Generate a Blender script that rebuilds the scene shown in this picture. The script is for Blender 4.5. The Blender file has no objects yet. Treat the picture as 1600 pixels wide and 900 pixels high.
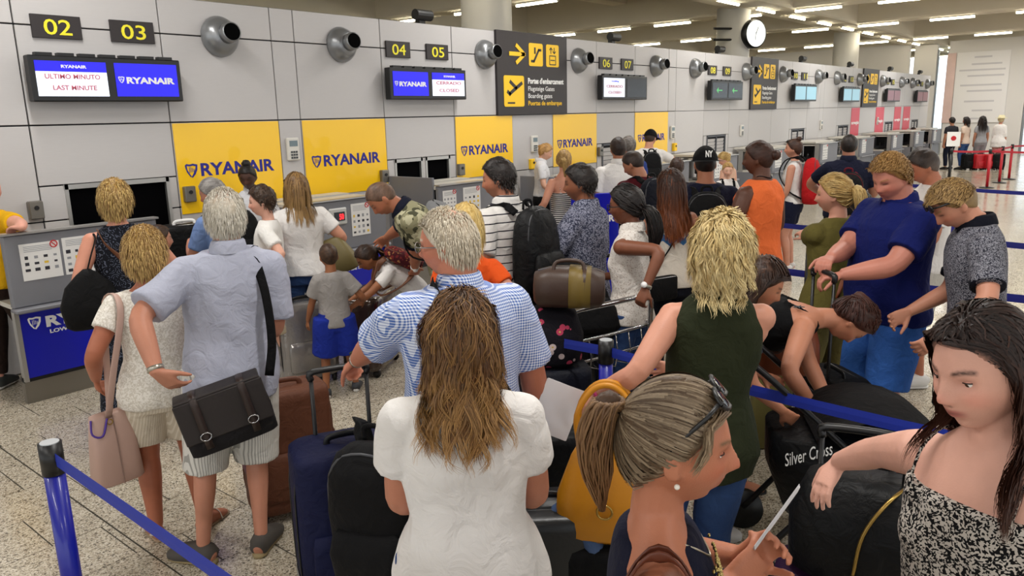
import bpy, bmesh, math, random
import numpy as np
from mathutils import Vector, Matrix, Euler

S = bpy.context.scene
COL = S.collection
# ------------------------------------------------------------------ camera
F, YAW, PITCH, ROLL, CH = 1204.93, 0.8744, 0.2194, -0.024, 2.0316
_fw = np.array([math.sin(YAW)*math.cos(PITCH), math.cos(YAW)*math.cos(PITCH), -math.sin(PITCH)])
_r0 = np.array([math.cos(YAW), -math.sin(YAW), 0.0]); _u0 = np.cross(_r0, _fw)
_rt = math.cos(ROLL)*_r0+math.sin(ROLL)*_u0; _up = -math.sin(ROLL)*_r0+math.cos(ROLL)*_u0
cam = bpy.data.cameras.new('camera'); cam_o = bpy.data.objects.new('camera', cam); COL.objects.link(cam_o)
cam.sensor_width = 36.0; cam.lens = F*36.0/1600.0; cam.clip_start = .05; cam.clip_end = 300
M4 = Matrix.Identity(4)
for i in range(3):
    M4[i][0] = _rt[i]; M4[i][1] = _up[i]; M4[i][2] = -_fw[i]
M4[2][3] = CH
cam_o.matrix_world = M4
cam.dof.use_dof = False
S.camera = cam_o
def ray(px, py): return _fw+(px-800)/F*_rt-(py-450)/F*_up
def at(px, py, z):
    d = ray(px, py); t = (z-CH)/d[2]; return np.array([d[0]*t, d[1]*t, z])
def aty(px, py, y):
    d = ray(px, py); t = y/d[1]; return np.array([d[0]*t, y, CH+d[2]*t])
def atd(px, py, dep):
    d = ray(px, py)*dep; return np.array([d[0], d[1], CH+d[2]])

# ------------------------------------------------------------------ world, lights, exposure
W = bpy.data.worlds.new('world'); S.world = W; W.use_nodes = True
W.node_tree.nodes['Background'].inputs[0].default_value = (0.93, 0.97, 1.0, 1)
W.node_tree.nodes['Background'].inputs[1].default_value = WORLD = 1.7
S.view_settings.view_transform = 'Standard'
S.view_settings.look = 'None'
S.view_settings.exposure = 0.0
S.view_settings.gamma = 1.0
S.view_settings.use_curve_mapping = False
def area(name, loc, rot, sx, sy, power, col=(1, .975, .94)):
    l = bpy.data.lights.new(name, 'AREA'); l.shape = 'RECTANGLE'; l.size = sx; l.size_y = sy; l.energy = power; l.color = col
    o = bpy.data.objects.new(name, l); COL.objects.link(o); o.location = loc; o.rotation_euler = rot; return o
# area lights without fittings, added to boost the light of the ceiling tubes
for bx in (-3.0, 2.2, 8.0, 14.5, 21.0, 28.0, 35.0):
    for by in (-4.0, 1.2, 5.2):
        area('added_ceiling_light', (bx, by, 4.5), (0, 0, 0), .25, 2.4, 98)

# ------------------------------------------------------------------ helpers
rng = np.random.default_rng(7)
random.seed(5)
def C(h, a=1.0):
    h = h.lstrip('#'); v = [int(h[i:i+2], 16)/255 for i in (0, 2, 4)]
    return tuple((c/12.92 if c <= .04045 else ((c+.055)/1.055)**2.4) for c in v)+(a,)
MATS = {}
def nt(name):
    m = bpy.data.materials.new(name); m.use_nodes = True
    t = m.node_tree; return m, t, t.nodes['Principled BSDF']
def mat(name, hexc, rough=.6, metal=0.0, spec=.5, emit=0.0, bump=0.0, bscale=60, var=0.0, vscale=8, coat=0.0, alpha=1.0):
    """plain procedural material: colour with a little noise variation and optional fine bump"""
    if name in MATS: return MATS[name]
    m, t, b = nt(name); c = C(hexc)
    b.inputs['Base Color'].default_value = c; b.inputs['Roughness'].default_value = rough
    b.inputs['Metallic'].default_value = metal; b.inputs['Specular IOR Level'].default_value = spec
    b.inputs['Coat Weight'].default_value = coat; b.inputs['Alpha'].default_value = alpha
    if emit:
        b.inputs['Emission Color'].default_value = c; b.inputs['Emission Strength'].default_value = emit
    if var or bump:
        tc = t.nodes.new('ShaderNodeTexCoord')
    if var:
        n = t.nodes.new('ShaderNodeTexNoise'); n.inputs['Scale'].default_value = vscale; n.inputs['Detail'].default_value = 4
        t.links.new(tc.outputs['Object'], n.inputs['Vector'])
        r = t.nodes.new('ShaderNodeMapRange'); r.inputs[3].default_value = 1-var; r.inputs[4].default_value = 1+var
        t.links.new(n.outputs['Fac'], r.inputs[0])
        mx = t.nodes.new('ShaderNodeMix'); mx.data_type = 'RGBA'; mx.blend_type = 'MULTIPLY'; mx.inputs[0].default_value = 1
        mx.inputs[6].default_value = c; t.links.new(r.outputs[0], mx.inputs[7]); t.links.new(mx.outputs[2], b.inputs['Base Color'])
    if bump:
        n2 = t.nodes.new('ShaderNodeTexNoise'); n2.inputs['Scale'].default_value = bscale; n2.inputs['Detail'].default_value = 3
        t.links.new(tc.outputs['Object'], n2.inputs['Vector'])
        bp = t.nodes.new('ShaderNodeBump'); bp.inputs['Strength'].default_value = bump; bp.inputs['Distance'].default_value = .01
        t.links.new(n2.outputs['Fac'], bp.inputs['Height']); t.links.new(bp.outputs[0], b.inputs['Normal'])
    MATS[name] = m; return m

class MB:
    """collects shapes into one mesh"""
    def __init__(s): s.v = []; s.f = []; s.m = []; s.n = 0
    def add(s, v, f, mi=0):
        v = np.asarray(v, float).reshape(-1, 3)
        s.v.append(v); s.f += [tuple(int(i)+s.n for i in q) for q in f]; s.m += [mi]*len(f); s.n += len(v); return s
    def box(s, c, d, R=None, mi=0, bev=0.0):
        c = np.asarray(c, float); h = np.asarray(d, float)/2
        if bev <= 0:
            v = np.array([(x, y, z) for z in (-1, 1) for y in (-1, 1) for x in (-1, 1)], float)*h
            f = [(0, 2, 3, 1), (4, 5, 7, 6), (0, 1, 5, 4), (2, 6, 7, 3), (0, 4, 6, 2), (1, 3, 7, 5)]
        else:
            b = min(bev, h.min()*.99); v = []; idx = {}
            for sx in (-1, 1):
                for sy in (-1, 1):
                    for sz in (-1, 1):
                        for ax in range(3):
                            q = np.array([sx, sy, sz])*h
                            for k in range(3):
                                if k != ax: q[k] -= np.array([sx, sy, sz])[k]*b
                            idx[(sx, sy, sz, ax)] = len(v); v.append(q)
            f = []
            for ax in range(3):
                o = [k for k in range(3) if k != ax]
                for sg in (-1, 1):
                    cs = []
                    for a, bb in ((-1, -1), (1, -1), (1, 1), (-1, 1)):
                        t = [0, 0, 0]; t[ax] = sg; t[o[0]] = a; t[o[1]] = bb; cs.append(idx[(*t, ax)])
                    fl = sg > 0
                    if ax == 1: fl = not fl
                    f.append(tuple(cs if fl else cs[::-1]))
                for a in (-1, 1):
                    for bb in (-1, 1):
                        def k_(s0, axx):
                            t = [0, 0, 0]; t[ax] = s0; t[o[0]] = a; t[o[1]] = bb; return idx[(*t, axx)]
                        f.append((k_(-1, o[0]), k_(1, o[0]), k_(1, o[1]), k_(-1, o[1])))
            for sx in (-1, 1):
                for sy in (-1, 1):
                    for sz in (-1, 1): f.append(tuple(idx[(sx, sy, sz, a)] for a in range(3)))
            v = np.array(v)
        if R is not None: v = v@np.asarray(R).T
        return s.add(v+c, f, mi)
    def tube(s, pts, rad, n=10, ref=None, sub=1, mi=0, caps=True, power=2.0):
        """loft of (elliptic or squircle) rings along a path"""
        pts = np.asarray(pts, float); rad = np.array([(r, r) if np.isscalar(r) else r for r in rad], float)
        if sub > 1: pts, rad = crom(pts, sub), crom(rad, sub)
        k = len(pts); T = np.zeros_like(pts); T[1:-1] = pts[2:]-pts[:-2]; T[0] = pts[1]-pts[0]; T[-1] = pts[-1]-pts[-2]
        T /= np.linalg.norm(T, axis=1)[:, None]+1e-12
        if ref is None:
            ref = np.array([0, 1, 0.]) if abs(T[:, 1]).max() < .9 else (np.array([1, 0, 0.]) if abs(T[:, 0]).max() < .9 else np.array([0, 0, 1.]))
        ref = np.asarray(ref, float); fixed = ref.ndim == 2
        A = np.linspace(0, 2*np.pi, n, endpoint=False)
        ca = np.sign(np.cos(A))*abs(np.cos(A))**(2/power); sa = np.sign(np.sin(A))*abs(np.sin(A))**(2/power)
        b = None; V = []
        for i in range(k):
            r = ref[i] if fixed else (ref if b is None else b)
            bb = r-T[i]*np.dot(r, T[i]); nb = np.linalg.norm(bb)
            bb = bb/nb if nb > 1e-6 else b
            b = bb; a = np.cross(b, T[i])
            V.append(pts[i]+rad[i, 0]*ca[:, None]*a+rad[i, 1]*sa[:, None]*b)
        V = np.concatenate(V); f = []
        for i in range(k-1):
            for j in range(n):
                j2 = (j+1) % n; f.append((i*n+j, i*n+j2, (i+1)*n+j2, (i+1)*n+j))
        if caps:
            f.append(tuple(range(n-1, -1, -1))); f.append(tuple(range((k-1)*n, k*n)))
        return s.add(V, f, mi)
    def ell(s, c, r, R=None, nu=14, nv=9, mi=0):
        th = np.linspace(0, np.pi, nv+1)[1:-1]; ph = np.linspace(0, 2*np.pi, nu, endpoint=False)
        v = [(0, 0, 1)]+[(math.sin(t)*math.cos(p), math.sin(t)*math.sin(p), math.cos(t)) for t in th for p in ph]+[(0, 0, -1)]
        f = [(0, 1+j, 1+(j+1) % nu) for j in range(nu)]
        for i in range(len(th)-1):
            for j in range(nu): f.append((1+i*nu+j, 1+(i+1)*nu+j, 1+(i+1)*nu+(j+1) % nu, 1+i*nu+(j+1) % nu))
        e = 1+(len(th)-1)*nu; f += [(e+(j+1) % nu, e+j, len(v)-1) for j in range(nu)]
        v = np.array(v)*np.asarray(r, float)
        if R is not None: v = v@np.asarray(R).T
        return s.add(v+np.asarray(c, float), f, mi)
    def prism(s, poly, axis_pts, mi=0):
        """extrude a 2D polygon: axis_pts = (origin, ex, ey, ez) with thickness along ez"""
        o, ex, ey, ez = [np.asarray(q, float) for q in axis_pts]; n = len(poly)
        a = np.array([o+ex*x+ey*y for x, y in poly]); v = np.concatenate([a, a+ez])
        f = [tuple(range(n-1, -1, -1)), tuple(range(n, 2*n))]+[(i, (i+1) % n, n+(i+1) % n, n+i) for i in range(n)]
        return s.add(v, f, mi)
    def arrays(s): return np.concatenate(s.v), s.f
    def mesh(s, name, mats, smooth=False):
        me = bpy.data.meshes.new(name); me.from_pydata(np.concatenate(s.v).tolist(), [], s.f)
        for m in (mats if isinstance(mats, (list, tuple)) else [mats]): me.materials.append(m)
        if any(s.m): me.polygons.foreach_set('material_index', s.m)
        if smooth: me.polygons.foreach_set('use_smooth', [True]*len(s.f))
        return me
    def build(s, name, mats, parent=None, smooth=False, **tags):
        return link(name, s.mesh(name, mats, smooth), parent, **tags)
def crom(P, sub):
    P = np.asarray(P, float); Q = np.concatenate([[2*P[0]-P[1]], P, [2*P[-1]-P[-2]]]); out = []
    for i in range(1, len(Q)-2):
        p0, p1, p2, p3 = Q[i-1:i+3]
        for t in np.arange(sub)/sub:
            out.append(.5*((2*p1)+(-p0+p2)*t+(2*p0-5*p1+4*p2-p3)*t*t+(-p0+3*p1-3*p2+p3)*t**3))
    out.append(P[-1]); return np.array(out)
def link(name, data, parent=None, loc=None, rot=None, **tags):
    o = bpy.data.objects.new(name, data); COL.objects.link(o)
    if parent is not None: o.parent = parent
    if loc is not None: o.location = loc
    if rot is not None: o.rotation_euler = rot
    for k, v in tags.items(): o[k] = v
    return o
def thing(name, label, cat, loc=(0, 0, 0), rz=0.0, group=None):
    o = bpy.data.objects.new(name, None); COL.objects.link(o); o.empty_display_size = .1
    o.location = loc; o.rotation_euler = (0, 0, rz); o['label'] = label; o['category'] = cat
    if group: o['group'] = group
    return o
def tags(label, cat, group=None):
    d = dict(label=label, category=cat)
    if group: d['group'] = group
    return d
FITS = []
def text(body, m, parent, loc, rot, w=None, h=None, size=.1, bold=0.0, ext=.001, align='LEFT', name='lettering', shear=0.0):
    cu = bpy.data.curves.new(name, 'FONT'); cu.body = body; cu.size = size; cu.extrude = ext; cu.offset = bold*size
    cu.align_x = align; cu.align_y = 'BOTTOM_BASELINE'; cu.shear = shear; cu.materials.append(m); cu.resolution_u = 3
    o = link(name, cu, parent, loc, rot)
    if w: FITS.append((o, w, h))
    return o
def fit_texts():
    global NEWT
    bpy.context.view_layer.update()
    for o, w, h in FITS:
        d = o.dimensions
        o.scale = (w/max(d.x, 1e-6), (h/max(d.y, 1e-6)) if h else w/max(d.x, 1e-6), 1)
    dg = bpy.context.evaluated_depsgraph_get(); dg.update()
    for o, w, h in FITS:      # lettering becomes plain mesh
        me = bpy.data.meshes.new_from_object(o.evaluated_get(dg)); nm = o.name.split('.')[0]; par, loc, rot, sc, cu = o.parent, o.location.copy(), o.rotation_euler.copy(), o.scale.copy(), o.data
        bpy.data.objects.remove(o); bpy.data.curves.remove(cu); n = link(nm, me, par, loc, rot); n.scale = sc; n['kind'] = 'stuff'
def rot3(ax, ang):
    return np.array(Matrix.Rotation(ang, 3, ax))
def sstep(x, a, b):
    t = np.clip((x-a)/(b-a), 0, 1); return t*t*(3-2*t)
FACE_N = (math.pi/2, 0, 0)      # text upright, facing -y (towards the hall)
# ================================================================== THE SETTING
D = 7.188            # front face of the check-in wall
ZT, Z1, Z2, Z3, Z4 = 3.174, 2.845, 2.047, 1.545, 1.25
def terrazzo():
    m, t, b = nt('terrazzo'); N = t.nodes; L = t.links
    tc = N.new('ShaderNodeNewGeometry')
    v1 = N.new('ShaderNodeTexVoronoi'); v1.inputs['Scale'].default_value = 120
    v2 = N.new('ShaderNodeTexVoronoi'); v2.inputs['Scale'].default_value = 190
    n1 = N.new('ShaderNodeTexNoise'); n1.inputs['Scale'].default_value = 2.2; n1.inputs['Detail'].default_value = 5
    n0 = N.new('ShaderNodeTexNoise'); n0.inputs['Scale'].default_value = 120; n0.inputs['Detail'].default_value = 2
    for q in (v1, v2, n1, n0): L.new(tc.outputs['Position'], q.inputs['Vector'])
    r1 = N.new('ShaderNodeValToRGB'); e = r1.color_ramp.elements
    e[0].position = 0; e[0].color = C('#6a6358'); e[1].position = 1; e[1].color = C('#d6cfc0')
    for pos, c in ((.08, '#7a7265'), (.14, '#a89d8a'), (.5, '#bdb3a0'), (.8, '#c9c0ae')):
        q = e.new(pos); q.color = C(c)
    sx = N.new('ShaderNodeSeparateColor'); L.new(v1.outputs['Color'], sx.inputs[0]); L.new(sx.outputs[0], r1.inputs[0])
    r2 = N.new('ShaderNodeValToRGB'); e = r2.color_ramp.elements
    e[0].position = .14; e[0].color = (.45, .43, .4, 1); e[1].position = .22; e[1].color = (1, 1, 1, 1)
    sx2 = N.new('ShaderNodeSeparateColor'); L.new(v2.outputs['Color'], sx2.inputs[0]); L.new(sx2.outputs[1], r2.inputs[0])
    mx = N.new('ShaderNodeMix'); mx.data_type = 'RGBA'; mx.blend_type = 'MULTIPLY'; mx.inputs[0].default_value = 1
    L.new(r1.outputs[0], mx.inputs[6]); L.new(r2.outputs[0], mx.inputs[7])
    mr = N.new('ShaderNodeMapRange'); mr.inputs[3].default_value = .86; mr.inputs[4].default_value = 1.16; L.new(n1.outputs['Fac'], mr.inputs[0])
    m2 = N.new('ShaderNodeMix'); m2.data_type = 'RGBA'; m2.blend_type = 'MULTIPLY'; m2.inputs[0].default_value = 1
    L.new(mx.outputs[2], m2.inputs[6]); L.new(mr.outputs[0], m2.inputs[7])
    L.new(m2.outputs[2], b.inputs['Base Color'])
    rr = N.new('ShaderNodeMapRange'); rr.inputs[3].default_value = .10; rr.inputs[4].default_value = .22; L.new(n1.outputs['Fac'], rr.inputs[0])
    L.new(rr.outputs[0], b.inputs['Roughness'])
    b.inputs['Specular IOR Level'].default_value = .6
    MATS['terrazzo'] = m; return m
TERR = terrazzo()
def panel_mat():
    m, t, b = nt('panel'); N = t.nodes; L = t.links
    tc = N.new('ShaderNodeTexCoord'); oi = N.new('ShaderNodeObjectInfo')
    mp = N.new('ShaderNodeMapping'); mp.inputs['Scale'].default_value = (1, 1, 14); L.new(tc.outputs['Object'], mp.inputs[0])
    n = N.new('ShaderNodeTexNoise'); n.inputs['Scale'].default_value = 9; n.inputs['Detail'].default_value = 4; L.new(mp.outputs[0], n.inputs['Vector'])
    mr = N.new('ShaderNodeMapRange'); mr.inputs[3].default_value = .955; mr.inputs[4].default_value = 1.03; L.new(n.outputs['Fac'], mr.inputs[0])
    r2 = N.new('ShaderNodeMapRange'); r2.inputs[3].default_value = .97; r2.inputs[4].default_value = 1.03; L.new(oi.outputs['Random'], r2.inputs[0])
    mu = N.new('ShaderNodeMath'); mu.operation = 'MULTIPLY'; L.new(mr.outputs[0], mu.inputs[0]); L.new(r2.outputs[0], mu.inputs[1])
    mx = N.new('ShaderNodeMix'); mx.data_type = 'RGBA'; mx.blend_type = 'MULTIPLY'; mx.inputs[0].default_value = 1
    mx.inputs[6].default_value = C('#bdbab9'); L.new(mu.outputs[0], mx.inputs[7]); L.new(mx.outputs[2], b.inputs['Base Color'])
    b.inputs['Roughness'].default_value = .42; b.inputs['Specular IOR Level'].default_value = .35
    return m
PANEL = panel_mat()
DARK = mat('joint_dark', '#16161a', .8)
BLACK = mat('black_plastic', '#0d0d0f', .4)
GREYDESK = mat('grey_desk', '#75767c', .5, var=.04)
GREYDESK2 = mat('grey_desk_dark', '#4a4c52', .5)
ALU = mat('aluminium', '#b9b8b4', .35, .8)
ALU2 = mat('brushed_plinth', '#8f8b83', .4, .85, var=.1, vscale=4)
RYBLUE = mat('airline_blue', '#0713a8', .35)
YEL = mat('airline_yellow', '#f9c60a', .3, spec=.5, coat=.3)
NAVYINK = mat('navy_ink', '#1a1a86', .5)
WHITE = mat('white_print', '#f0f0ee', .5)
SIGNBLK = mat('sign_black', '#2a2425', .5)
SIGNYEL = mat('sign_yellow', '#f5c518', .5)
NUMYEL = mat('number_yellow', '#f1e52c', .5)
PRED = mat('print_red', '#c01822', .5)
SCRBLUE = mat('screen_blue', '#1a10d8', .3, emit=.55)
SCRWHITE = mat('screen_white', '#e9f0ff', .3, emit=.5)
SCRPINK = mat('screen_text', '#b05262', .3, emit=.2)
SCRDARK = mat('screen_off', '#17181d', .2)
SCRTEAL = mat('screen_teal', '#7fa9b8', .3, emit=.6)
SCRMAROON = mat('screen_maroon', '#6e3d46', .3, emit=.4)

# floor: slab, grout bed, single slabs near the camera
fl = MB(); fl.box((22, 7, -.104), (86, 50, .2)); floor = fl.build('floor', TERR, kind='structure')
TX0, TX1, TY0, TY1 = .25, 5.05, .4, 6.4
g = MB(); g.box(((TX0+TX1)/2, (TY0+TY1)/2, -.0035), (TX1-TX0, TY1-TY0, .001)); g.build('grout', mat('grout', '#3a352c', .8), floor)
tm = MB(); tm.box((0, 0, -.0015), (.597, .397, .003)); tile_me = tm.mesh('tile', TERR)
rowi = 0; y = TY0
while y < TY1-.01:
    off = (rowi*.23) % .6
    x = TX0-off
    while x < TX1:
        a, b_ = max(x, TX0), min(x+.6, TX1)
        for a2, b2 in (((a, min(b_, 1.45)), (max(a, 1.45), b_)) if a < 1.45 < b_ else ((a, b_),)):
            if b2-a2 > .03:
                o = link('tile', tile_me, floor, loc=((a2+b2)/2, y+.2, 0)); o.scale = ((b2-a2-(.010 if abs(a2-1.45) < .01 or abs(b2-1.45) < .01 else .004))/.597, .9965, 1)
        x += .6
    y += .4; rowi += 1

# the check-in wall
wb = MB(); wb.box((15.6, D+.09, ZT/2), (37.2, .12, ZT)); wall = wb.build('wall_back', DARK, kind='structure')
JX = [-3.0, -1.9, -.7, .3, 1.26, 2.46, 3.66, 4.83, 5.11, 6.30, 7.50, 8.69, 9.65, 10.86, 12.06, 13.27, 13.56, 14.76, 15.96, 17.0, 18.3, 19.5, 20.7, 21.65, 21.95, 23.15, 24.35, 25.3, 26.9, 28.05, 29.2, 30.15, 30.4, 31.6, 32.8, 34.15]
WIN = {2.46: [(2.67, 3.56)], 6.30: [(6.43, 6.87), (6.95, 7.37)]}
SHUT = (10.86, 14.76, 19.5, 23.15, 28.05, 31.6)
def panel(x0, x1, z0, z1, m=None):
    g_ = .012 if x1 < 14 else .008
    q = MB(); q.box((0, 0, 0), (x1-x0-g_, .026, z1-z0-g_), bev=.003)
    return link('panel', q.mesh('panel', m or PANEL), wall, loc=((x0+x1)/2, D+.013, (z0+z1)/2))
for x0, x1 in zip(JX[:-1], JX[1:]):
    panel(x0, x1, Z1, ZT); panel(x0, x1, Z2, Z1)
    if x0 in WIN:
        panel(x0, x1, Z3, Z2); ws = WIN[x0]; e = [x0]+[v for w in ws for v in w]+[x1]
        for a, b_ in zip(e[0::2], e[1::2]):
            if b_-a > .06: panel(a, b_, Z4, Z3); panel(a, b_, .62, Z4)
            else: panel(a, b_, .62, Z3)
        panel(x0, x1, 0, .62)
        q = MB()
        for a, b_ in ws:
            q.box(((a+b_)/2, D+.02, Z3-.02), (b_-a+.04, .06, .04)); q.box(((a+b_)/2, D+.02, .64), (b_-a+.04, .06, .04))
            for xx in (a, b_): q.box((xx, D+.02, (Z3+.62)/2), (.03, .06, Z3-.62))
        q.build('hatch_frame', ALU, wall)
        q = MB()
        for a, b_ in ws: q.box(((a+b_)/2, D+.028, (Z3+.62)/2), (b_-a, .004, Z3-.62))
        q.build('hatch_dark_sheet', mat('hatch_black', '#020203', .9, spec=.05), wall)  # near-black sheet stands in for the shade inside the open hatch
    elif x0 in SHUT:
        panel(x0, x1, Z3, Z2); panel(x0, x1, 0, .62)
        xm = (x0+x1)/2
        for a, b_ in ((x0+.02, xm-.43), (xm+.43, x1-.02)): panel(a, b_, .62, Z3)
        fr = MB()
        for a in (xm-.43, xm, xm+.43): fr.box((a, D+.01, (Z3+.62)/2), (.03, .05, Z3-.62))
        fr.box((xm, D+.01, Z3-.02), (.88, .05, .03)); fr.build('shutter_frame', GREYDESK2, wall)
        sl = MB(); sl.box((0, 0, 0), (.8, .012, .062)); slm = sl.mesh('slat', PANEL)
        for k in range(12): link('slat', slm, wall, loc=(xm, D+.02, .67+.07*k), rot=(.2, 0, 0))
    else:
        panel(x0, x1, Z4, Z2); panel(x0, x1, .62, Z4); panel(x0, x1, 0, .62)
# small boxes (camera housings) on top of the wall
for i, X in enumerate((7.05, 11.45, 15.5, 20.3, 24.2, 28.5, 32.6)):
    q = MB(); q.box((0, 0, .03), (.1, .08, .06)); q.tube([(-.13, -.05, .1), (.13, -.05, .1)], [.065, .065], 14)
    q.build('wall_top_camera', BLACK, None, **tags('small black camera housing on the wall top above desk pair %s' % ['zero four and zero five', 'zero six and zero seven', 'zero eight and zero nine', 'one zero and one one', 'one two and one three', 'one four and one five', 'one six and one seven'][i], 'camera', 'camera housings on the wall')).location = (X, D+.09, ZT)
# ceiling slab, beams, columns, end wall
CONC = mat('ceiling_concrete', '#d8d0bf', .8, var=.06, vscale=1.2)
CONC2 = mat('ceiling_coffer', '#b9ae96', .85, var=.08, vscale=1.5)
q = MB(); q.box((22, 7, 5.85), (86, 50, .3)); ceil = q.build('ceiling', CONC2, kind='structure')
BX = [-4.5, 2.2, 8.6, 15.2, 21.85, 27.5, 34.8, 41.2, 48.0]
for X in BX:
    q = MB(); q.box((X, 7, 5.2), (.85, 50, 1.05), bev=.05); q.build('beam', CONC, ceil)
for Y in (-9.5, -.6, 8.6, 17.6, 26.5):
    q = MB(); q.box((22, Y, 5.17), (86, 1.25, 1.04), bev=.05); q.build('beam', CONC, ceil)
for X in BX[:-1]:   # secondary ribs and dark services in the coffers
    for Y in (3.6, 13.0):
        q = MB(); q.box((X+3.1, Y, 5.45), (5.2, .5, .5)); q.build('rib', CONC, ceil)
    q = MB(); q.box((X+3.2, 10.9, 5.55), (5.4, .06, .06)); q.box((X+3.2, 5.6, 5.55), (5.4, .06, .06)); q.build('duct', DARK, ceil)
COLM = mat('column_cladding', '#c3c1bd', .45, var=.03)
for i, X in enumerate((10.55, 20.6, 30.3)):
    q = MB(); q.tube([(0, 0, 0), (0, 0, 4.7)], [.44, .44], 32); q.tube([(0, 0, 0), (0, 0, .12)], [.455, .455], 32)
    q.tube([(0, 0, 3.4), (0, 0, 3.415)], [.443, .443], 32, mi=1)
    q.build('column', [COLM, DARK], None, True, kind='structure').location = (X, 9.25, 0)
q = MB(); q.box((22, 27, 2.5), (86, .3, 5)); q.build('wall_far', mat('wall_far_paint', '#c9bd96', .8, var=.1, vscale=.4), kind='structure')
# end wall with glazing
WHITEW = mat('end_wall_white', '#d8d5d2', .7, var=.04, vscale=.7)
XE = 38.5
q = MB()
q.box((XE, 8.35, 2.3), (.25, .9, 4.6)); q.box((XE, 6.0, 2.35), (.25, 2.9, 4.7)); q.box((XE, 12.5, 3.9), (.25, 7, 1.6)); q.box((XE, -6.5, 4.3), (.25, 22, .7))
q.build('wall_end', WHITEW, kind='structure')
GLM = mat('glazing_frame', '#8e9499', .4, .5)
q = MB()
for yy in (4.5, 2.3, .1, -2.2, -4.4, -6.6, -8.8, 7.46, 7.88): q.box((XE, yy, 2.2), (.1, .08, 4.4))
for zz in (.05, 2.3, 4.0): q.box((XE, -2.2, zz), (.1, 13.4, .07))
q.build('trim_1', GLM, kind='structure')
def glass():
    m, t, b = nt('pane_glass'); b.inputs['Base Color'].default_value = (.9, .97, 1, 1); b.inputs['Roughness'].default_value = .02
    b.inputs['Transmission Weight'].default_value = 1; b.inputs['IOR'].default_value = 1.02; return m
q = MB(); q.box((XE, 7.67, 2.3), (.01, .4, 4.4)); q.build('window_1', glass(), kind='structure')
q = MB(); q.box((XE, -2.2, 2.2), (.01, 13.3, 4.3)); q.build('window_2', glass(), kind='structure')
# big banner on the end wall
ban = thing('wall_banner', 'huge pale printed banner with grey lines of text on the far end wall', 'banner', (XE-.16, 6.15, 2.75))
q = MB(); q.box((0, 0, 0), (.03, 1.95, 2.9)); q.build('sheet', mat('banner_white', '#e6e4e4', .6), ban)
q = MB(); q.box((0, 1.17, 0), (.03, .34, 2.9)); q.build('pink_strip', mat('banner_pink', '#d9bdb7', .6, var=.2, vscale=1.5), ban)
for i, (zz, w_) in enumerate(((1.3, 1.1), (1.0, 1.9), (.75, 2.9), (.5, 2.3), (.1, 2.6), (-.15, 2.2), (-.6, 1.9), (-1.0, 1.3), (-1.35, .9))):
    q = MB(); q.box((-.018, -.15 if i % 2 else 0, zz*.95), (.004, w_*.58, .07)); q.build('print_line', mat('banner_grey', '#c6c4c8', .6), ban)
ex = thing('exit_sign', 'yellow and black overhead arrow sign by the far glass doors', 'sign', (31, 2.55, 2.35))
q = MB(); q.box((0, 0, 0), (.08, 1.5, .3)); q.build('sign_board', SIGNBLK, ex)
q = MB(); q.box((-.045, .35, 0), (.004, .34, .2)); q.build('arrow_field', SIGNYEL, ex)
for yy in (-.6, .6): q = MB(); q.tube([(0, yy, .15), (0, yy, 1.8)], [.02]*2, 6); q.build('hanger', ALU, ex)

# ------------------------------------------------------------------ ceiling tubes
TUBE = mat('tube_light', '#fff6dc', .4, emit=22.0)
HOUS = mat('tube_housing', '#d9d5c8', .5)
ty = MB(); ty.tube([(0, -.6, 0), (0, .6, 0)], [.03, .03], 8); ty_me = ty.mesh('tube', TUBE)
tyh = MB(); tyh.box((0, 0, .05), (.09, 1.24, .05)); tyh.box((0, -.61, .03), (.05, .02, .1)); tyh.box((0, .61, .03), (.05, .02, .1)); tyh_me = tyh.mesh('housing', HOUS)
ROWN = ['first', 'second', 'third', 'fourth', 'fifth', 'sixth', 'seventh', 'eighth', 'ninth']
def lamp(X, Y, along_x, lab):
    o = thing('tube_lamp', lab, 'lamp', (X, Y, 4.61), math.pi/2 if along_x else 0, 'fluorescent tubes on the ceiling beams')
    link('tube', ty_me, o); link('housing', tyh_me, o)
for bi, X in enumerate(BX):
    if X < 5: ys = (9.6, 11.75, 13.8, 15.9)
    elif X < 10: ys = (9.6, 11.75, 13.8, 15.9, 18)
    else: ys = (-1.2, .9, 3.1, 5.35, 7.45, 9.6, 11.75, 13.8, 15.9, 18, 20.1)
    for k, Y in enumerate(ys):
        lamp(X, Y, False, 'fluorescent tube across the hall, %s from camera side on the %s ceiling beam' % (['first', 'second', 'third', 'fourth', 'fifth', 'sixth', 'seventh', 'eighth', 'ninth', 'tenth', 'eleventh'][k], ROWN[bi]))
ORD = ['first', 'second', 'third', 'fourth', 'fifth', 'sixth', 'seventh', 'eighth', 'ninth', 'tenth', 'eleventh', 'twelfth', 'thirteenth', 'fourteenth', 'fifteenth', 'sixteenth', 'seventeenth', 'eighteenth']
k = 0
for X in np.arange(9.4, 47, 2.33):
    lamp(X, 8.56, True, 'short ceiling tube running along the hall above the wall, %s lamp of its line' % ORD[k])
    if X < 30: lamp(X, 17.6, True, 'ceiling tube running along the far beam behind the wall, %s lamp of its line' % ORD[k])
    k += 1

# clock on two arms from the middle column
ck = thing('clock', 'round white illuminated wall clock in a black rim on two rods', 'clock', tuple(aty(1176, 53, 8.72)), math.radians(-22))
q = MB(); q.tube([(0, -.12, 0), (0, .12, 0)], [.37, .37], 40); q.build('rim', BLACK, ck, True)
q = MB(); q.tube([(0, -.13, 0), (0, -.12, 0)], [.335, .335], 40); q.build('clock_face', mat('clock_white', '#f4f6f4', .3, emit=.85), ck)
q = MB(); q.box((.03, -.133, .08), (.02, .005, .2), rot3('Y', .4)); q.box((-.02, -.133, -.08), (.015, .005, .24), rot3('Y', .1)); q.build('clock_hand', mat('clock_hand', '#9aa0a0', .5), ck)

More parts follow.
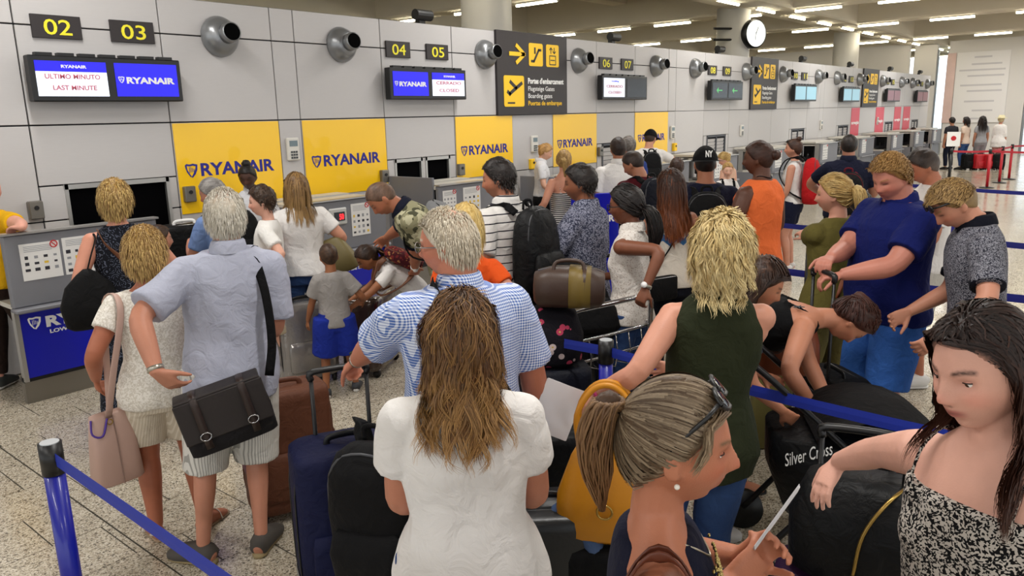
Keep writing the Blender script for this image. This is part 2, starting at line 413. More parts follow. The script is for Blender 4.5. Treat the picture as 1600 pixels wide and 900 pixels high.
for zz in (-.14, .14): q = MB(); q.tube([(-.2, .1, zz), (-1.05, .35, zz)], [.03]*2, 8); q.build('rod', BLACK, ck)

# ------------------------------------------------------------------ things on the wall
CHROME = mat('nozzle_grey', '#8c8e90', .3, .55)
nz = MB()
for i in range(1): pass
_pr = [(.0, .185), (.02, .192), (.035, .19), (.08, .172), (.12, .14), (.145, .105)]
nz.tube([(0, -a, 0) for a, r in _pr], [r for a, r in _pr], 28, ref=(0, 0, 1)); nz_me = nz.mesh('dish', CHROME, True)
nb = MB(); dirn = np.array([-.12, -.97, .10]); dirn /= np.linalg.norm(dirn); c0 = np.array([.015, -.13, .015])
nb.tube([c0, c0+dirn*.115, c0+dirn*.12], [.092, .092, .078], 24, ref=(0, 0, 1)); nb_me = nb.mesh('spout', CHROME, True)
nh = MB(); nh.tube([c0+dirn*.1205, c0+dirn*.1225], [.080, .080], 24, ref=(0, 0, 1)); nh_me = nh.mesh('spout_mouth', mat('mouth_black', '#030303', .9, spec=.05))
NZX = (4.24, 5.71, 8.12, 10.32, 12.75, 14.27, 16.7, 18.85, 21.32, 22.84, 24.95, 27.39, 29.76, 31.28, 33.53)
NZL = ['right of number sign zero three', 'between the first two yellow posters', 'left of the large black direction sign', 'right of the large black direction sign', 'right of number sign zero seven', 'left of number sign zero eight', 'right of number sign zero nine', 'just right of the middle direction sign', 'right of number sign one one', 'left of number sign one two', 'left of the farthest direction sign', 'right of the farthest direction sign', 'right of number sign one five', 'left of number sign one six', 'at the far end of the wall']
for X, l in zip(NZX, NZL):
    o = thing('air_nozzle', 'round grey metal air nozzle on the wall, %s' % l, 'air nozzle', (X, D, 2.85), 0, 'air nozzles along the wall')
    link('dish', nz_me, o); link('spout', nb_me, o); link('spout_mouth', nh_me, o)
DW = ['zero', 'one', 'two', 'three', 'four', 'five', 'six', 'seven', 'eight', 'nine']
nums = [(2.775, '02'), (3.40, '03'), (6.56, '04'), (7.22, '05'), (11.11, '06'), (11.78, '07'), (15.06, '08'), (15.75, '09'), (19.65, '10'), (20.32, '11'), (23.52, '12'), (24.17, '13'), (28.06, '14'), (28.69, '15'), (32.1, '16'), (32.75, '17')]
sb = MB(); sb.box((0, -.012, 0), (.385, .024, .185), bev=.003); sb_me = sb.mesh('plate', SIGNBLK)
for X, s_ in nums:
    o = thing('number_sign', 'black desk sign with yellow digits %s' % ' '.join(DW[int(c)] for c in s_), 'sign', (X, D-.001, 2.84), 0, 'desk number signs')
    link('plate', sb_me, o)
    text(s_, NUMYEL, o, (-.108, -.026, -.062), FACE_N, .216, .124, .12, .008, name='digits')
def harp(m, parent, x, z, s, y=-.001):
    q = MB(); R_ = s
    pts = [(0, .9), (.12, 1.0), (.35, .95), (.6, 1.0), (.95, .92), (.9, .55), (.75, .25), (.5, 0), (.42, .06), (.62, .35), (.76, .62), (.8, .8), (.6, .86), (.36, .82), (.14, .86), (.16, .6), (.3, .3), (.44, .1), (.36, .05), (.12, .4), (.03, .7)]
    q.prism([(a*R_, b*R_) for a, b in pts[:13]+[(.36, .82), (.14, .86), (.16, .6), (.3, .3), (.44, .1), (.36, .05), (.12, .4), (.03, .7)]], ((x, y, z), (1, 0, 0), (0, 0, 1), (0, -.001, 0)))
    for k in range(4): q.box((x+R_*(.32+.11*k), y-.0006, z+R_*(.58-.03*abs(k-1))), (R_*.04, .001, R_*(.42-.06*k)))
    return q.build('harp_logo', m, parent)
POS = [(3.66, 4.83, 'directly right of the zero two and zero three desk hatch', 1.17), (5.11, 6.30, 'between the two air nozzles beside desk zero four', 1.2), (7.50, 8.69, 'under the large black direction sign', 1.22), (9.65, 10.86, 'left of the zero six and zero seven screens', 1.24), (12.06, 13.27, 'behind the man in a cap, farthest yellow one', 1.25)]
for a, b_, l, zb in POS:
    o = thing('airline_poster', 'bright yellow airline poster %s' % l, 'poster', ((a+b_)/2, D-.001, 0), 0, 'yellow airline posters')
    q = MB(); q.box((0, -.004, (zb+Z2)/2), (b_-a-.02, .008, Z2-zb-.02)); q.build('sheet', YEL, o)
    text('RYANAIR', NAVYINK, o, (-.35, -.009, 1.535), FACE_N, .82, .125, .15, .03)
    harp(NAVYINK, o, -.50, 1.52, .135, -.0095)
for i, (a, b_) in enumerate(((24.45, 25.25), (27.0, 27.95), (29.25, 30.1), (30.45, 31.4))):
    o = thing('airline_poster', 'crimson red airline poster, %s from the left on the far wall' % ['first', 'second', 'third', 'fourth'][i], 'poster', ((a+b_)/2, D-.001, 0), 0, 'red airline posters')
    q = MB(); q.box((0, -.004, 1.62), (b_-a, .008, .82)); q.build('sheet', mat('poster_red', '#cf3347', .4), o)
    text('norwegian', WHITE, o, (-.36, -.009, 1.55), FACE_N, .72, .13, .15, .03)
# direction signs
def arrow_sign(x0, x1, lab):
    o = thing('direction_sign', lab, 'sign', (x0, D-.002, Z2), 0, 'black direction signs'); w = x1-x0; h = ZT-Z2+.01
    q = MB(); q.box((w/2, -.02, h/2), (w, .04, h)); q.build('board', SIGNBLK, o)
    u = w/1.0; X_ = lambda a: a*w; Z_ = lambda b: b*h
    def rr(x0_, x1_, z0, z1, m=SIGNYEL, nm='pictogram_field', y=-.041):
        q = MB(); r = .03; p = []
        for cx, cz, a0 in ((x1_-r, z1-r, 0), (x0_+r, z1-r, 90), (x0_+r, z0+r, 180), (x1_-r, z0+r, 270)):
            for k in range(5):
                a = math.radians(a0+k*22.5); p.append((cx+r*math.cos(a), cz+r*math.sin(a)))
        q.prism(p, ((0, y, 0), (1, 0, 0), (0, 0, 1), (0, -.003, 0))); return q.build(nm, m, o)
    def strokes(segs, m, nm, th, y=-.0455):
        q = MB()
        for (xa, za), (xb, zb) in segs:
            L = math.hypot(xb-xa, zb-za); a = math.atan2(zb-za, xb-xa)
            q.box(((xa+xb)/2, y, (za+zb)/2), (L+th*.6, .003, th), rot3('Y', -a))
        return q.build(nm, m, o)
    strokes([((X_(.17), Z_(.735)), (X_(.36), Z_(.735))), ((X_(.26), Z_(.835)), (X_(.365), Z_(.735))), ((X_(.26), Z_(.635)), (X_(.365), Z_(.735)))], SIGNYEL, 'arrow', .055)
    rr(X_(.43), X_(.63), Z_(.6), Z_(.88)); rr(X_(.68), X_(.87), Z_(.6), Z_(.88)); rr(X_(.08), X_(.355), Z_(.1), Z_(.475))
    strokes([((X_(.465), Z_(.66)), (X_(.5), Z_(.66))), ((X_(.5), Z_(.66)), (X_(.57), Z_(.8))), ((X_(.57), Z_(.8)), (X_(.6), Z_(.8))), ((X_(.515), Z_(.76)), (X_(.515), Z_(.82)))], SIGNBLK, 'escalator_symbol', .035)
    strokes([((X_(.73), Z_(.63)), (X_(.82), Z_(.63))), ((X_(.73), Z_(.74)), (X_(.82), Z_(.74))), ((X_(.73), Z_(.63)), (X_(.73), Z_(.74))), ((X_(.82), Z_(.63)), (X_(.82), Z_(.74))), ((X_(.745), Z_(.685)), (X_(.805), Z_(.685))), ((X_(.75), Z_(.77)), (X_(.75), Z_(.84))), ((X_(.80), Z_(.77)), (X_(.80), Z_(.84))), ((X_(.73), Z_(.815)), (X_(.75), Z_(.84))), ((X_(.77), Z_(.815)), (X_(.75), Z_(.84))), ((X_(.78), Z_(.795)), (X_(.80), Z_(.77))), ((X_(.82), Z_(.795)), (X_(.80), Z_(.77)))], SIGNBLK, 'lift_symbol', .014)
    strokes([((X_(.155), Z_(.255)), (X_(.32), Z_(.385))), ((X_(.165), Z_(.4)), (X_(.245), Z_(.325))), ((X_(.13), Z_(.28)), (X_(.16), Z_(.25)))], SIGNBLK, 'aeroplane_symbol', .048)
    strokes([((X_(.13), Z_(.145)), (X_(.22), Z_(.145)))], SIGNBLK, 'runway_bar', .022)
    for (b_, zz, wd, m, bo) in (("Portes d'embarcament", .385, .53, WHITE, .03), ('Flugsteige Gates', .295, .385, WHITE, 0), ('Boarding gates', .205, .35, WHITE, 0), ('Puertas de embarque', .115, .5, SIGNYEL, .012)):
        text(b_, m, o, (X_(.41), -.042, Z_(zz)), FACE_N, X_(wd), .085, .1, bo)
arrow_sign(8.34, 9.98, 'large black direction sign with yellow arrow between desks zero five and zero six')
arrow_sign(16.97, 18.5, 'black direction sign with yellow pictograms between desks zero nine and one zero')
arrow_sign(25.3, 26.95, 'farthest black direction sign with yellow pictograms, between desks one three and one four')
# flight screens
def screens(xc, w, z0, z1, L, R, lab):
    o = thing('flight_screen', lab, 'screen', (xc, D-.17, 0), 0, 'desk screens'); h = z1-z0; zc = (z0+z1)/2
    q = MB(); q.box((0, .06, zc), (w, .1, h), bev=.008); q.box((0, .135, zc), (.3, .06, .2)); q.build('housing', BLACK, o)
    q = MB()
    for k in range(7): q.box((-w*.4+w*.8*k/6, .05, z1+.012), (w*.1, .06, .024))
    q.build('top_clip', BLACK, o)
    sw = w/2-.075; sh = h-.085
    for sx, spec in ((-1, L), (1, R)):
        cx = sx*(w/4-.003); kind = spec[0]
        q = MB()
        if kind == 'split':
            q.box((cx, .008, zc-sh*.15), (sw, .004, sh*.7)); q.build('display', SCRWHITE, o)
            q = MB(); q.box((cx, .008, zc+sh*.35), (sw, .004, sh*.3)); q.build('display_band', spec[3] if len(spec) > 3 else SCRBLUE, o)
            text('RYANAIR' if len(spec) < 4 else 'vueling', WHITE if len(spec) < 4 else SCRBLUE, o, (cx-sw*.15, .005, zc+sh*.31), FACE_N, sw*.36, sh*.09, .05, .04)
            text(spec[1], SCRPINK, o, (cx-sw*.39, .005, zc+sh*.0), FACE_N, sw*.78, sh*.14, .05, .02)
            text(spec[2], SCRPINK, o, (cx-sw*.3, .005, zc-sh*.32), FACE_N, sw*.62, sh*.14, .05, .02)
        else:
            q.box((cx, .008, zc), (sw, .004, sh)); q.build('display', {'blue': SCRBLUE, 'off': SCRDARK, 'teal': SCRTEAL, 'maroon': SCRMAROON, 'arrow': SCRDARK}[kind], o)
            if kind == 'blue':
                text('RYANAIR', WHITE, o, (cx-sw*.34, .005, zc-sh*.1), FACE_N, sw*.78, sh*.2, .05, .045)
                harp(WHITE, o, cx-sw*.46, zc-sh*.1, sh*.2, .005)
            if kind == 'arrow':
                q = MB(); q.box((cx, .006, zc), (sw*.3, .002, sh*.08)); q.prism([(0, 0), (.09, .06), (.09, -.06)], ((cx-sw*.25, .006, zc), (1, 0, 0), (0, 0, 1), (0, -.002, 0))); q.build('arrow', mat('screen_green', '#49a060', .4, emit=.5), o)
screens(3.10, 1.26, 2.235, 2.60, ('split', 'ULTIMO MINUTO', 'LAST MINUTE'), ('blue',), 'twin screens under signs zero two and zero three showing ULTIMO MINUTO LAST MINUTE')
screens(6.93, 1.30, 2.255, 2.62, ('blue',), ('split', 'CERRADO', 'CLOSED'), 'twin screens under signs zero four and zero five, blue left and CERRADO right')
screens(11.5, 1.42, 2.255, 2.64, ('split', 'CERRADO', 'CLOSED', SCRWHITE), ('off',), 'twin screens under signs zero six and zero seven, left reading CERRADO, right dark')
screens(15.5, 1.5, 2.25, 2.63, ('arrow',), ('arrow',), 'twin dark screens with green arrows under signs zero eight and zero nine')
screens(20.1, 1.55, 2.22, 2.62, ('teal',), ('teal',), 'twin pale blue screens under signs one zero and one one')
screens(23.85, 1.55, 2.2, 2.6, ('teal',), ('teal',), 'twin pale blue screens under signs one two and one three')
screens(28.4, 1.6, 2.2, 2.6, ('maroon',), ('maroon',), 'twin maroon screens under signs one four and one five')
screens(32.4, 1.6, 2.18, 2.58, ('maroon',), ('maroon',), 'twin maroon screens under signs one six and one seven')
# wall phones and switch boxes
def wphone(X, Z, lab):
    o = thing('wall_phone', lab, 'telephone', (X, D-.001, Z), 0, 'wall telephones')
    q = MB(); q.box((0, -.02, 0), (.15, .04, .24), bev=.01); q.build('case', mat('phone_case', '#d3d0c8', .5), o)
    q = MB(); q.box((0, -.041, .06), (.1, .004, .06)); q.build('display', mat('phone_lcd', '#6d7d83', .3), o)
    q = MB()
    for i in range(3):
        for j in range(3): q.box((-.03+.03*i, -.042, -.03-.03*j), (.022, .006, .02))
    q.build('keypad', mat('phone_keys', '#3b4043', .5), o, kind='stuff')
wphone(4.965, 1.74, 'white wall keypad telephone between the first two yellow posters')
wphone(9.17, 1.62, 'white wall telephone above the blonde clerk, left of the fourth poster')
wphone(13.42, 1.66, 'white wall telephone right of the farthest yellow poster')
for X, l in ((16.6, 'behind the olive clothed girl desk zero nine'), (21.8, 'right of the desk one one screens'), (27.2, 'between two red posters')):
    wphone(X, 1.6, 'small pale wall telephone %s' % l)
for X, Z, l in ((2.40, 1.36, 'left of the first desk hatch'), (3.75, 1.37, 'at the corner of the first yellow poster'), (6.22, 1.36, 'left of the double hatch at desk zero four'), (7.56, 1.35, 'right of the double hatch at desk zero five'), (10.93, 1.42, 'right of the fourth yellow poster'), (13.5, 1.38, 'under the telephone of the farthest yellow poster'), (9.1, 1.33, 'under the telephone by the blonde clerk')):
    y_ = X in (13.5, 9.1)
    o = thing('switch_box', ('yellow' if y_ else 'grey metal')+' switch box on the wall %s' % l, 'switch', (X, D-.001, Z), 0, 'wall switch boxes')
    q = MB(); q.box((0, -.03, 0), (.11, .06, .15), bev=.008); q.build('case', SIGNYEL if y_ else mat('switch_grey', '#7b7770', .4, .6), o)
    q = MB(); q.tube([(0, -.06, .02), (0, -.07, .02)], [.018, .018], 10); q.build('knob', BLACK, o)
# ================================================================== PEOPLE: builder
def attr_mat(name, rough, spec=.4, nscale=40, namp=.06, bump=0.0, bscale=200, sss=0.0):
    m, t, b = nt(name); N = t.nodes; L = t.links
    a = N.new('ShaderNodeAttribute'); a.attribute_name = 'Col'
    tc = N.new('ShaderNodeTexCoord'); n = N.new('ShaderNodeTexNoise'); n.inputs['Scale'].default_value = nscale; n.inputs['Detail'].default_value = 3
    L.new(tc.outputs['Object'], n.inputs['Vector'])
    mr = N.new('ShaderNodeMapRange'); mr.inputs[3].default_value = 1-namp; mr.inputs[4].default_value = 1+namp; L.new(n.outputs['Fac'], mr.inputs[0])
    mx = N.new('ShaderNodeMix'); mx.data_type = 'RGBA'; mx.blend_type = 'MULTIPLY'; mx.inputs[0].default_value = 1
    L.new(a.outputs['Color'], mx.inputs[6]); L.new(mr.outputs[0], mx.inputs[7]); L.new(mx.outputs[2], b.inputs['Base Color'])
    b.inputs['Roughness'].default_value = rough; b.inputs['Specular IOR Level'].default_value = spec
    if bump:
        n2 = N.new('ShaderNodeTexNoise'); n2.inputs['Scale'].default_value = bscale; L.new(tc.outputs['Object'], n2.inputs['Vector'])
        bp = N.new('ShaderNodeBump'); bp.inputs['Strength'].default_value = bump; bp.inputs['Distance'].default_value = .004
        L.new(n2.outputs['Fac'], bp.inputs['Height']); L.new(bp.outputs[0], b.inputs['Normal'])
    return m
SKIN = attr_mat('skin', .48, .4, 30, .07, .12, 260)
HAIR = attr_mat('hair', .5, .35, 90, .18, .3, 130)
def fabric(name, hexc, pat=None, c2='#ffffff', scale=1.0, rough=.88, c3=None):
    """cloth with weave bump, soft creases and an optional woven or printed pattern (in the wearer's own space)"""
    if name in MATS: return MATS[name]
    m, t, b = nt(name); N = t.nodes; L = t.links; c = C(hexc)
    b.inputs['Roughness'].default_value = rough; b.inputs['Specular IOR Level'].default_value = .2
    tc = N.new('ShaderNodeTexCoord'); O = tc.outputs['Object']
    def noise(s, d=3):
        n = N.new('ShaderNodeTexNoise'); n.inputs['Scale'].default_value = s; n.inputs['Detail'].default_value = d; L.new(O, n.inputs['Vector']); return n.outputs['Fac']
    def math_(op, a, bb=None):
        n = N.new('ShaderNodeMath'); n.operation = op
        for i, q in enumerate((a, bb)):
            if q is None: continue
            if isinstance(q, (int, float)): n.inputs[i].default_value = q
            else: L.new(q, n.inputs[i])
        return n.outputs[0]
    def mix(f, a, bb):
        n = N.new('ShaderNodeMix'); n.data_type = 'RGBA'
        if isinstance(f, (int, float)): n.inputs[0].default_value = f
        else: L.new(f, n.inputs[0])
        for i, q in ((6, a), (7, bb)):
            if isinstance(q, tuple): n.inputs[i].default_value = q
            else: L.new(q, n.inputs[i])
        return n.outputs[2]
    sp = N.new('ShaderNodeSeparateXYZ'); L.new(O, sp.inputs[0]); X, Y, Z = sp.outputs
    col = None; k2 = C(c2); k3 = C(c3) if c3 else k2
    def line(v, per, duty):   # 1 on the line
        return math_('LESS_THAN', math_('FRACT', math_('MULTIPLY', v, 1/per)), duty)
    if pat == 'stripe': col = mix(line(Z, .05*scale, .14), c, k2)
    elif pat == 'finestripe': col = mix(line(Z, .022*scale, .5), c, k2)
    elif pat == 'pinstripe': col = mix(line(math_('ADD', X, math_('MULTIPLY', Y, .6)), .012*scale, .35), c, k2)
    elif pat == 'gingham':
        a_ = line(math_('ADD', X, math_('MULTIPLY', Y, .7)), .02*scale, .5); b2 = line(Z, .02*scale, .5)
        col = mix(math_('MULTIPLY', math_('ADD', a_, b2), .5), c, k2)
    elif pat in ('floral', 'speckle', 'camo'):
        v = N.new('ShaderNodeTexVoronoi'); v.inputs['Scale'].default_value = {'floral': 55, 'speckle': 95, 'camo': 26}[pat]/scale
        wv = N.new('ShaderNodeMixRGB'); wv.blend_type = 'ADD'; wv.inputs[0].default_value = .03
        nn = N.new('ShaderNodeTexNoise'); nn.inputs['Scale'].default_value = 30; L.new(O, nn.inputs['Vector']); L.new(O, wv.inputs[1]); L.new(nn.outputs['Color'], wv.inputs[2])
        L.new(wv.outputs[0], v.inputs['Vector'])
        s2 = N.new('ShaderNodeSeparateColor'); L.new(v.outputs['Color'], s2.inputs[0])
        if pat == 'floral': f = math_('MULTIPLY', math_('GREATER_THAN', s2.outputs[0], .45), math_('LESS_THAN', v.outputs['Distance'], .42))
        else: f = math_('GREATER_THAN', s2.outputs[0], .52)
        col = mix(f, c, k2)
        if c3: col = mix(math_('GREATER_THAN', s2.outputs[1], .72), col, k3)
    elif pat == 'flowers':
        v = N.new('ShaderNodeTexVoronoi'); v.inputs['Scale'].default_value = 13/scale; L.new(O, v.inputs['Vector'])
        s2 = N.new('ShaderNodeSeparateColor'); L.new(v.outputs['Color'], s2.inputs[0])
        f = math_('MULTIPLY', math_('LESS_THAN', v.outputs['Distance'], .34), math_('GREATER_THAN', s2.outputs[0], .4))
        col = mix(f, c, k2)
        if c3: col = mix(math_('MULTIPLY', f, math_('GREATER_THAN', s2.outputs[1], .6)), col, k3)
        col = mix(math_('MULTIPLY', f, math_('LESS_THAN', v.outputs['Distance'], .1)), col, C('#c8a860'))
    elif pat == 'rings':
        v = N.new('ShaderNodeTexVoronoi'); v.inputs['Scale'].default_value = 22/scale; L.new(O, v.inputs['Vector'])
        w_ = math_('FRACT', math_('MULTIPLY', v.outputs['Distance'], 4.2))
        col = mix(math_('MULTIPLY', math_('LESS_THAN', w_, .32), math_('GREATER_THAN', noise(60), .48)), c, k2)
    elif pat == 'band': col = mix(math_('LESS_THAN', Z, scale), c, k2)
    elif pat == 'zigzag':
        zz = math_('ADD', Z, math_('MULTIPLY', math_('PINGPONG', X, .05), .8))
        col = mix(math_('LESS_THAN', math_('ABSOLUTE', math_('SUBTRACT', zz, scale)), .025), c, k2)
    elif pat == 'denim': col = mix(noise(9, 6), c, k2)
    base = col if col is not None else c
    n3 = noise(5, 4); mr = N.new('ShaderNodeMapRange'); mr.inputs[3].default_value = .9; mr.inputs[4].default_value = 1.1; L.new(n3, mr.inputs[0])
    mx = N.new('ShaderNodeMix'); mx.data_type = 'RGBA'; mx.blend_type = 'MULTIPLY'; mx.inputs[0].default_value = 1
    if isinstance(base, tuple): mx.inputs[6].default_value = base
    else: L.new(base, mx.inputs[6])
    L.new(mr.outputs[0], mx.inputs[7]); L.new(mx.outputs[2], b.inputs['Base Color'])
    mu = N.new('ShaderNodeTexNoise'); mu.inputs['Scale'].default_value = 14; mu.inputs['Detail'].default_value = 6; mu.inputs['Distortion'].default_value = .8; L.new(O, mu.inputs['Vector'])
    bp = N.new('ShaderNodeBump'); bp.inputs['Strength'].default_value = .5; bp.inputs['Distance'].default_value = .03
    L.new(mu.outputs['Fac'], bp.inputs['Height']); L.new(bp.outputs[0], b.inputs['Normal'])
    MATS[name] = m; return m

JOBS = []
def remesh_job(mb, vox, smooth, done):
    """queue: union of closed lofts -> one continuous skin (voxel remesh + smoothing)"""
    me = mb.mesh('tmp', []) if False else None
    me = bpy.data.meshes.new('tmp'); v, f = mb.arrays(); me.from_pydata(v.tolist(), [], f)
    o = bpy.data.objects.new('tmp', me); COL.objects.link(o)
    r = o.modifiers.new('r', 'REMESH'); r.mode = 'VOXEL'; r.voxel_size = vox; r.adaptivity = 0
    if smooth:
        s_ = o.modifiers.new('s', 'SMOOTH'); s_.factor = .5; s_.iterations = smooth
    JOBS.append((o, me, done))
DEC = []
def decimate_to(o, tris, keep=None):
    """thin the mesh out later; vertices in `keep` (face, hands) stay untouched"""
    n = sum(len(p_.vertices)-2 for p_ in ()) or len(o.data.polygons)*2
    if n > tris*1.15: DEC.append((o, tris/n, keep))
def flush_decimate():
    for o, ra, keep in DEC:
        if keep is not None:
            g_ = o.vertex_groups.new(name='d'); idx = np.nonzero(~keep)[0]; g_.add(idx.tolist(), 1.0, 'REPLACE')
        m_ = o.modifiers.new('d', 'DECIMATE'); m_.ratio = ra
        if keep is not None: m_.vertex_group = 'd'
    dg = bpy.context.evaluated_depsgraph_get(); dg.update()
    for o, ra, keep in DEC:
        me = bpy.data.meshes.new_from_object(o.evaluated_get(dg)); old = o.data; nm = old.name; o.modifiers.clear(); o.vertex_groups.clear(); o.data = me; bpy.data.meshes.remove(old); me.name = nm; smooth_all(me)
    DEC.clear()
def flush_jobs():
    dg = bpy.context.evaluated_depsgraph_get(); dg.update()
    for o, me, done in JOBS:
        nm = bpy.data.meshes.new_from_object(o.evaluated_get(dg)); done(nm)
    for o, me, done in JOBS:
        bpy.data.objects.remove(o); bpy.data.meshes.remove(me)
    JOBS.clear()
def get_v(me):
    a = np.empty(len(me.vertices)*3); me.vertices.foreach_get('co', a); return a.reshape(-1, 3)
def set_col(me, col):
    at_ = me.color_attributes.new('Col', 'FLOAT_COLOR', 'POINT'); c4 = np.ones((len(col), 4)); c4[:, :3] = col; at_.data.foreach_set('color', c4.ravel())
def smooth_all(me): me.polygons.foreach_set('use_smooth', np.ones(len(me.polygons), bool))
def folds(me, amp, seed, freq=16, vert=.45):
    amp = amp*1.45
    """cloth folds: displacement along normals by warped ridged waves"""
    v = get_v(me); n = np.empty(len(v)*3); me.vertex_normals.foreach_get('vector', n); n = n.reshape(-1, 3)
    r = np.random.default_rng(seed); d = np.zeros(len(v))
    w = v+.035*np.stack([np.sin(9*v[:, 2]+r.random()*6), np.sin(8*v[:, 0]+r.random()*6), np.sin(11*v[:, 1]+5*v[:, 0]+r.random()*6)], 1)
    for i in range(7):
        k = r.normal(size=3)*np.array([1, 1, vert]); k *= freq*(0.6+.5*i/3)/np.linalg.norm(k)
        d += (1-2*abs(np.sin(w@k+r.random()*6.28)))/(1+.35*i)
    d -= d.mean(); v = v+n*(d*amp/ (d.std()+1e-9)*.5)[:, None]
    me.vertices.foreach_set('co', v.ravel()); me.update()

# ---------------------------------------------------------------- head
def head_shape(d, P, sharp=True):
    """unit directions -> head surface points; z=0 at eye level, y forward; sized for a 1.75 m adult"""
    x, y, z = d[:, 0], d[:, 1], d[:, 2]
    p = d*np.array([.0765, .097, .1155])
    low = np.clip(-z, 0, 1)
    p[:, 0] *= 1-(.30 if P['sex'] != 'm' else .22)*sstep(low, .15, 1.0)*(1 if P.get('jowl') is None else P['jowl'])
    p[:, 0] *= 1+.05*sstep(z, -.1, .5)*(1-sstep(z, .6, 1))
    p[:, 1] += np.where(y < 0, .012*low*1.2, .006*low)
    p[:, 1] -= np.where(y < 0, .010*(1-low), 0)*sstep(-y, 0, 1)
    f = sstep(y, .05, .45); X, Z = p[:, 0], p[:, 2]
    g = lambda cx, cz, sx, sz: np.exp(-((abs(X)-cx)/sx)**2-((Z-cz)/sz)**2)
    nose = np.exp(-(X/.0125)**2)*np.where(Z > -.034, np.clip((.014-Z)/.048, 0, 1)**1.1, np.clip((Z+.050)/.016, 0, 1))
    dy = .025*nose*P.get('nose', 1.0)+.006*g(.012, -.036, .008, .008)
    dy += .0045*g(.028, .020, .022, .008)-.0105*g(.031, -.001, .017, .011)+.004*g(.042, -.032, .02, .02)
    dy += .0095*np.exp(-(X/.020)**2)*(np.exp(-((Z+.0575)/.0055)**2)+np.exp(-((Z+.0695)/.006)**2))-.003*np.exp(-(X/.024)**2-((Z+.063)/.0025)**2)
    dy += .009*np.exp(-(X/.02)**2-((Z+.100)/.014)**2)-.003*np.exp(-(X/.02)**2-((Z+.083)/.006)**2)
    p[:, 1] += dy*f
    if P.get('fat'): p[:, 0] *= 1+P['fat']*.16*sstep(low, .05, .5)*(1-sstep(low, .85, 1)); p[:, 1] += P['fat']*.008*low
    return p
def sphere_grid(nu, nv):
    th = (np.arange(nv)+.5)/nv*np.pi; ph = np.arange(nu)/nu*2*np.pi
    T, Ph = np.meshgrid(th, ph, indexing='ij')
    d = np.stack([np.sin(T)*np.sin(Ph), np.sin(T)*np.cos(Ph), np.cos(T)], -1).reshape(-1, 3)
    f = [(i*nu+j, (i+1)*nu+j, (i+1)*nu+(j+1) % nu, i*nu+(j+1) % nu) for i in range(nv-1) for j in range(nu)]
    f += [tuple(range(nu)), tuple(range((nv-1)*nu+nu-1, (nv-1)*nu-1, -1))]
    return d, f
def hair_mask(p, P):
    """1 where the scalp carries hair (head-local points)"""
    a = abs(np.arctan2(p[:, 0], p[:, 1])); st = P.get('hairline', 0)
    zl = np.interp(a, [0, .5, .9, 1.25, 1.6, 2.0, 2.5, math.pi], [.062+st, .060+st, .035+st, .0, -.022, -.05, -.078, -.088])
    m = sstep(p[:, 2]-zl, -.006, .012)
    if P.get('bald'):
        bx = p-np.array([0, -.035, .10]); m = m*(1-P['bald']*np.exp(-(bx**2).sum(1)/(.055**2)))
    return m

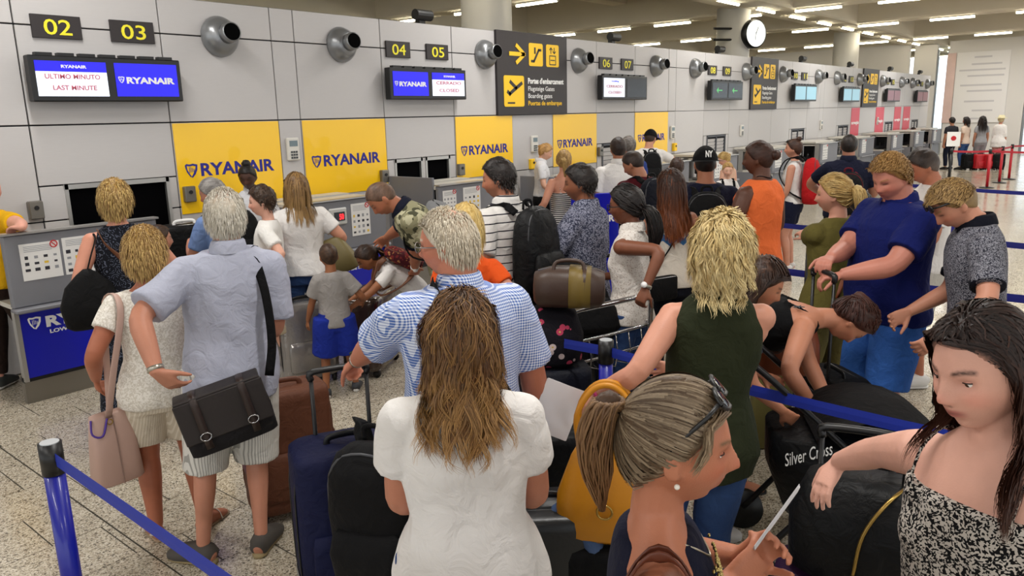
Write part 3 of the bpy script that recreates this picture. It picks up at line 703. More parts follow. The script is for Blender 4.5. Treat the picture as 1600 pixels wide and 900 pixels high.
class Person:
    def __init__(s, label, H=1.7, sex='f', wt=1.0, skin='#c98f73', head_px=None, root=None, face=0.0, lean=0.0, side=0.0, twist=0.0, head=(0, 0, 0),
                 belly=0.0, vox=.008, neck=1.0, lod=0, dep=None, **kw):
        s.H = H; s.k = H/1.75; s.sex = sex; s.wt = wt; s.skin = np.array(C(skin)[:3]); s.face = math.radians(face); s.vox = vox; s.lod = lod
        s.lean = math.radians(lean); s.side = math.tan(math.radians(side)); s.twist = math.radians(twist); s.belly = belly; s.neckw = neck
        s.hd = [math.radians(a) for a in head]; s.P = dict(sex=sex, **kw); s.label = label
        s.hs = kw.get('hs', 1.0)*(s.k**.35 if sex != 'c' else s.k**.55)    # head size hardly shrinks with height
        s.drop = kw.get('drop', 0.0)
        k = s.k
        s.z0, s.z1 = .86*k, 1.20*k
        # head frame
        npv = s.bend(np.array([[0, -.012*k, 1.50*k]]))[0]
        yw, pt, rl = s.hd
        s.Rh = rot3('Z', -yw)@rot3('X', -pt)@rot3('Y', rl)
        s.hc = npv+s.Rh@(np.array([0, .022, .135])*s.hs)-np.array([0, 0, .012])*s.hs
        s.npv = npv
        top = s.hc+s.Rh@(np.array([0, 0, .1155+kw.get('topadd', .012)])*s.hs)
        s.topp = top
        if root is not None: s.root = np.array([root[0], root[1], 0.])
        else:
            w = at(head_px[0], head_px[1], top[2]); r = s.R2(top[:2]); s.root = np.array([w[0]-r[0], w[1]-r[1], 0.])
        s.root[2] = -kw.get('drop', 0.0)
        s.o = thing('person', label, 'person', tuple(s.root), -s.face)
        s.arms = {}; s.legs = {}; s.armpts = {}
    def R2(s, v): c, n = math.cos(s.face), math.sin(s.face); return np.array([c*v[0]+n*v[1], -n*v[0]+c*v[1]])
    def w2l(s, w):   # world -> local
        d = np.asarray(w, float)-s.root; c, n = math.cos(s.face), math.sin(s.face); return np.array([c*d[0]-n*d[1], n*d[0]+c*d[1], d[2]])
    def l2w(s, p): q = s.R2(np.asarray(p)[:2]); return np.array([q[0]+s.root[0], q[1]+s.root[1], p[2]+s.root[2]])
    def px(s, x, y, z): return s.w2l(at(x, y, z))
    def bend(s, p):
        p = np.array(p, float).reshape(-1, 3); z = p[:, 2]; u = np.clip((z-s.z0)/(s.z1-s.z0), 0, 1); Lb = s.z1-s.z0
        if abs(s.twist) > 1e-4:
            a = s.twist*u; x = p[:, 0]*np.cos(a)+p[:, 1]*np.sin(a); y = -p[:, 0]*np.sin(a)+p[:, 1]*np.cos(a); p = np.stack([x, y, z], 1)
        if abs(s.lean) > 1e-4:
            th = s.lean; ph = th*u
            sy = Lb/th*(1-np.cos(ph)); sz = s.z0+Lb/th*np.sin(ph); ex = np.clip(z-s.z1, 0, None); bl = np.clip(z-s.z0, None, 0)
            sy = sy+ex*np.sin(th); sz = sz+ex*np.cos(th)+bl
            y = sy+p[:, 1]*np.cos(ph); zz = sz-p[:, 1]*np.sin(ph)
            p = np.stack([p[:, 0], y, zz], 1)
        p[:, 0] += s.side*p[:, 2]
        return p
    # torso profile (z, half width, half depth, forward offset) at 1.75 m
    def prof(s):
        w = s.wt; b = s.belly
        if s.sex == 'm': T = [(.80, .150, .10, -.01), (.88, .168, .115, -.01), (.97, .162, .113, 0), (1.07, .155, .106, .004), (1.17, .160, .11, .004), (1.27, .172, .118, .004), (1.35, .176, .112, 0), (1.41, .165, .092, -.008), (1.455, .115, .066, -.014), (1.49, .066, .056, -.014), (1.53, .058, .055, -.01)]
        elif s.sex == 'f': T = [(.80, .155, .105, -.01), (.88, .176, .122, -.014), (.97, .162, .112, -.004), (1.08, .130, .096, 0), (1.17, .135, .10, .004), (1.27, .146, .106, .004), (1.35, .148, .098, 0), (1.41, .140, .08, -.008), (1.455, .098, .058, -.014), (1.49, .054, .048, -.014), (1.53, .048, .047, -.01)]
        else: T = [(.80, .13, .095, -.01), (.88, .142, .105, -.01), (.97, .138, .105, 0), (1.07, .132, .102, .006), (1.17, .135, .10, .004), (1.27, .142, .10, .002), (1.35, .143, .094, 0), (1.41, .135, .08, -.008), (1.455, .095, .06, -.014), (1.49, .056, .052, -.012), (1.53, .05, .05, -.01)]
        out = []
        for z, a, d, y in T:
            wf = 1+(w-1)*(1 if z < 1.36 else .5 if z < 1.46 else .3)
            bb = b*math.exp(-((z-1.04)/.14)**2)
            out.append((z, a*wf+bb*.25, d*wf+bb*.5, y+bb*.45))
        return np.array(out)
    def torso(s, mb, z0, z1, inf=0.0, n=24, flare=0.0, shoulder=1.0, step=.03, bust=None, drop=0.0, dinf=None):
        T = s.prof(); k = s.k; zs = np.linspace(z0, z1, max(4, int((z1-z0)/step)))
        pts = []; A = np.linspace(0, 2*np.pi, n, endpoint=False)
        fz = [(s.z0+s.z1)/2]
        for z in zs:
            a = np.interp(z, T[:, 0], T[:, 1]); d = np.interp(z, T[:, 0], T[:, 2]); y = np.interp(z, T[:, 0], T[:, 3])
            if z > 1.34: a *= 1-(1-shoulder)*sstep(z, 1.34, 1.42)
            fl = flare*max(0, 1.1-z)
            a += inf+fl; d += (inf if dinf is None else dinf)+fl
            ca = np.sign(np.cos(A))*abs(np.cos(A))**.88; sa = np.sign(np.sin(A))*abs(np.sin(A))**.88
            pts.append(np.stack([a*ca, y+d*sa, np.full(n, z)], 1))
        v = np.concatenate(pts)*k; v = s.bend(v); m = len(zs)
        f = [(i*n+j, i*n+(j+1) % n, (i+1)*n+(j+1) % n, (i+1)*n+j) for i in range(m-1) for j in range(n)]+[tuple(range(n-1, -1, -1)), tuple(range((m-1)*n, m*n))]
        mb.add(v, f)
        if (s.sex == 'f' if bust is None else bust) and z0 < 1.2 and z1 > 1.3:
            bs = s.P.get('bust', 1.0)
            for sx in (-1, 1):
                c = s.bend(np.array([[sx*.066*s.wt, .062*s.wt, 1.25]])*k)[0]
                mb.ell(c, np.array([.062, .05, .066])*k*bs+inf*.8)
    def arm(s, side, target=None, pole=None, px=None, hdir=None, palm=None, curl=.5, spread=.12, elbow=None, bend=None):
        """side -1 left / +1 right; target = palm position (local) or px=(x,y,z)"""
        k = s.k; sw = {'m': .178, 'f': .155, 'c': .143}[s.sex]*(1+(s.wt-1)*.45)
        sh = s.bend(np.array([[side*sw, -.006, 1.378]])*k)[0]
        l1, l2 = .285*k, .25*k
        if px is not None:
            if len(px) == 4:     # (x, y, 'n'|'f', reach): point on that sight line at a given reach from the shoulder
                o_ = s.w2l(np.array([0, 0, CH])); d_ = s.w2l(np.array([0, 0, CH])+ray(px[0], px[1]))-o_; d_ /= np.linalg.norm(d_)
                b_ = np.dot(sh-o_, d_); h2 = px[3]**2-(np.linalg.norm(sh-o_)**2-b_*b_); tq = b_+(-1 if px[2] == 'n' else 1)*math.sqrt(max(0, h2)); target = o_+d_*tq
            else: target = s.px(*px)
        if target is None: target = sh+np.array([side*.05, .05, -.60])*k
        target = np.asarray(target, float)
        pole = np.array([side*.5, -.8, -.4]) if pole is None else np.asarray(pole, float)
        hd = (target-sh)/np.linalg.norm(target-sh) if hdir is None else np.asarray(hdir, float)/np.linalg.norm(hdir)
        for it in range(3):
            wr = target-hd*.075*k; d = wr-sh; L = np.linalg.norm(d); Lm = min(L, (l1+l2)*.995); wr = sh+d/L*Lm; dn = d/L
            ca = (l1*l1+Lm*Lm-l2*l2)/(2*l1*Lm); ca = min(1, max(-1, ca)); pp = pole-dn*np.dot(pole, dn); pp /= np.linalg.norm(pp)+1e-9
            el = sh+dn*l1*ca+pp*l1*math.sqrt(1-ca*ca)
            if hdir is None: hd = (wr-el)/np.linalg.norm(wr-el)
            else: break
        pn = np.array([-side*1.0, .1, -.1]) if palm is None else np.asarray(palm, float)
        s.arms[side] = dict(sh=sh, el=el, wr=wr, hd=hd, pn=pn, curl=curl, spread=spread)
        return s
    def leg(s, side, foot=None, toe=None, pole=None):
        k = s.k; hip = np.array([side*.088*(1+(s.wt-1)*.5), -.005, .90])*k; hip[0] += s.side*hip[2]
        foot = np.array([side*.105*k, .38*k if s.drop else 0, s.drop]) if foot is None else np.asarray(foot, float)
        an = foot+np.array([0, -.01*k, .085*k+ (foot[2] if False else 0)])
        l1, l2 = .42*k, .405*k; d = an-hip; L = np.linalg.norm(d); Lm = min(L, (l1+l2)*.998); dn = d/L; an = hip+dn*Lm
        ca = min(1, max(-1, (l1*l1+Lm*Lm-l2*l2)/(2*l1*Lm))); pole = np.array([side*.1, 1, 0]) if pole is None else np.asarray(pole, float)
        pp = pole-dn*np.dot(pole, dn); pp /= np.linalg.norm(pp); kn = hip+dn*l1*ca+pp*l1*math.sqrt(max(0, 1-ca*ca))
        toe = np.array([side*.22, 1, 0]) if toe is None else np.asarray(toe, float); toe = toe/np.linalg.norm(toe)
        s.legs[side] = dict(hip=hip, kn=kn, an=an, toe=toe)
        return s
    def default_limbs(s):
        for sd in (-1, 1):
            if sd not in s.arms: s.arm(sd)
            if sd not in s.legs: s.leg(sd)
    def arm_tube(s, mb, sd, t1, inf=0.0, t0=0.0, endinf=None, n=14):
        """upper arm/forearm loft from the shoulder to parameter t1 (1 = elbow, 2 = wrist)"""
        a = s.arms[sd]; k = s.k; w = (1+(s.wt-1)*.8)*{'m': 1.08, 'f': .95, 'c': .92}[s.sex]
        inn = s.bend(np.array([[sd*.09*s.wt, -.006, 1.388]])*k)[0]
        P_ = [a['sh'], a['sh']*.7+a['el']*.3, a['sh']*.35+a['el']*.65, a['el'], a['el']*.72+a['wr']*.28, a['el']*.35+a['wr']*.65, a['wr']]
        R_ = np.array([.056, .053, .047, .0415, .043, .035, .027])*k*w; R_[-1] = .027*k*(1+(w-1)*.4); tt = [0, .3, .65, 1, 1.28, 1.65, 2.0]
        P_ = np.array(P_); e = np.linspace(t0, t1, max(3, int(6*(t1-t0))+2))
        pts = np.stack([np.interp(e, tt, P_[:, i]) for i in range(3)], 1); rr = np.interp(e, tt, R_)
        inf2 = np.linspace(inf, inf if endinf is None else endinf, len(e)); rr = rr+inf2
        # round the elbow
        if len(pts) > 4: q = pts.copy(); q[1:-1] = .25*pts[:-2]+.5*pts[1:-1]+.25*pts[2:]; pts = q
        if t0 == 0: pts = np.concatenate([[inn], pts]); rr = np.concatenate([[rr[0]*.92], rr])
        mb.tube(pts, rr, n)
        if t0 == 0: mb.ell(a['sh'], np.array([1, 1, 1])*(R_[0]*.98+inf*.9))
    def leg_tube(s, mb, sd, t1, inf=0.0, endinf=None, n=16, t0=-.1):
        l = s.legs[sd]; k = s.k; w = (1+(s.wt-1)*.8)*{'m': 1.0, 'f': 1.03, 'c': .92}[s.sex]
        hp, kn, an = l['hip'], l['kn'], l['an']
        up = hp+np.array([0, 0, .05*k])
        back = np.array([0, -.012*k, 0])
        P_ = np.array([up, hp*.8+kn*.2, hp*.45+kn*.55, kn, kn*.72+an*.28+back, kn*.4+an*.6+back*.6, an])
        R_ = np.array([.095, .090, .073, .056, .057, .044, .036])*k*w; R_[-1] = .036*k*(1+(w-1)*.4)
        tt = [-.1, .2, .55, 1, 1.28, 1.6, 2.0]
        e = np.linspace(t0, t1, max(4, int(6*(t1-t0))+2))
        pts = np.stack([np.interp(e, tt, P_[:, i]) for i in range(3)], 1); rr = np.interp(e, tt, R_)
        i2 = np.linspace(inf, inf if endinf is None else endinf, len(e))
        mb.tube(pts, rr+i2, n)
    def foot_mesh(s, mb, sd, inf=0.0, sole=0.0, flat=False):
        l = s.legs[sd]; k = s.k; t = l['toe']; an = l['an']; g0 = np.array([an[0], an[1], 0])
        if an[2] > .16*k: g0[2] = an[2]-.085*k
        heel = g0-t*.055*k; L = .245*k
        fx = [0, .1, .3, .55, .78, .93, 1.0]; wd = [.022, .032, .034, .040, .046, .036, .018]; ht = [.030, .040, .045, .034, .024, .016, .010]
        pts = np.array([heel+t*L*f+np.array([0, 0, (h+.004)*k+sole]) for f, h in zip(fx, ht)])
        mb.tube(pts, [(w*k+inf, h*k+inf*.7) for w, h in zip(wd, ht)], 14, ref=(0, 0, 1.), power=2.4)
        return heel, t, L
    def hand_mesh(s, mb, sd):
        a = s.arms[sd]; k = s.k*(1.0 if s.sex == 'm' else .93); hd = a['hd']; pn = a['pn']; pn = pn-hd*np.dot(pn, hd); pn /= np.linalg.norm(pn)
        ac = np.cross(hd, pn)*sd*-1.0      # across the palm towards the thumb side
        wr = a['wr']; R = lambda u, v, w: wr+hd*u*k+ac*v*k+pn*w*k
        mb.tube([R(-.02, 0, 0), R(.02, .002, 0), R(.055, .004, 0), R(.09, 0, 0)], [(.024*k, .02*k), (.033*k, .017*k), (.041*k, .0155*k), (.039*k, .0125*k)], 12, ref=pn, power=2.5)
        cu = a['curl']; sp = a['spread']
        fl = 4
        for j, (o, ln) in enumerate(((.029, .074), (.010, .083), (-.010, .077), (-.028, .060))):
            p0 = R(.082, o, 0); an0 = (1.5-j)*sp; d0 = hd*math.cos(an0)+ac*math.sin(an0); ang = 0; pts = [p0]; rr = [.0098*k]
            for q, (sg, cf) in enumerate(((.42, .55), (.33, .75), (.25, .6))):
                ang += cu*cf*1.5; dd = d0*math.cos(ang)+pn*math.sin(ang); pts.append(pts[-1]+dd*ln*sg*k); rr.append((.0092-.0009*q)*k)
            mb.tube(pts, rr, 8, ref=pn); mb.ell(pts[-1], [rr[-1]]*3, nu=8, nv=6)
        p0 = R(.018, .026, .004); d1 = hd*.70+ac*.66+pn*.25*(.3+cu); d1 /= np.linalg.norm(d1); d2 = hd*.9+ac*.25+pn*(.15+.55*cu); d2 /= np.linalg.norm(d2)
        p1 = p0+d1*.046*k; p2 = p1+d2*.034*k; p3 = p2+(d2+pn*.3*cu)*.022*k
        mb.tube([p0-d1*.01*k, p1, p2, p3], [.0150*k, .0115*k, .0102*k, .008*k], 8, ref=pn); mb.ell(p3, [.008*k]*3, nu=8, nv=6)
    def build_body(s, cover_top=True, cover_leg=True):
        s.default_limbs(); k = s.k; mb = MB(); vs = .93 if cover_top else 1.0
        wt = s.wt
        s.torso(mb, .80, 1.53, inf=-.012 if cover_top else -.003, bust=False if cover_top else None)
        nk = .9*s.npv+.1*s.hc; base = s.bend(np.array([[0, -.012, 1.44]])*k)[0]
        nr = {'m': .059, 'f': .049, 'c': .046}[s.sex]*s.neckw*(1+(wt-1)*.6)*(.5*k+.5)
        hb = s.hc+s.Rh@(np.array([0, -.018, -.055])*s.hs)
        mb.tube([base, .5*base+.5*hb+ (s.Rh@np.array([0, -.004, 0])), hb], [nr*1.12, nr, nr*.98], 16)
        d, f = sphere_grid(72 if s.vox <= .0062 else 48, 54 if s.vox <= .0062 else 36)
        hp = head_shape(d, s.P)*s.hs
        mb.add(hp@s.Rh.T+s.hc, f)
        for sd in (-1, 1):
            er = s.Rh@rot3('Z', sd*.35)
            mb.ell(s.hc+s.Rh@(np.array([sd*.079, -.006, -.012])*s.hs), np.array([.008, .019, .031])*s.hs, er, 12, 8)
            mb.ell(s.hc+s.Rh@(np.array([sd*.076, -.000, -.030])*s.hs), np.array([.008, .010, .014])*s.hs, er, 10, 6)
            s.arm_tube(mb, sd, 2.0); s.hand_mesh(mb, sd); s.leg_tube(mb, sd, 2.0, inf=-.006 if cover_leg else 0)
            s.foot_mesh(mb, sd)
        def done(me, s=s):
            v = get_v(me); q = ((v-s.hc)@s.Rh)/s.hs; X, Y, Z = q.T
            col = np.tile(s.skin, (len(v), 1))
            on = (Y > .0)*(abs(Z) < .14)*(abs(X) < .1)
            face_w = on*1.0
            def blend(w, c):
                w = np.clip(w*face_w, 0, 1)[:, None]; col[:] = col*(1-w)+np.array(c)*w
            ax = abs(X); red = s.skin*np.array([1.05, .72, .70])
            blend(.5*np.exp(-((ax-.045)/.02)**2-((Z+.03)/.02)**2), red); blend(.55*np.exp(-(X/.014)**2-((Z+.032)/.014)**2), red)
            lip = np.array(C(s.P['lips'])[:3]) if s.P.get('lips') else s.skin*np.array([.82, .52, .52])
            lw = np.exp(-((Z+.0635)/.0085)**4)*np.exp(-(X/.023)**4)*sstep(Y, .06, .075); blend(.85*lw, lip)
            blend(.6*np.exp(-((Z+.0635)/.002)**2)*np.exp(-(X/.021)**4)*sstep(Y, .06, .075), s.skin*.25)
            hc_ = np.array(C(s.P.get('brow', s.P.get('hc', '#4a3424')))[:3])
            bz = .0225+.006*np.sin(np.clip((ax-.014)/.04, 0, 1)*2.4)-.004
            blend(.97*np.exp(-((Z-bz)/.0040)**2)*sstep(ax, .011, .018)*(1-sstep(ax, .046, .054)), hc_)
            if not s.P.get('eyes'):
                blend(.9*np.exp(-((ax-.0315)/.0125)**4-((Z-.0005)/.0040)**2), np.array([.03, .02, .018]))
            else:
                blend(.45*np.exp(-((ax-.0315)/.018)**4-((Z-.002)/.011)**2), s.skin*np.array([.55, .42, .42]))
            blend(.7*np.exp(-((ax-.0075)/.0035)**2-((Z+.0455)/.003)**2)*(Y > .08), s.skin*.25)
            if s.P.get('stubble'):
                w = s.P['stubble']*sstep(-Z, .035, .06)*sstep(Y, -.01, .03)*(Z > -.14)*(1-lw); w = np.clip(w, 0, 1)[:, None]*on[:, None]; col[:] = col*(1-w)+hc_*w
            if s.P.get('pink'):
                w = s.P['pink']*np.exp(-(((q-np.array([0, -.03, .1]))/np.array([.05, .055, .05]))**2).sum(1)); w = w[:, None]; col[:] = col*(1-w)+np.array(C('#d58a78')[:3])*w
            col *= np.clip(1+.05*np.sin(v[:, 2:3]*40)*np.sin(v[:, 0:1]*31), .9, 1.1)
            set_col(me, np.clip(col, 0, 1)); smooth_all(me); me.materials.append(SKIN); me.name = 'body'; bo = link('body', me, s.o)
            kp = (abs(q) < np.array([.095, .135, .14])).all(1)&((Y > -.02) if s.vox < .0075 else (Y > .02))
            if s.vox < .0062:
                for sd in (-1, 1): kp |= np.linalg.norm(v-(s.arms[sd]['wr']+s.arms[sd]['hd']*.09*s.k), axis=1) < .10*s.k
            decimate_to(bo, kp.sum()*2+(15000 if s.vox < .0075 else 9000 if s.vox < .0105 else 4500 if s.vox < .015 else 2500), kp)
        remesh_job(mb, s.vox*s.P.get('hres', 1.0), 2 if s.vox <= .0062 else 1, done)
        if s.P.get('eyes'): s.eyes()
        return s
    def eyes(s):
        ev = MB(); lids = MB(); gz = s.P.get('gaze', (0, 0)); 
        em = eye_mat()
        for sd in (-1, 1):
            c = np.array([sd*.0308, .0690, -.0005])
            me = MB(); me.ell((0, 0, 0), (.0125, .0125, .0125), None, 20, 14)
            R = s.Rh@rot3('Z', -gz[0])@rot3('X', -gz[1])
            o = link('eye', me.mesh('eye', em, True), s.o, loc=tuple(s.hc+s.Rh@(c*s.hs)))
            o.rotation_euler = Matrix(R.tolist()).to_euler(); o.scale = (s.hs,)*3
            lids = MB(); op = s.P.get('open', .5)
            for up in (1, -1):
                d, f = sphere_grid(24, 16)
                keep = []
                pts = d*.0140
                # a lid covers the part of the ball above (below) the opening
                lim = (.55-1.0*(1-op)) if up > 0 else -.42
                for q in f:
                    zc = np.mean([d[i, 2] for i in q]); 
                    if (up > 0 and zc > lim) or (up < 0 and zc < lim): keep.append(q)
                lids.add((pts+c)*s.hs@s.Rh.T+s.hc, keep)
            lm = lids.mesh('eyelid', SKIN, True); col = np.tile(s.skin*np.array([.86, .74, .72]), (len(lm.vertices), 1)); set_col(lm, col); link('eyelid', lm, s.o)
            la = MB(); lim = (.55-1.0*(1-op)); ang = np.linspace(-1.05, 1.05, 12); r = .0145; zz = lim*r; rr = math.sqrt(max(1e-8, r*r-zz*zz))
            la.tube([s.hc+s.Rh@((c+np.array([rr*math.sin(a), rr*math.cos(a)+.0008, zz-.0006]))*s.hs) for a in ang], [.0011*s.hs]*12, 5); la.build('eyelash', mat('lash', '#1a1210', .6), s.o)
    # ------------------------------------------------------------ garments
    def gar(s, name, mb, m, vox=None, smooth=7, fold=.003, seed=None, freq=16, label=None):
        vx = vox or max(s.vox, .0065)*1.05; sd = seed if seed is not None else int(abs(s.root[0]*1000+s.root[1]*77)) % 9999
        def done(me, s=s):
            if fold: folds(me, fold, sd, freq)
            smooth_all(me); me.materials.append(m); me.name = name; o = link(name, me, s.o)
            if label: o['label'] = label
            decimate_to(o, 15000 if s.vox < .0064 else 9500 if s.vox < .0085 else 5000 if s.vox < .0115 else 2500)
        remesh_job(mb, vx, smooth, done)
        return s
    def top(s, m, name='shirt', hem=.86, neck=1.475, fit=.014, sleeve=.6, sinf=.018, flare=.06, shoulder=1.0, fold=.0035, straps=None, send=None, freq=16, collar=None, bust=None, dinf=None, label=None, deep=0):
        mb = MB(); s.default_limbs()
        s.torso(mb, hem, neck, inf=fit, flare=flare, shoulder=shoulder, bust=bust, dinf=dinf)
        if sleeve:
            for sd in (-1, 1): s.arm_tube(mb, sd, sleeve, inf=sinf*.7, endinf=sinf if send is None else send)
        if straps:
            for sd in (-1, 1):
                x, w = straps
                P_ = [(sd*x, .105*s.wt, neck-.03), (sd*x*1.0, .07, neck+.07), (sd*x*.98, .0, 1.462), (sd*x*.95, -.075, neck+.07), (sd*x*.8, -.115*s.wt, neck-.03)]
                mb.tube(crom(s.bend(np.array(P_)*s.k), 4), [(w, .007)]*17, 8, ref=None)
        s.gar(name, mb, m, fold=fold, freq=freq, label=label)
        if collar:
            cb = MB(); pts = []; k = s.k; n = 20
            for r_, zz in ((.066, 1.465), (.068, 1.495), (.063, 1.525), (.072, 1.515), (.080, 1.485), (.082, 1.468)):
                pts.append([(r_*math.cos(a)*(1.0 if s.sex == 'm' else .88)*(1+(s.wt-1)*.5), r_*math.sin(a)*(1+(s.wt-1)*.5)-.012+.012*math.sin(a), zz-.028*max(0, math.sin(a))) for a in np.linspace(math.radians(100), math.radians(440), n)])
            V = s.bend(np.array(pts).reshape(-1, 3)*k); f = [(i*n+j, i*n+j+1, (i+1)*n+j+1, (i+1)*n+j) for i in range(5) for j in range(n-1)]
            cb.add(V, f); cb.build('collar', collar, s.o, True)
        return s
    def cuffs(s, m, t=.6, inf=.02):
        for sd in (-1, 1):
            mb = MB(); s.arm_tube(mb, sd, t+.01, inf=inf+.001, t0=t-.09, n=18); mb.build('cuff', m, s.o, True)
        return s
    def bottom(s, m, name='trousers', waist=1.02, length=1.9, fit=.014, lend=.02, fold=.003, freq=14, label=None):
        mb = MB(); s.default_limbs(); s.torso(mb, .79, waist, inf=fit, bust=False)
        for sd in (-1, 1): s.leg_tube(mb, sd, length, inf=fit, endinf=lend)
        s.gar(name, mb, m, fold=fold, freq=freq, label=label); return s
    def skirt(s, m, name='skirt', waist=1.05, hem=.5, w0=.0, w1=.22, fold=.006, fit=.016, label=None, depth=.75):
        mb = MB(); s.default_limbs(); k = s.k; n = 28; rows = []
        T = s.prof(); f0 = (s.legs[-1]['an']+s.legs[1]['an'])/2
        for z in np.linspace(waist, hem, 16):
            a = np.interp(z, T[:, 0], T[:, 1]); d = np.interp(z, T[:, 0], T[:, 2]); y = np.interp(z, T[:, 0], T[:, 3])
            if z < .88:
                u = (.88-z)/max(.001, .88-hem); a = .176*s.wt*(1-u)+w1*u; d = .122*s.wt*(1-u)+w1*depth*u
            pts = np.array([((a+fit)*math.cos(t), y+(d+fit)*math.sin(t), z) for t in np.linspace(0, 2*np.pi, n, endpoint=False)])*k
            pts = s.bend(pts)
            rows.append(pts)
        v = np.concatenate(rows); f = [(i*n+j, (i+1)*n+j, (i+1)*n+(j+1) % n, i*n+(j+1) % n) for i in range(15) for j in range(n)]+[tuple(range(n)), tuple(range(16*n-1, 15*n-1, -1))]
        mb.add(v, f); s.gar(name, mb, m, fold=fold, freq=18, label=label); return s
    def shoes(s, m, sole=None, kind='shoe', band=None):
        for sd in (-1, 1):
            if kind == 'flipflop' or kind == 'sandal':
                l = s.legs[sd]; t = l['toe']; an = l['an']; heel = np.array([an[0], an[1], 0])-t*.062*s.k; L = .265*s.k; mb = MB()
                fx = [0, .08, .3, .6, .85, .97, 1.0]; wd = [.02, .032, .034, .042, .045, .03, .015]
                mb.tube([heel+t*L*f+np.array([0, 0, .006]) for f in fx], [(w*s.k, .007) for w in wd], 14, ref=(0, 0, 1.), power=3)
                o = mb.build('sandal', m, s.o, True); r = np.cross(t, [0, 0, 1]); mb = MB()
                c = heel+t*L*.62
                if kind == 'flipflop':
                    for q in (-1, 1): mb.tube(crom([c+t*.05*s.k+np.array([0, 0, .02]), c+r*q*.02*s.k+np.array([0, 0, .058*s.k]), c-t*.06*s.k+r*q*.042*s.k+np.array([0, 0, .012])], 4), [(.006, .003)]*9, 6)
                else:
                    mb.tube(crom([c-r*.045*s.k+np.array([0, 0, .012]), c-r*.02*s.k+np.array([0, 0, .062*s.k]), c+r*.02*s.k+np.array([0, 0, .062*s.k]), c+r*.045*s.k+np.array([0, 0, .012])], 4), [(.012, .003)]*13, 6)
                    h2 = heel+t*L*.2
                    mb.tube(crom([h2-r*.04*s.k+np.array([0, 0, .03]), h2-t*.055*s.k+np.array([0, 0, .07*s.k]), h2+r*.04*s.k+np.array([0, 0, .03])], 4), [(.009, .003)]*9, 6)
                mb.build('strap', band or m, o, True)
            else:
                mb = MB(); heel, t, L = s.foot_mesh(mb, sd, .0135, sole=.010)
                an = s.legs[sd]['an']
                mb.tube([np.array([an[0], an[1], .045*s.k])-t*.01, np.array([an[0], an[1], (.10 if kind == 'high' else .078)*s.k])-t*.012], [(.042*s.k, .05*s.k), (.042*s.k, .047*s.k)], 14, ref=t)
                v, f = mb.arrays()
                o = mb.build('shoe', m, s.o, True)
                sb_ = MB(); fx = [-.03, .06, .3, .6, .85, .99, 1.04]; wd = [.02, .036, .037, .044, .048, .034, .014]
                z_ = heel[2]
                sb_.tube([heel+t*L*f+np.array([0, 0, .012]) for f in fx], [(w*s.k, .012) for w in wd], 14, ref=(0, 0, 1.), power=3); sb_.build('sole', sole or m, o, True)
                if kind == 'high' or kind == 'trainer':
                    lc = MB(); r = np.cross(t, [0, 0, 1])
                    for j in range(4):
                        c = heel+t*L*(.42+.09*j)+np.array([0, 0, (.094-.011*j)*s.k]); lc.tube([c-r*.02*s.k, c+np.array([0, 0, .006]), c+r*.02*s.k], [.004]*3, 6)
                    lc.build('lace', sole or WHITE, o, True)
        return s
    def socks(s, m, t0=1.72, t1=2.0):
        for sd in (-1, 1):
            mb = MB(); s.leg_tube(mb, sd, t1, inf=.005, t0=t0); mb.build('sock', m, s.o, True)
        return s
    # ------------------------------------------------------------ hair
    def hl(s, p): return np.asarray(p)*s.hs@s.Rh.T+s.hc      # head-local -> person local
    def cap(s, color, thick=.012, color2=None, rough=.25, seed=1, nu=64, top=0.0, mask_add=None, temple=None):
        d, f = sphere_grid(nu, int(nu*.75)); p = head_shape(d, dict(sex='m'))
        p = d*np.array([.0765, .097, .1155]); low = np.clip(-d[:, 2], 0, 1)
        p = head_shape(d, s.P); m = hair_mask(p, s.P)
        r = np.random.default_rng(seed); nz = np.zeros(len(d))
        for i in range(10):
            kk = r.normal(size=3)*(9+5*i); nz += np.sin(d@kk+r.random()*6.3)/(1+.25*i)
        nz /= nz.std()
        up = np.clip(d[:, 2], 0, 1)
        t = thick*(.55+.45*sstep(p[:, 2], -.05, .06))+top*up**2
        q = p+d*((t*m*(1+rough*nz*.6)-.007*(1-m))[:, None])
        mb = MB(); mb.add(s.hl(q), f); me = mb.mesh('hair', HAIR, True)
        c1 = np.array(C(color)[:3]); c2 = np.array(C(color2 or color)[:3]); w = np.clip(.5+.35*nz, 0, 1)[:, None]; col = c1*(1-w)+c2*w
        if temple: tw = (sstep(-p[:, 2], -.03, .03))[:, None]; col = col*(1-tw)+np.array(C(temple)[:3])*tw
        mm = m[:, None]; col = col*mm+s.skin*(1-mm)
        set_col(me, col); s.hairobj = link('hair', me, s.o); return s
    def strands(s, n, length, color, color2, rad=.004, wave=0.0, wfreq=30, seed=3, region=None, gravity=.55, lift=.012, seg=12, part='hair_lock', tipcol=None, sides=4, away=.0, minz=None, drape=True, lenvar=.3, comb=None, tie=None, tiemix=1.0, curl=0.0, headgap=.006, torso_gap=.02, facefree=True, faceY=.01, faceL=-.005, dropfront=False, clump=0, clumpw=.75):
        """locks of hair: tapered strands that follow the skull, then hang and rest on shoulders and back"""
        r = np.random.default_rng(seed); d = r.normal(size=(n*8, 3)); d /= np.linalg.norm(d, axis=1)[:, None]
        p = head_shape(d, s.P); m = hair_mask(p, s.P); ok = m > .5
        if region is not None: ok &= region(p)
        d, p = d[ok][:n], p[ok][:n]; n = len(d)
        if n == 0: return s
        Rw = s.Rh; hs = s.hs
        # simulate in person-local space, vectorised over strands
        pos = s.hl(p+d*.002); nrm = d@Rw.T; ln = length*(1-lenvar*r.random(n))*s.k; step = ln/seg
        dirv = nrm*.6+np.array([0, 0, .15]); 
        cb_ = None if comb is None else np.asarray(comb, float)@Rw.T
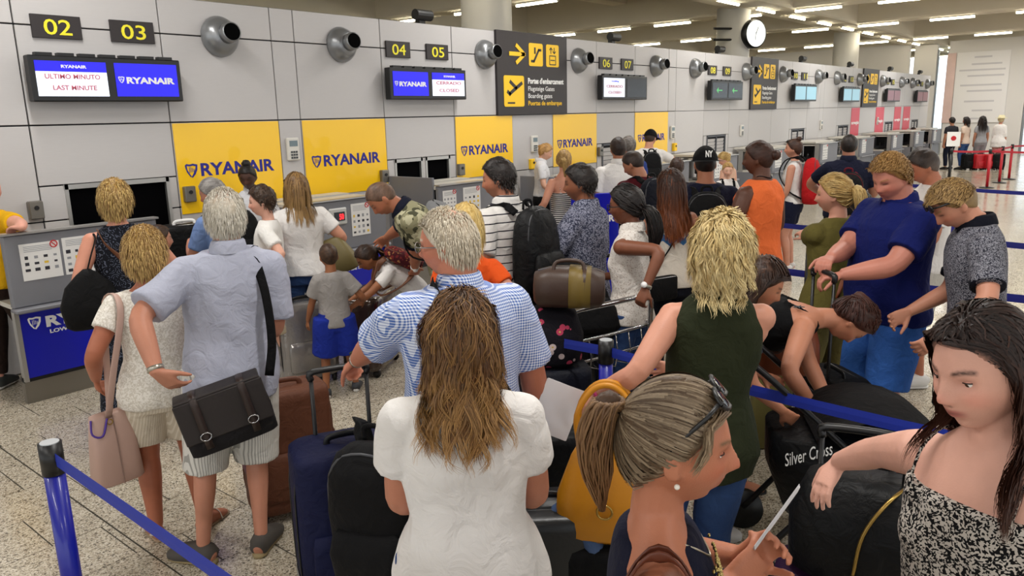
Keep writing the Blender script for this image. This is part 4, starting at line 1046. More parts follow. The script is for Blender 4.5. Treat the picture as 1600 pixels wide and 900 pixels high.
        ctr = s.hc; path = [pos.copy()]; T = s.prof(); er = np.array([.0765, .099, .1155])*hs
        ph = r.random(n)*6.28; ph2 = r.random(n)*6.28; amp = wave*(.6+.8*r.random(n))
        lf = lift*(.4+1.2*r.random(n))
        ub = s.bend(np.array([[0, 0, 1.25], [0, 0, 1.45]])*s.k); axd = ub[1]-ub[0]; axd /= np.linalg.norm(axd)
        for i in range(seg):
            g = np.array([0, 0, -1.0])*(gravity*(1+2.2*i/seg))
            dirv = dirv*.55+g
            if cb_ is not None and i < seg*.6: dirv = dirv+cb_*.8
            if tie is not None: tv = s.hl(np.array(tie)[None])-pos; dirv = dirv*(1-tiemix)+tv/ (np.linalg.norm(tv, axis=1)[:, None]+1e-6)*tiemix
            dirv /= np.linalg.norm(dirv, axis=1)[:, None]+1e-9
            pos = pos+dirv*step[:, None]
            # skull collision
            q = ((pos-ctr)@Rw)/(er+ (lf+headgap)[:, None]); rr = np.linalg.norm(q, axis=1); inn = rr < 1
            q[inn] /= rr[inn][:, None]; pos = np.where(inn[:, None], (q*(er+(lf+headgap)[:, None]))@Rw.T+ctr, pos)
            if facefree:
                ql = ((pos-ctr)@Rw)/hs; ym = np.interp(ql[:, 2], [-.16, -.10, .02, .07, .10], [.09, faceL, faceY, .05, .12]); fr = (ql[:, 1] > ym)&(ql[:, 2] < .075)&(ql[:, 2] > -.15)
                ql[fr, 1] = ym[fr]-.004*r.random(fr.sum()); ql[fr, 0] = np.where(ql[fr, 0] > 0, 1, -1)*np.maximum(abs(ql[fr, 0]), .072+.012*r.random(fr.sum())); pos = np.where(fr[:, None], (ql*hs)@Rw.T+ctr, pos)
            if drape:   # torso collision (ellipse per height, in the bent frame)
                zz = np.clip((pos[:, 2])/s.k, .8, 1.5)
                c = s.bend(np.stack([np.zeros(n), np.zeros(n), zz*s.k], 1))
                if abs(s.lean) < .5:
                    a = np.interp(zz, T[:, 0], T[:, 1])*s.k+torso_gap+lf; b = np.interp(zz, T[:, 0], T[:, 2])*s.k+torso_gap+lf
                    # shoulders: wide flat cap
                    u = (pos[:, 0]-c[:, 0])/a; v = (pos[:, 1]-c[:, 1])/b; rad2 = np.sqrt(u*u+v*v); ins = (rad2 < 1)&(pos[:, 2] < 1.47*s.k)
                    sc = np.where(ins, 1/np.maximum(rad2, .15), 1)
                    px_ = c[:, 0]+(pos[:, 0]-c[:, 0])*np.where(ins, 1+(sc-1)*.25, 1); py_ = np.where(ins, c[:, 1]+np.sign(v)*b*np.sqrt(np.clip(1-((px_-c[:, 0])/a)**2, .05, 1)), pos[:, 1])
                    pos = np.stack([px_, py_, pos[:, 2]], 1)
            path.append(pos.copy())
        path = np.array(path)        # seg+1, n, 3
        tt = np.linspace(0, 1, seg+1)[:, None]
        if dropfront:
            ql = ((path-ctr)@Rw)/hs; bad = ((ql[:, :, 1] > .02)&(abs(ql[:, :, 0]) < .068)&(ql[:, :, 2] < -.06)).any(0); ok2 = ~bad
            path = path[:, ok2]; p, d, ln, ph, ph2, amp, lf = p[ok2], d[ok2], ln[ok2], ph[ok2], ph2[ok2], amp[ok2], lf[ok2]; n = int(ok2.sum())
        if clump:
            K = max(4, n//clump); ci = r.choice(n, K, replace=False); own = np.argmin(((p[:, None, :]-p[ci][None])**2).sum(2), 1); cp = path[:, ci[own], :]
            ph = ph[ci[own]]+.5*r.random(n); ph2 = ph2[ci[own]]; amp = amp[ci[own]]; far_ = np.linalg.norm(path-cp, axis=2).max(0) < .09; e_ = (clumpw*np.clip(tt*1.4, 0, 1)*far_[None, :])[:, :, None]
            path = path*(1-e_)+(cp+(r.normal(size=(n, 3))*.006)[None])*e_
        env = np.clip(tt*1.6, 0, 1)
        out = (path-ctr); out[:, :, 2] *= .2; out /= np.linalg.norm(out, axis=2)[:, :, None]+1e-9
        sidev = np.cross(out, np.array([0, 0, 1.0]))
        arc = tt*ln[None, :]
        path = path+sidev*(amp*np.sin(arc*wfreq+ph)*env)[:, :, None]+out*(amp*.7*np.cos(arc*wfreq*1.1+ph2)*env)[:, :, None]
        if curl: path = path+out*(curl*env*(.5+.5*np.sin(arc*wfreq*.7+ph)))[:, :, None]
        A = np.linspace(0, 2*np.pi, sides, endpoint=False)
        T_ = np.gradient(path, axis=0); T_ /= np.linalg.norm(T_, axis=2)[:, :, None]+1e-9
        B = np.cross(T_, out); B /= np.linalg.norm(B, axis=2)[:, :, None]+1e-9; Nn = np.cross(B, T_)
        pr = np.clip(np.minimum(1, tt*6+.5)*(1-tt**2.2*.9), .08, 1)
        rad_ = rad*(.7+.6*r.random(n))[None, :]*pr
        if sides == 2: A = np.array([0, np.pi])
        V = path[:, :, None, :]+rad_[:, :, None, None]*(1.5*np.cos(A)[None, None, :, None]*B[:, :, None, :]+.8*np.sin(A)[None, None, :, None]*Nn[:, :, None, :])
        V = V.transpose(1, 0, 2, 3).reshape(-1, 3)   # strand, ring, side
        i, j, q = np.meshgrid(np.arange(n), np.arange(seg), np.arange(sides), indexing='ij'); q2 = (q+1) % sides; st = (seg+1)*sides
        if sides == 2: i, j, q, q2 = i[:, :, :1], j[:, :, :1], q[:, :, :1], q2[:, :, :1]
        F_ = np.stack([i*st+j*sides+q, i*st+j*sides+q2, i*st+(j+1)*sides+q2, i*st+(j+1)*sides+q], -1).reshape(-1, 4)
        me = bpy.data.meshes.new(part); me.vertices.add(len(V)); me.vertices.foreach_set('co', V.ravel()); me.loops.add(F_.size); me.loops.foreach_set('vertex_index', F_.ravel().astype(np.int32))
        me.polygons.add(len(F_)); me.polygons.foreach_set('loop_start', np.arange(0, F_.size, 4, dtype=np.int32)); me.polygons.foreach_set('use_smooth', np.ones(len(F_), bool)); me.update(calc_edges=True)
        c1, c2 = np.array(C(color)[:3]), np.array(C(color2)[:3]); w = r.random((n, 1)); cc = c1*(1-w)+c2*w
        cc = np.repeat(cc[:, None, :], seg+1, 1)
        if tipcol: tw = (tt**1.5)[None, :, :]*(.5+.5*r.random((n, 1, 1))); cc = cc*(1-tw)+np.array(C(tipcol)[:3])*tw
        set_col(me, np.repeat(cc[:, :, None, :], sides, 2).reshape(-1, 3)); me.materials.append(HAIR)
        par = getattr(s, 'hairobj', None) or s.o
        o = link(part, me, par); o['kind'] = 'stuff'; return s
    def tail(s, base, pts, rad, color, color2, name='ponytail', n=70, seed=4, spread=1.0, wave=.006, tipcol=None):
        """bundle of strands along a guide given in head-local (unrotated person axes) offsets from base"""
        r = np.random.default_rng(seed); b = s.hl(np.array(base)[None])[0]; G = crom(np.array([b]+[b+np.array(q)*s.hs for q in pts]), 5); m = len(G); mb = MB(); cols = []
        rp = np.interp(np.linspace(0, 1, m), np.linspace(0, 1, len(rad)), rad)*s.hs
        mb.tube(G, rp*.8, 12); nv = m*12; cols.append(np.tile(np.array(C(color)[:3])*.8, (nv, 1)))
        for i in range(n):
            a = r.random()*6.28; rr = .75+.35*r.random(); tl = .75+.3*r.random(); ph = r.random()*6; e = np.linspace(0, min(1, tl), 12)
            P_ = np.stack([np.interp(e, np.linspace(0, 1, m), G[:, j]) for j in range(3)], 1); rl = np.interp(e, np.linspace(0, 1, m), rp)
            u = np.array([math.cos(a), math.sin(a), 0]); u2 = np.array([-math.sin(a), math.cos(a), 0])
            P_ = P_+u*(rl*rr*spread)[:, None]+u2*(wave*np.sin(e*14+ph))[:, None]
            mb.tube(P_, np.linspace(1, .25, 12)*.0045*s.hs, 4); w = r.random(); c = np.array(C(color)[:3])*(1-w)+np.array(C(color2)[:3])*w
            cc = np.tile(c, (12*4, 1))
            if tipcol: tw = np.repeat(np.linspace(0, 1, 12)**2, 4)[:, None]; cc = cc*(1-tw)+np.array(C(tipcol)[:3])*tw
            cols.append(cc)
        me = mb.mesh(name, HAIR, True); set_col(me, np.concatenate(cols)); link(name, me, getattr(s, 'hairobj', None) or s.o); return s
    def bun(s, c, r, color, color2='#2a1a12', name='hair_bun'):
        mb = MB(); mb.ell((0, 0, 0), (r, r, r*.85), None, 24, 16); v, f = mb.arrays(); a = np.arctan2(v[:, 0], v[:, 1]); v = v*(1+.08*np.sin(a*6+v[:, 2]*70))[:, None]
        m2 = MB(); m2.add(s.hl(v+np.array(c)), f); me = m2.mesh(name, HAIR, True); w = (.5+.5*np.sin(a*6))[:, None]; set_col(me, np.array(C(color)[:3])*w+np.array(C(color2)[:3])*(1-w)); link(name, me, getattr(s, 'hairobj', None) or s.o); return s
    def glasses(s, m, z=.0, y=.1, up=0.0, name='glasses', lens=None, thick=.0016, big=1.0):
        mb = MB(); q = []
        R = rot3('X', up); tr = lambda p: s.hl((np.asarray(p)@R.T)[None] if np.asarray(p).ndim == 1 else np.asarray(p)@R.T)
        for sd in (-1, 1):
            c = np.array([sd*.034, y+.003, z]); ring = [c+np.array([.026*big*math.cos(a), -.004*abs(math.cos(a)), .018*big*math.sin(a)]) for a in np.linspace(0, 2*np.pi, 17)]
            mb.tube(tr(np.array(ring)), [thick*1.3]*17, 6, caps=False)
            mb.tube(tr(np.array([[sd*.06, y-.002, z+.004], [sd*.079, y-.03, z+.004], [sd*.082, -.005, z], [sd*.079, -.02, z-.02]])), [thick*1.3]*4, 6)
        mb.tube(tr(np.array([[-.008, y+.004, z+.004], [0, y+.007, z+.006], [.008, y+.004, z+.004]])), [thick]*3, 6)
        o = mb.build(name, m, s.o, True)
        if lens:
            for sd in (-1, 1):
                lb = MB(); c = np.array([sd*.034, y+.003, z]); lb.ell((0, 0, 0), (.0255*big, .003, .0175*big), None, 20, 10); v, f = lb.arrays(); l2 = MB(); l2.add(tr(v+c), f); l2.build('lens', lens, o, True)
        return s
    def watch(s, sd, strap, face, f=.93):
        a = s.arms[sd]; c = a['el']*(1-f)+a['wr']*f; d = a['wr']-a['el']; d /= np.linalg.norm(d); mb = MB(); r = .033*s.k
        mb.tube([c-d*.009, c+d*.009], [r, r], 18); o = mb.build('watch', strap, s.o, True)
        if face:
            up = np.array([0, 0, 1.])-d*d[2]; up = -a['pn']+d*np.dot(a['pn'], d); up /= np.linalg.norm(up); fb = MB(); fb.tube([c+up*(r-.002), c+up*(r+.007)], [.017, .017], 18); fb.build('watch_face', face, o, True)
        return s
    def strap(s, pts, m, w=.014, name='strap', th=.003, local=True, sub=6):
        """flat band through person-local points, canonical upright coordinates are bent with the torso"""
        P_ = s.bend(np.array(pts, float)*s.k) if local else np.array(pts, float)
        G = crom(P_, sub); mb = MB(); c = G.mean(0); 
        ref = G-np.array([c[0], c[1], 0]); ref[:, 2] = 0
        mb.tube(G, [(w, th)]*len(G), 6, ref=ref); mb.build(name, m, s.o, True); return s
def eye_mat():
    if 'eye' in MATS: return MATS['eye']
    m, t, b = nt('eye'); N = t.nodes; L = t.links; tc = N.new('ShaderNodeTexCoord'); sp = N.new('ShaderNodeSeparateXYZ'); L.new(tc.outputs['Object'], sp.inputs[0])
    r = N.new('ShaderNodeValToRGB'); e = r.color_ramp.elements; e[0].position = 0; e[0].color = C('#e4dcd6'); e[1].position = 1; e[1].color = C('#050505')
    mr = N.new('ShaderNodeMapRange'); mr.inputs[1].default_value = .0095; mr.inputs[2].default_value = .0125; L.new(sp.outputs[1], mr.inputs[0]); L.new(mr.outputs[0], r.inputs[0])
    q = e.new(.38); q.color = C('#e4dcd6'); q = e.new(.42); q.color = C('#3f2c1e'); q = e.new(.78); q.color = C('#4a3423'); q = e.new(.82); q.color = C('#050505')
    L.new(r.outputs[0], b.inputs['Base Color']); b.inputs['Roughness'].default_value = .08; MATS['eye'] = m; return m
# ================================================================== PEOPLE: who stands where
FB = fabric
white_tee = FB('cloth_white', '#dedbd8'); denim = FB('denim', '#22335c', 'denim', '#3d5a8c'); navy = FB('cloth_navy', '#141828'); blackc = FB('cloth_black', '#09090b')
leather_blk = mat('shoe_black', '#161616', .5); rubber_w = mat('rubber_white', '#d8d5cf', .6); trainer_w = mat('trainer_white', '#cfccc8', .7)
TAN, PALE, BROWN, DEEP = '#b4785a', '#d6a08a', '#8a5a42', '#5c392a'
BLONDE, BLONDE2 = '#c2a05e', '#8c6a36'
ALLP = {}
def P_(key, *a, **k): p = Person(*a, **k); ALLP[key] = p; return p

# A: older man, pale blue shirt, seen from behind
p = P_('A', 'older white-haired man in a pale blue short-sleeved shirt and striped shorts, hand on hip', H=1.76, sex='m', wt=1.0, skin='#bd8168', head_px=(347, 292), face=27, side=4.5, head=(4, 6, 0), hc='#d8d4ca', bald=.5, pink=.8, vox=.0062, belly=.03)
p.leg(-1, foot=(-.13, 0, 0), toe=(-.75, .65, 0)); p.leg(1, foot=(.13, -.02, 0), toe=(.45, .9, 0))
p.arm(-1, px=(266, 598, .99), pole=(-1, -.5, -.1), hdir=(.5, .25, -.65), palm=(.4, .7, .2), curl=.35); p.arm(1, target=(.22, .30, .98), pole=(.25, -1, -.2))
p.build_body(); m = FB('shirt_paleblue', '#a6a9b9')
p.top(m, sleeve=.82, collar=m, flare=.09, fit=.026, sinf=.034, hem=.80, fold=.006); p.bottom(FB('shorts_stripe', '#d0cdc6', 'pinstripe', '#9b9993', 1.0), 'shorts', length=1.06, lend=.05, fit=.026, fold=.005)
p.shoes(mat('canvas_shoe', '#4a4540', .85), mat('rope_sole', '#94835f', .85)); p.watch(-1, mat('watch_steel', '#b5b0a4', .3, .8), None)
p.cap('#d2ccbe', .010, '#aaa08e', rough=.25, temple='#b8b1a4'); p.strands(3600, .034, '#d6d0c3', '#a8a08f', .0010, seg=4, gravity=.8, lift=.008, sides=2, drape=False)

# B: short woman in lace
p = P_('B', 'short woman with cropped blonde hair in a white lace top and cream shorts', H=1.545, sex='f', wt=1.12, skin='#a8654a', head_px=(222, 356), face=20, head=(15, 2, 0), hc=BLONDE, vox=.0065)
p.leg(-1, foot=(-.10, .03, 0)); p.leg(1, foot=(.12, .0, 0), toe=(.7, .7, 0)); p.arm(-1, target=(-.27, .10, .82)); p.arm(1, target=(.2, .2, .95))
p.build_body(cover_leg=False); m = FB('lace_white', '#e6e1d8', 'speckle', '#cfc8bc', .6)
p.top(m, 'lace_top', sleeve=.5, fit=.018, hem=.82, fold=.003, neck=1.45); p.bottom(FB('shorts_cream', '#c4b8a4', 'pinstripe', '#d6ccbc'), 'shorts', length=.72, lend=.035, fit=.018)
p.shoes(mat('sandal_tan', '#9c8268', .6), kind='sandal', band=mat('sandal_strap', '#d8d0c4', .5))
p.cap('#ab8848', .016, BLONDE2, rough=.15, top=.010); p.strands(4200, .044, '#d0ae6c', '#86643a', .0012, wave=.003, wfreq=50, seg=5, gravity=.7, lift=.018, sides=2, drape=False)

# C: woman in patterned navy dress at desk 02
p = P_('C', 'woman with short blonde hair in a sleeveless navy patterned dress at the first desk', H=1.70, sex='f', wt=1.1, skin='#c98a72', head_px=(176, 281), face=18, head=(15, 0, 0), hc=BLONDE, vox=.008)
p.arm(-1, target=(-.25, .1, .85)); p.arm(1, target=(.28, .35, 1.05)); p.build_body(); m = FB('dress_navy', '#15171f', 'rings', '#5a5f70')
p.skirt(m, 'dress_skirt', hem=.22, w1=.24); p.top(m, 'dress_top', sleeve=0, hem=.95, fit=.012, shoulder=.92); p.shoes(leather_blk)
p.cap('#ab8848', .016, '#8f6d38', rough=.15, top=.010); p.strands(2600, .044, '#d2b26e', '#7a5a30', .0015, seg=5, gravity=.7, lift=.018, sides=2, drape=False)
p.strap([(-.12, -.02, 1.45), (-.09, -.115, 1.36), (.05, -.135, 1.2), (.17, -.09, 1.05)], mat('strap_brown', '#6b4026', .6), .018, 'shoulder_strap')

# D: man in yellow at the left edge
p = P_('D', 'man in a yellow shirt leaning an arm on the end of the first desk', H=1.70, sex='m', wt=1.1, skin='#d49a86', root=(1.93, 6.84), face=62, lean=8, head=(0, 2, 0), hc='#6a4a38', hairline=.06, bald=.9, vox=.009)
p.arm(1, px=(38, 362, 1.34), pole=(1, .8, .1), hdir=(-.9, .1, 0), palm=(0, 0, -1)); p.arm(-1); p.leg(1, foot=(.12, .25, 0)); p.build_body(); p.top(FB('shirt_yellow', '#d8a512'), sleeve=.55, fit=.024); p.bottom(FB('trousers_brown', '#2a1d18')); p.shoes(mat('trainer_grey', '#3f4240', .7), rubber_w, 'trainer'); p.cap('#6a4a38', .006)

# E: seated clerk behind desk 02
p = P_('E', 'clerk behind the first desk with only brown hair showing', H=1.62, sex='f', skin=PALE, root=(2.62, 6.88), face=190, head=(0, 20, 0), hc='#6a5030', vox=.012, drop=.40)
p.build_body(); p.top(FB('clerk_white', '#cfcfd2'), sleeve=.6); p.bottom(navy); p.shoes(leather_blk); p.cap('#7a5f3a', .024, '#4a3620')
# F: child in profile
p = P_('F', 'dark-haired child in profile beyond the woman in lace', H=1.30, sex='c', skin='#c68f74', head_px=(246, 351), face=100, hc='#3a2618', vox=.011)
p.build_body(); p.top(FB('tee_green', '#4f6a58'), sleeve=.6); p.bottom(navy, 'shorts', length=1); p.shoes(leather_blk); p.cap('#3d2a1c', .014, '#22160e')
# G: grey-haired man at the desk
p = P_('G', 'grey-haired man in a blue shirt half hidden behind the pale blue shirt man', H=1.63, sex='m', skin='#b97f68', root=(3.16, 5.50), face=-5, head=(-30, 15, 0), lean=10, hc='#8a8580', vox=.011)
p.arm(1, target=(.2, .4, 1.1)); p.arm(-1, target=(-.1, .4, 1.1)); p.build_body(); p.top(FB('shirt_midblue', '#6d86b5'), sleeve=.8); p.bottom(navy); p.shoes(leather_blk); p.cap('#8e8a86', .012, '#5f5b58')
# H: boy in white and blue tee
p = P_('H', 'boy in a white T-shirt with a blue lower band facing left', H=1.56, sex='c', skin='#d9a48e', head_px=(405, 290), face=-45, head=(-5, 5, 0), hc='#3f2d22', vox=.009)
p.leg(-1, foot=(-.09, -.12, 0)); p.leg(1, foot=(.1, .12, 0)); p.arm(-1, target=(-.22, .12, .98)); p.arm(1, target=(.2, .25, 1.05)); p.build_body(cover_leg=False)
p.top(FB('tee_blueband', '#dcdad6', 'band', '#2f86cf', .98), sleeve=.6, hem=.82, fit=.02); p.bottom(FB('shorts_beige', '#b3a78f'), 'shorts', length=.95, lend=.04, fit=.02); p.socks(blackc); p.shoes(mat('trainer_mono', '#c9c6c2', .6), rubber_w, 'trainer')
p.cap('#45301f', .012, '#2b1d14', top=.012); p.strands(500, .026, '#4a3524', '#2b1d14', .0024, seg=4, gravity=.7, lift=.012, sides=2, drape=False)
# I: clerk with bun behind desk 03
p = P_('I', 'dark-skinned clerk with a high black bun behind the second desk', H=1.66, sex='f', skin='#4a2e22', root=(4.10, 6.66), face=215, head=(10, 20, 0), hc='#120d0b', vox=.011)
p.arm(1, target=(.15, .3, 1.05)); p.arm(-1, target=(-.15, .3, 1.05)); p.build_body(); p.top(FB('clerk_white', '#cfcfd2'), sleeve=.6, collar=FB('clerk_white', '#cfcfd2')); p.bottom(navy); p.shoes(leather_blk); p.cap('#14100e', .008, '#1d1713'); p.bun((0, -.03, .125), .04, '#14100e', '#1d1713')
# J: woman tee and jeans
p = P_('J', 'broad woman with long brown hair in a white T-shirt and blue jeans', H=1.615, sex='f', wt=1.3, skin='#c48a70', head_px=(461, 270), face=22, head=(0, 4, 0), hc='#7a5a36', vox=.008)
p.arm(-1, target=(-.28, .12, .95)); p.arm(1, target=(.3, .2, 1.0)); p.leg(1, foot=(.13, .25, 0)); p.build_body(); p.top(white_tee, sleeve=.62, fit=.022, hem=.88, fold=.005); p.bottom(denim, 'jeans', fit=.008, lend=.008); p.shoes(mat('sandal_brown', '#7a4f34', .6), kind='sandal')
p.cap('#7d5e38', .02, '#5c4226'); p.strands(1300, .27, '#8e6c40', '#4f3820', .0028, wave=.006, wfreq=22, tipcol='#a5824e', lift=.014, sides=2, clump=10)
# K: man in camouflage bending
p = P_('K', 'close-cropped man in a camouflage shirt bending over the children', H=1.80, sex='m', wt=1.08, skin='#a86a4e', head_px=(574, 292), face=-48, lean=46, head=(-8, 48, 0), hc='#5b4434', stubble=.3, vox=.007)
p.arm(1, px=(566, 405, .85), pole=(.6, -.6, -.2)); p.arm(-1, px=(648, 440, .80), pole=(-.6, -.6, 0)); p.leg(-1, foot=(-.14, -.1, 0)); p.leg(1, foot=(.13, .1, 0)); p.build_body()
p.top(FB('camo', '#8d8a6c', 'camo', '#4a4a38', 1.0, c3='#b9b596'), sleeve=.75, fit=.022, sinf=.026, flare=.04, collar=navy); p.cuffs(navy, .75, .026); p.bottom(denim, 'jeans', fit=.014); p.shoes(leather_blk, rubber_w, 'trainer'); p.cap('#4f3a2c', .005, '#6b5242', rough=.1); p.watch(-1, WHITE, WHITE)
# L: small boy
p = P_('L', 'small boy in a grey T-shirt and royal blue shorts leaning on the wrapped suitcase', H=1.13, sex='c', wt=1.05, skin='#96603f', head_px=(511, 379), face=32, head=(-10, 8, 0), hc='#2c1c12', vox=.007)
p.arm(-1, target=(-.2, .12, .52)); p.arm(1, target=(.24, .16, .66)); p.leg(-1, foot=(-.1, -.02, 0)); p.leg(1, foot=(.13, .05, 0)); p.build_body(cover_leg=False); p.top(FB('tee_grey', '#8f8b88'), sleeve=.7, fit=.03, sinf=.035, hem=.84); p.bottom(FB('shorts_royal', '#1a2c8a'), 'shorts', length=.95, lend=.065, fit=.035); p.shoes(mat('trainer_mono2', '#3a3c40', .6), rubber_w, 'trainer'); p.cap('#2f2016', .008, '#4a3424', rough=.15)
# M: girl bending
p = P_('M', 'girl in a white top and pink trousers bent over the wrapped suitcase', H=1.26, sex='c', wt=1.05, skin='#96603f', head_px=(560, 386), face=-52, lean=62, head=(-10, 35, 0), hc='#22150f', vox=.008)
p.arm(1, target=(.1, .62, .58)); p.arm(-1, target=(-.16, .58, .62)); p.build_body(); p.top(white_tee, sleeve=.55, fit=.018, hem=.92); p.bottom(FB('trousers_pink', '#c43a55', 'floral', '#e58a98', .6), 'trousers', waist=1.04, length=1.6, lend=.02, fit=.018); p.shoes(mat('trainer_pink', '#c2536a', .6), mat('trainer_yellow', '#c9b85a', .6), 'trainer'); p.cap('#22150f', .012, '#3a261a'); p.tail((0, -.095, .02), [(0, -.05, -.01), (.02, -.08, -.08)], [.02, .03, .012], '#22150f', '#3a261a', n=24)
p.strap([(-.1, -.04, 1.45), (0, -.125, 1.25), (.16, -.07, 1.04)], mat('strap_brown', '#6b4026', .6), .016, 'bag_strap')
# N: older man in check shirt
p = P_('N', 'older white-haired man with glasses in a blue checked shirt gripping a suitcase handle', H=1.735, sex='m', wt=1.14, skin='#c07c62', head_px=(692, 323), face=32, head=(-56, 6, 0), hc='#d8d0c0', bald=.6, pink=.9, vox=.006, belly=.04, neck=1.08)
p.arm(-1, px=(541, 578, 1.02), pole=(-.8, -.5, -.3), palm=(.2, .2, -1), curl=.95); p.arm(1, target=(.34, .12, .80)); p.build_body(); m = FB('gingham', '#3c62ae', 'gingham', '#dfe6f4', .5)
p.top(m, sleeve=.85, collar=m, fit=.026, sinf=.032, flare=.07, hem=.80, fold=.006); p.bottom(navy, 'shorts', length=1.0, lend=.05, fit=.02); p.shoes(leather_blk, rubber_w, 'trainer'); p.cap('#d6cdbb', .009, '#b3a690', rough=.25); p.strands(4200, .030, '#dcd3c0', '#b8ab94', .0010, seg=4, gravity=.8, lift=.008, sides=2, drape=False)
p.glasses(mat('steel_wire', '#8d8d8d', .3, .9), z=-.002); p.watch(-1, mat('watch_steel', '#b5b0a4', .3, .8), mat('watch_dark', '#1a2a22', .3))
p.strap([(-.09, .085, 1.42), (-.095, .0, 1.485), (-.08, -.105, 1.44), (.0, -.185, 1.30), (.12, -.195, 1.1), (.22, -.12, .95)], blackc, .024, 'cross_strap')
# O: blonde in orange
p = P_('O', 'blonde woman in an orange top mostly hidden behind the checked shirt man', H=1.57, sex='f', wt=.88, skin='#c98a72', head_px=(727, 318), face=42, head=(10, 5, 0), hc=BLONDE, vox=.008)
p.arm(1, target=(.25, .1, .9)); p.build_body(); p.top(FB('top_orange', '#e2571f'), sleeve=.45, fit=.016); p.bottom(navy); p.shoes(leather_blk); p.cap('#d8bc78', .02, '#b3924e'); p.strands(1200, .16, '#e0c684', '#a8863f', .0024, lift=.012, sides=2, seg=8)
# P: man in striped polo
p = P_('P', 'dark-haired man in a white polo shirt with thin dark stripes and a big backpack', H=1.79, sex='m', wt=1.05, skin='#b5785c', head_px=(774, 247), face=2, head=(-28, 8, 0), hc='#171110', stubble=.35, vox=.0068)
p.arm(-1, target=(-.27, .14, .88)); p.arm(1, target=(.2, .3, 1.1)); p.build_body(); m = FB('polo_stripe', '#dbd8d4', 'stripe', '#23222c', 1.0)
p.top(m, sleeve=.72, collar=m, fit=.022, sinf=.03, hem=.82); p.bottom(FB('trousers_navy', '#12141f'), fit=.02, lend=.03); p.shoes(leather_blk, rubber_w, 'trainer'); p.cap('#14100f', .013, '#241b18', top=.006); p.strands(900, .024, '#14100f', '#2a201c', .0022, seg=4, gravity=.8, lift=.01, sides=2, drape=False)
# Q: foreground woman
p = P_('Q', 'woman in the foreground seen from behind with long wavy brown-blonde hair and white T-shirt', H=1.585, sex='f', wt=1.18, skin='#b97a60', head_px=(718, 446), face=47, head=(4, 8, 0), hc='#6a4a2a', vox=.006, topadd=.02)
p.arm(-1, target=(-.12, .30, .86), pole=(-.5, -.7, -1)); p.arm(1, target=(.14, .30, .86), pole=(.5, -.7, -1)); p.build_body(); p.top(white_tee, sleeve=.5, fit=.02, sinf=.028, flare=.08, hem=.84, fold=.006, neck=1.46); p.bottom(denim, 'jeans', fit=.012); p.shoes(trainer_w, rubber_w, 'trainer')
p.cap('#3f2815', .010, '#2e1d0f', rough=.1); p.strands(6000, .27, '#472b16', '#22140a', .0011, wave=.012, wfreq=36, tipcol='#8f6234', lift=.009, sides=2, seg=15, lenvar=.4, torso_gap=.022, clump=40, clumpw=.5, headgap=.004); p.strands(2400, .28, '#5e3b1c', '#3a2411', .0011, wave=.018, wfreq=38, tipcol='#bd9055', lift=.014, sides=2, seg=15, seed=9, torso_gap=.03, clump=20, clumpw=.6, headgap=.004)
# R: blonde clerk
p = P_('R', 'blonde clerk in a white short-sleeved shirt leaning over her desk beside the striped dress', H=1.66, sex='f', skin='#d6a58c', root=(8.78, 6.74), face=140, head=(0, 22, 0), hc='#b9905a', vox=.011)
p.arm(1, target=(.12, .3, .98)); p.arm(-1, target=(-.12, .3, .98)); p.build_body(); p.top(FB('clerk_white', '#cfcfd2'), sleeve=.6, collar=FB('clerk_white', '#cfcfd2'), hem=.95); p.bottom(blackc); p.shoes(leather_blk); p.cap('#b9905a', .012, '#8f6a3a'); p.bun((0, -.1, .04), .03, '#b9905a', '#7a5a30')
# S: striped dress
p = P_('S', 'woman with a blonde ponytail in a long black-and-white striped strappy dress', H=1.66, sex='f', skin='#c68a70', root=(6.90, 5.0), face=25, head=(35, 5, 0), hc='#a8864e', vox=.009)
p.arm(-1, target=(-.24, .2, .98)); p.arm(1, target=(.22, .3, 1.0)); p.build_body(cover_top=False); m = FB('dress_stripe', '#d6d4d0', 'finestripe', '#1c1c20'); p.skirt(m, 'dress_skirt', hem=.3, w1=.26, waist=1.08); p.top(m, 'dress_top', sleeve=0, hem=.95, neck=1.27, straps=(.10, .008)); p.shoes(leather_blk, kind='sandal')
p.cap('#a8864e', .012, '#7d5f34'); p.tail((0, -.1, .02), [(0, -.035, -.02), (0, -.05, -.12), (0, -.045, -.2)], [.02, .028, .024, .006], '#b8965a', '#866638', n=40)
# T: man in patterned shirt
p = P_('T', 'dark-haired man in a grey-blue printed long-sleeved shirt holding something to his chest', H=1.73, sex='m', wt=1.05, skin='#8a563c', head_px=(903, 255), face=-8, head=(-22, 6, 0), hc='#120d0c', vox=.0068, stubble=.2)
p.arm(-1, target=(-.10, .30, 1.22), pole=(-1, -.4, -.6), hdir=(.5, .4, .6)); p.arm(1, target=(.14, .3, 1.1)); p.build_body(); m = FB('shirt_print', '#3b3f52', 'speckle', '#8e90a2', .55); p.top(m, sleeve=1.5, sinf=.02, collar=m, fit=.024, hem=.80); p.bottom(FB('trousers_navy', '#12141f'), fit=.02); p.shoes(leather_blk); p.cap('#120e0d', .016, '#231a17'); p.strands(900, .024, '#120e0d', '#261c18', .0022, seg=4, gravity=.8, lift=.008, sides=2, drape=False)
# U: blond child far
p = P_('U', 'small blond child seen from behind near the blue baggage sizer', H=1.32, sex='c', skin='#d6a58c', head_px=(927, 267), face=50, hc='#b3935a', vox=.012)
p.build_body(); p.top(FB('tee_check', '#3c3f4a', 'gingham', '#a0a0a8'), sleeve=.6); p.bottom(navy, 'shorts', length=1); p.shoes(leather_blk); p.cap('#b3935a', .018, '#86683a')
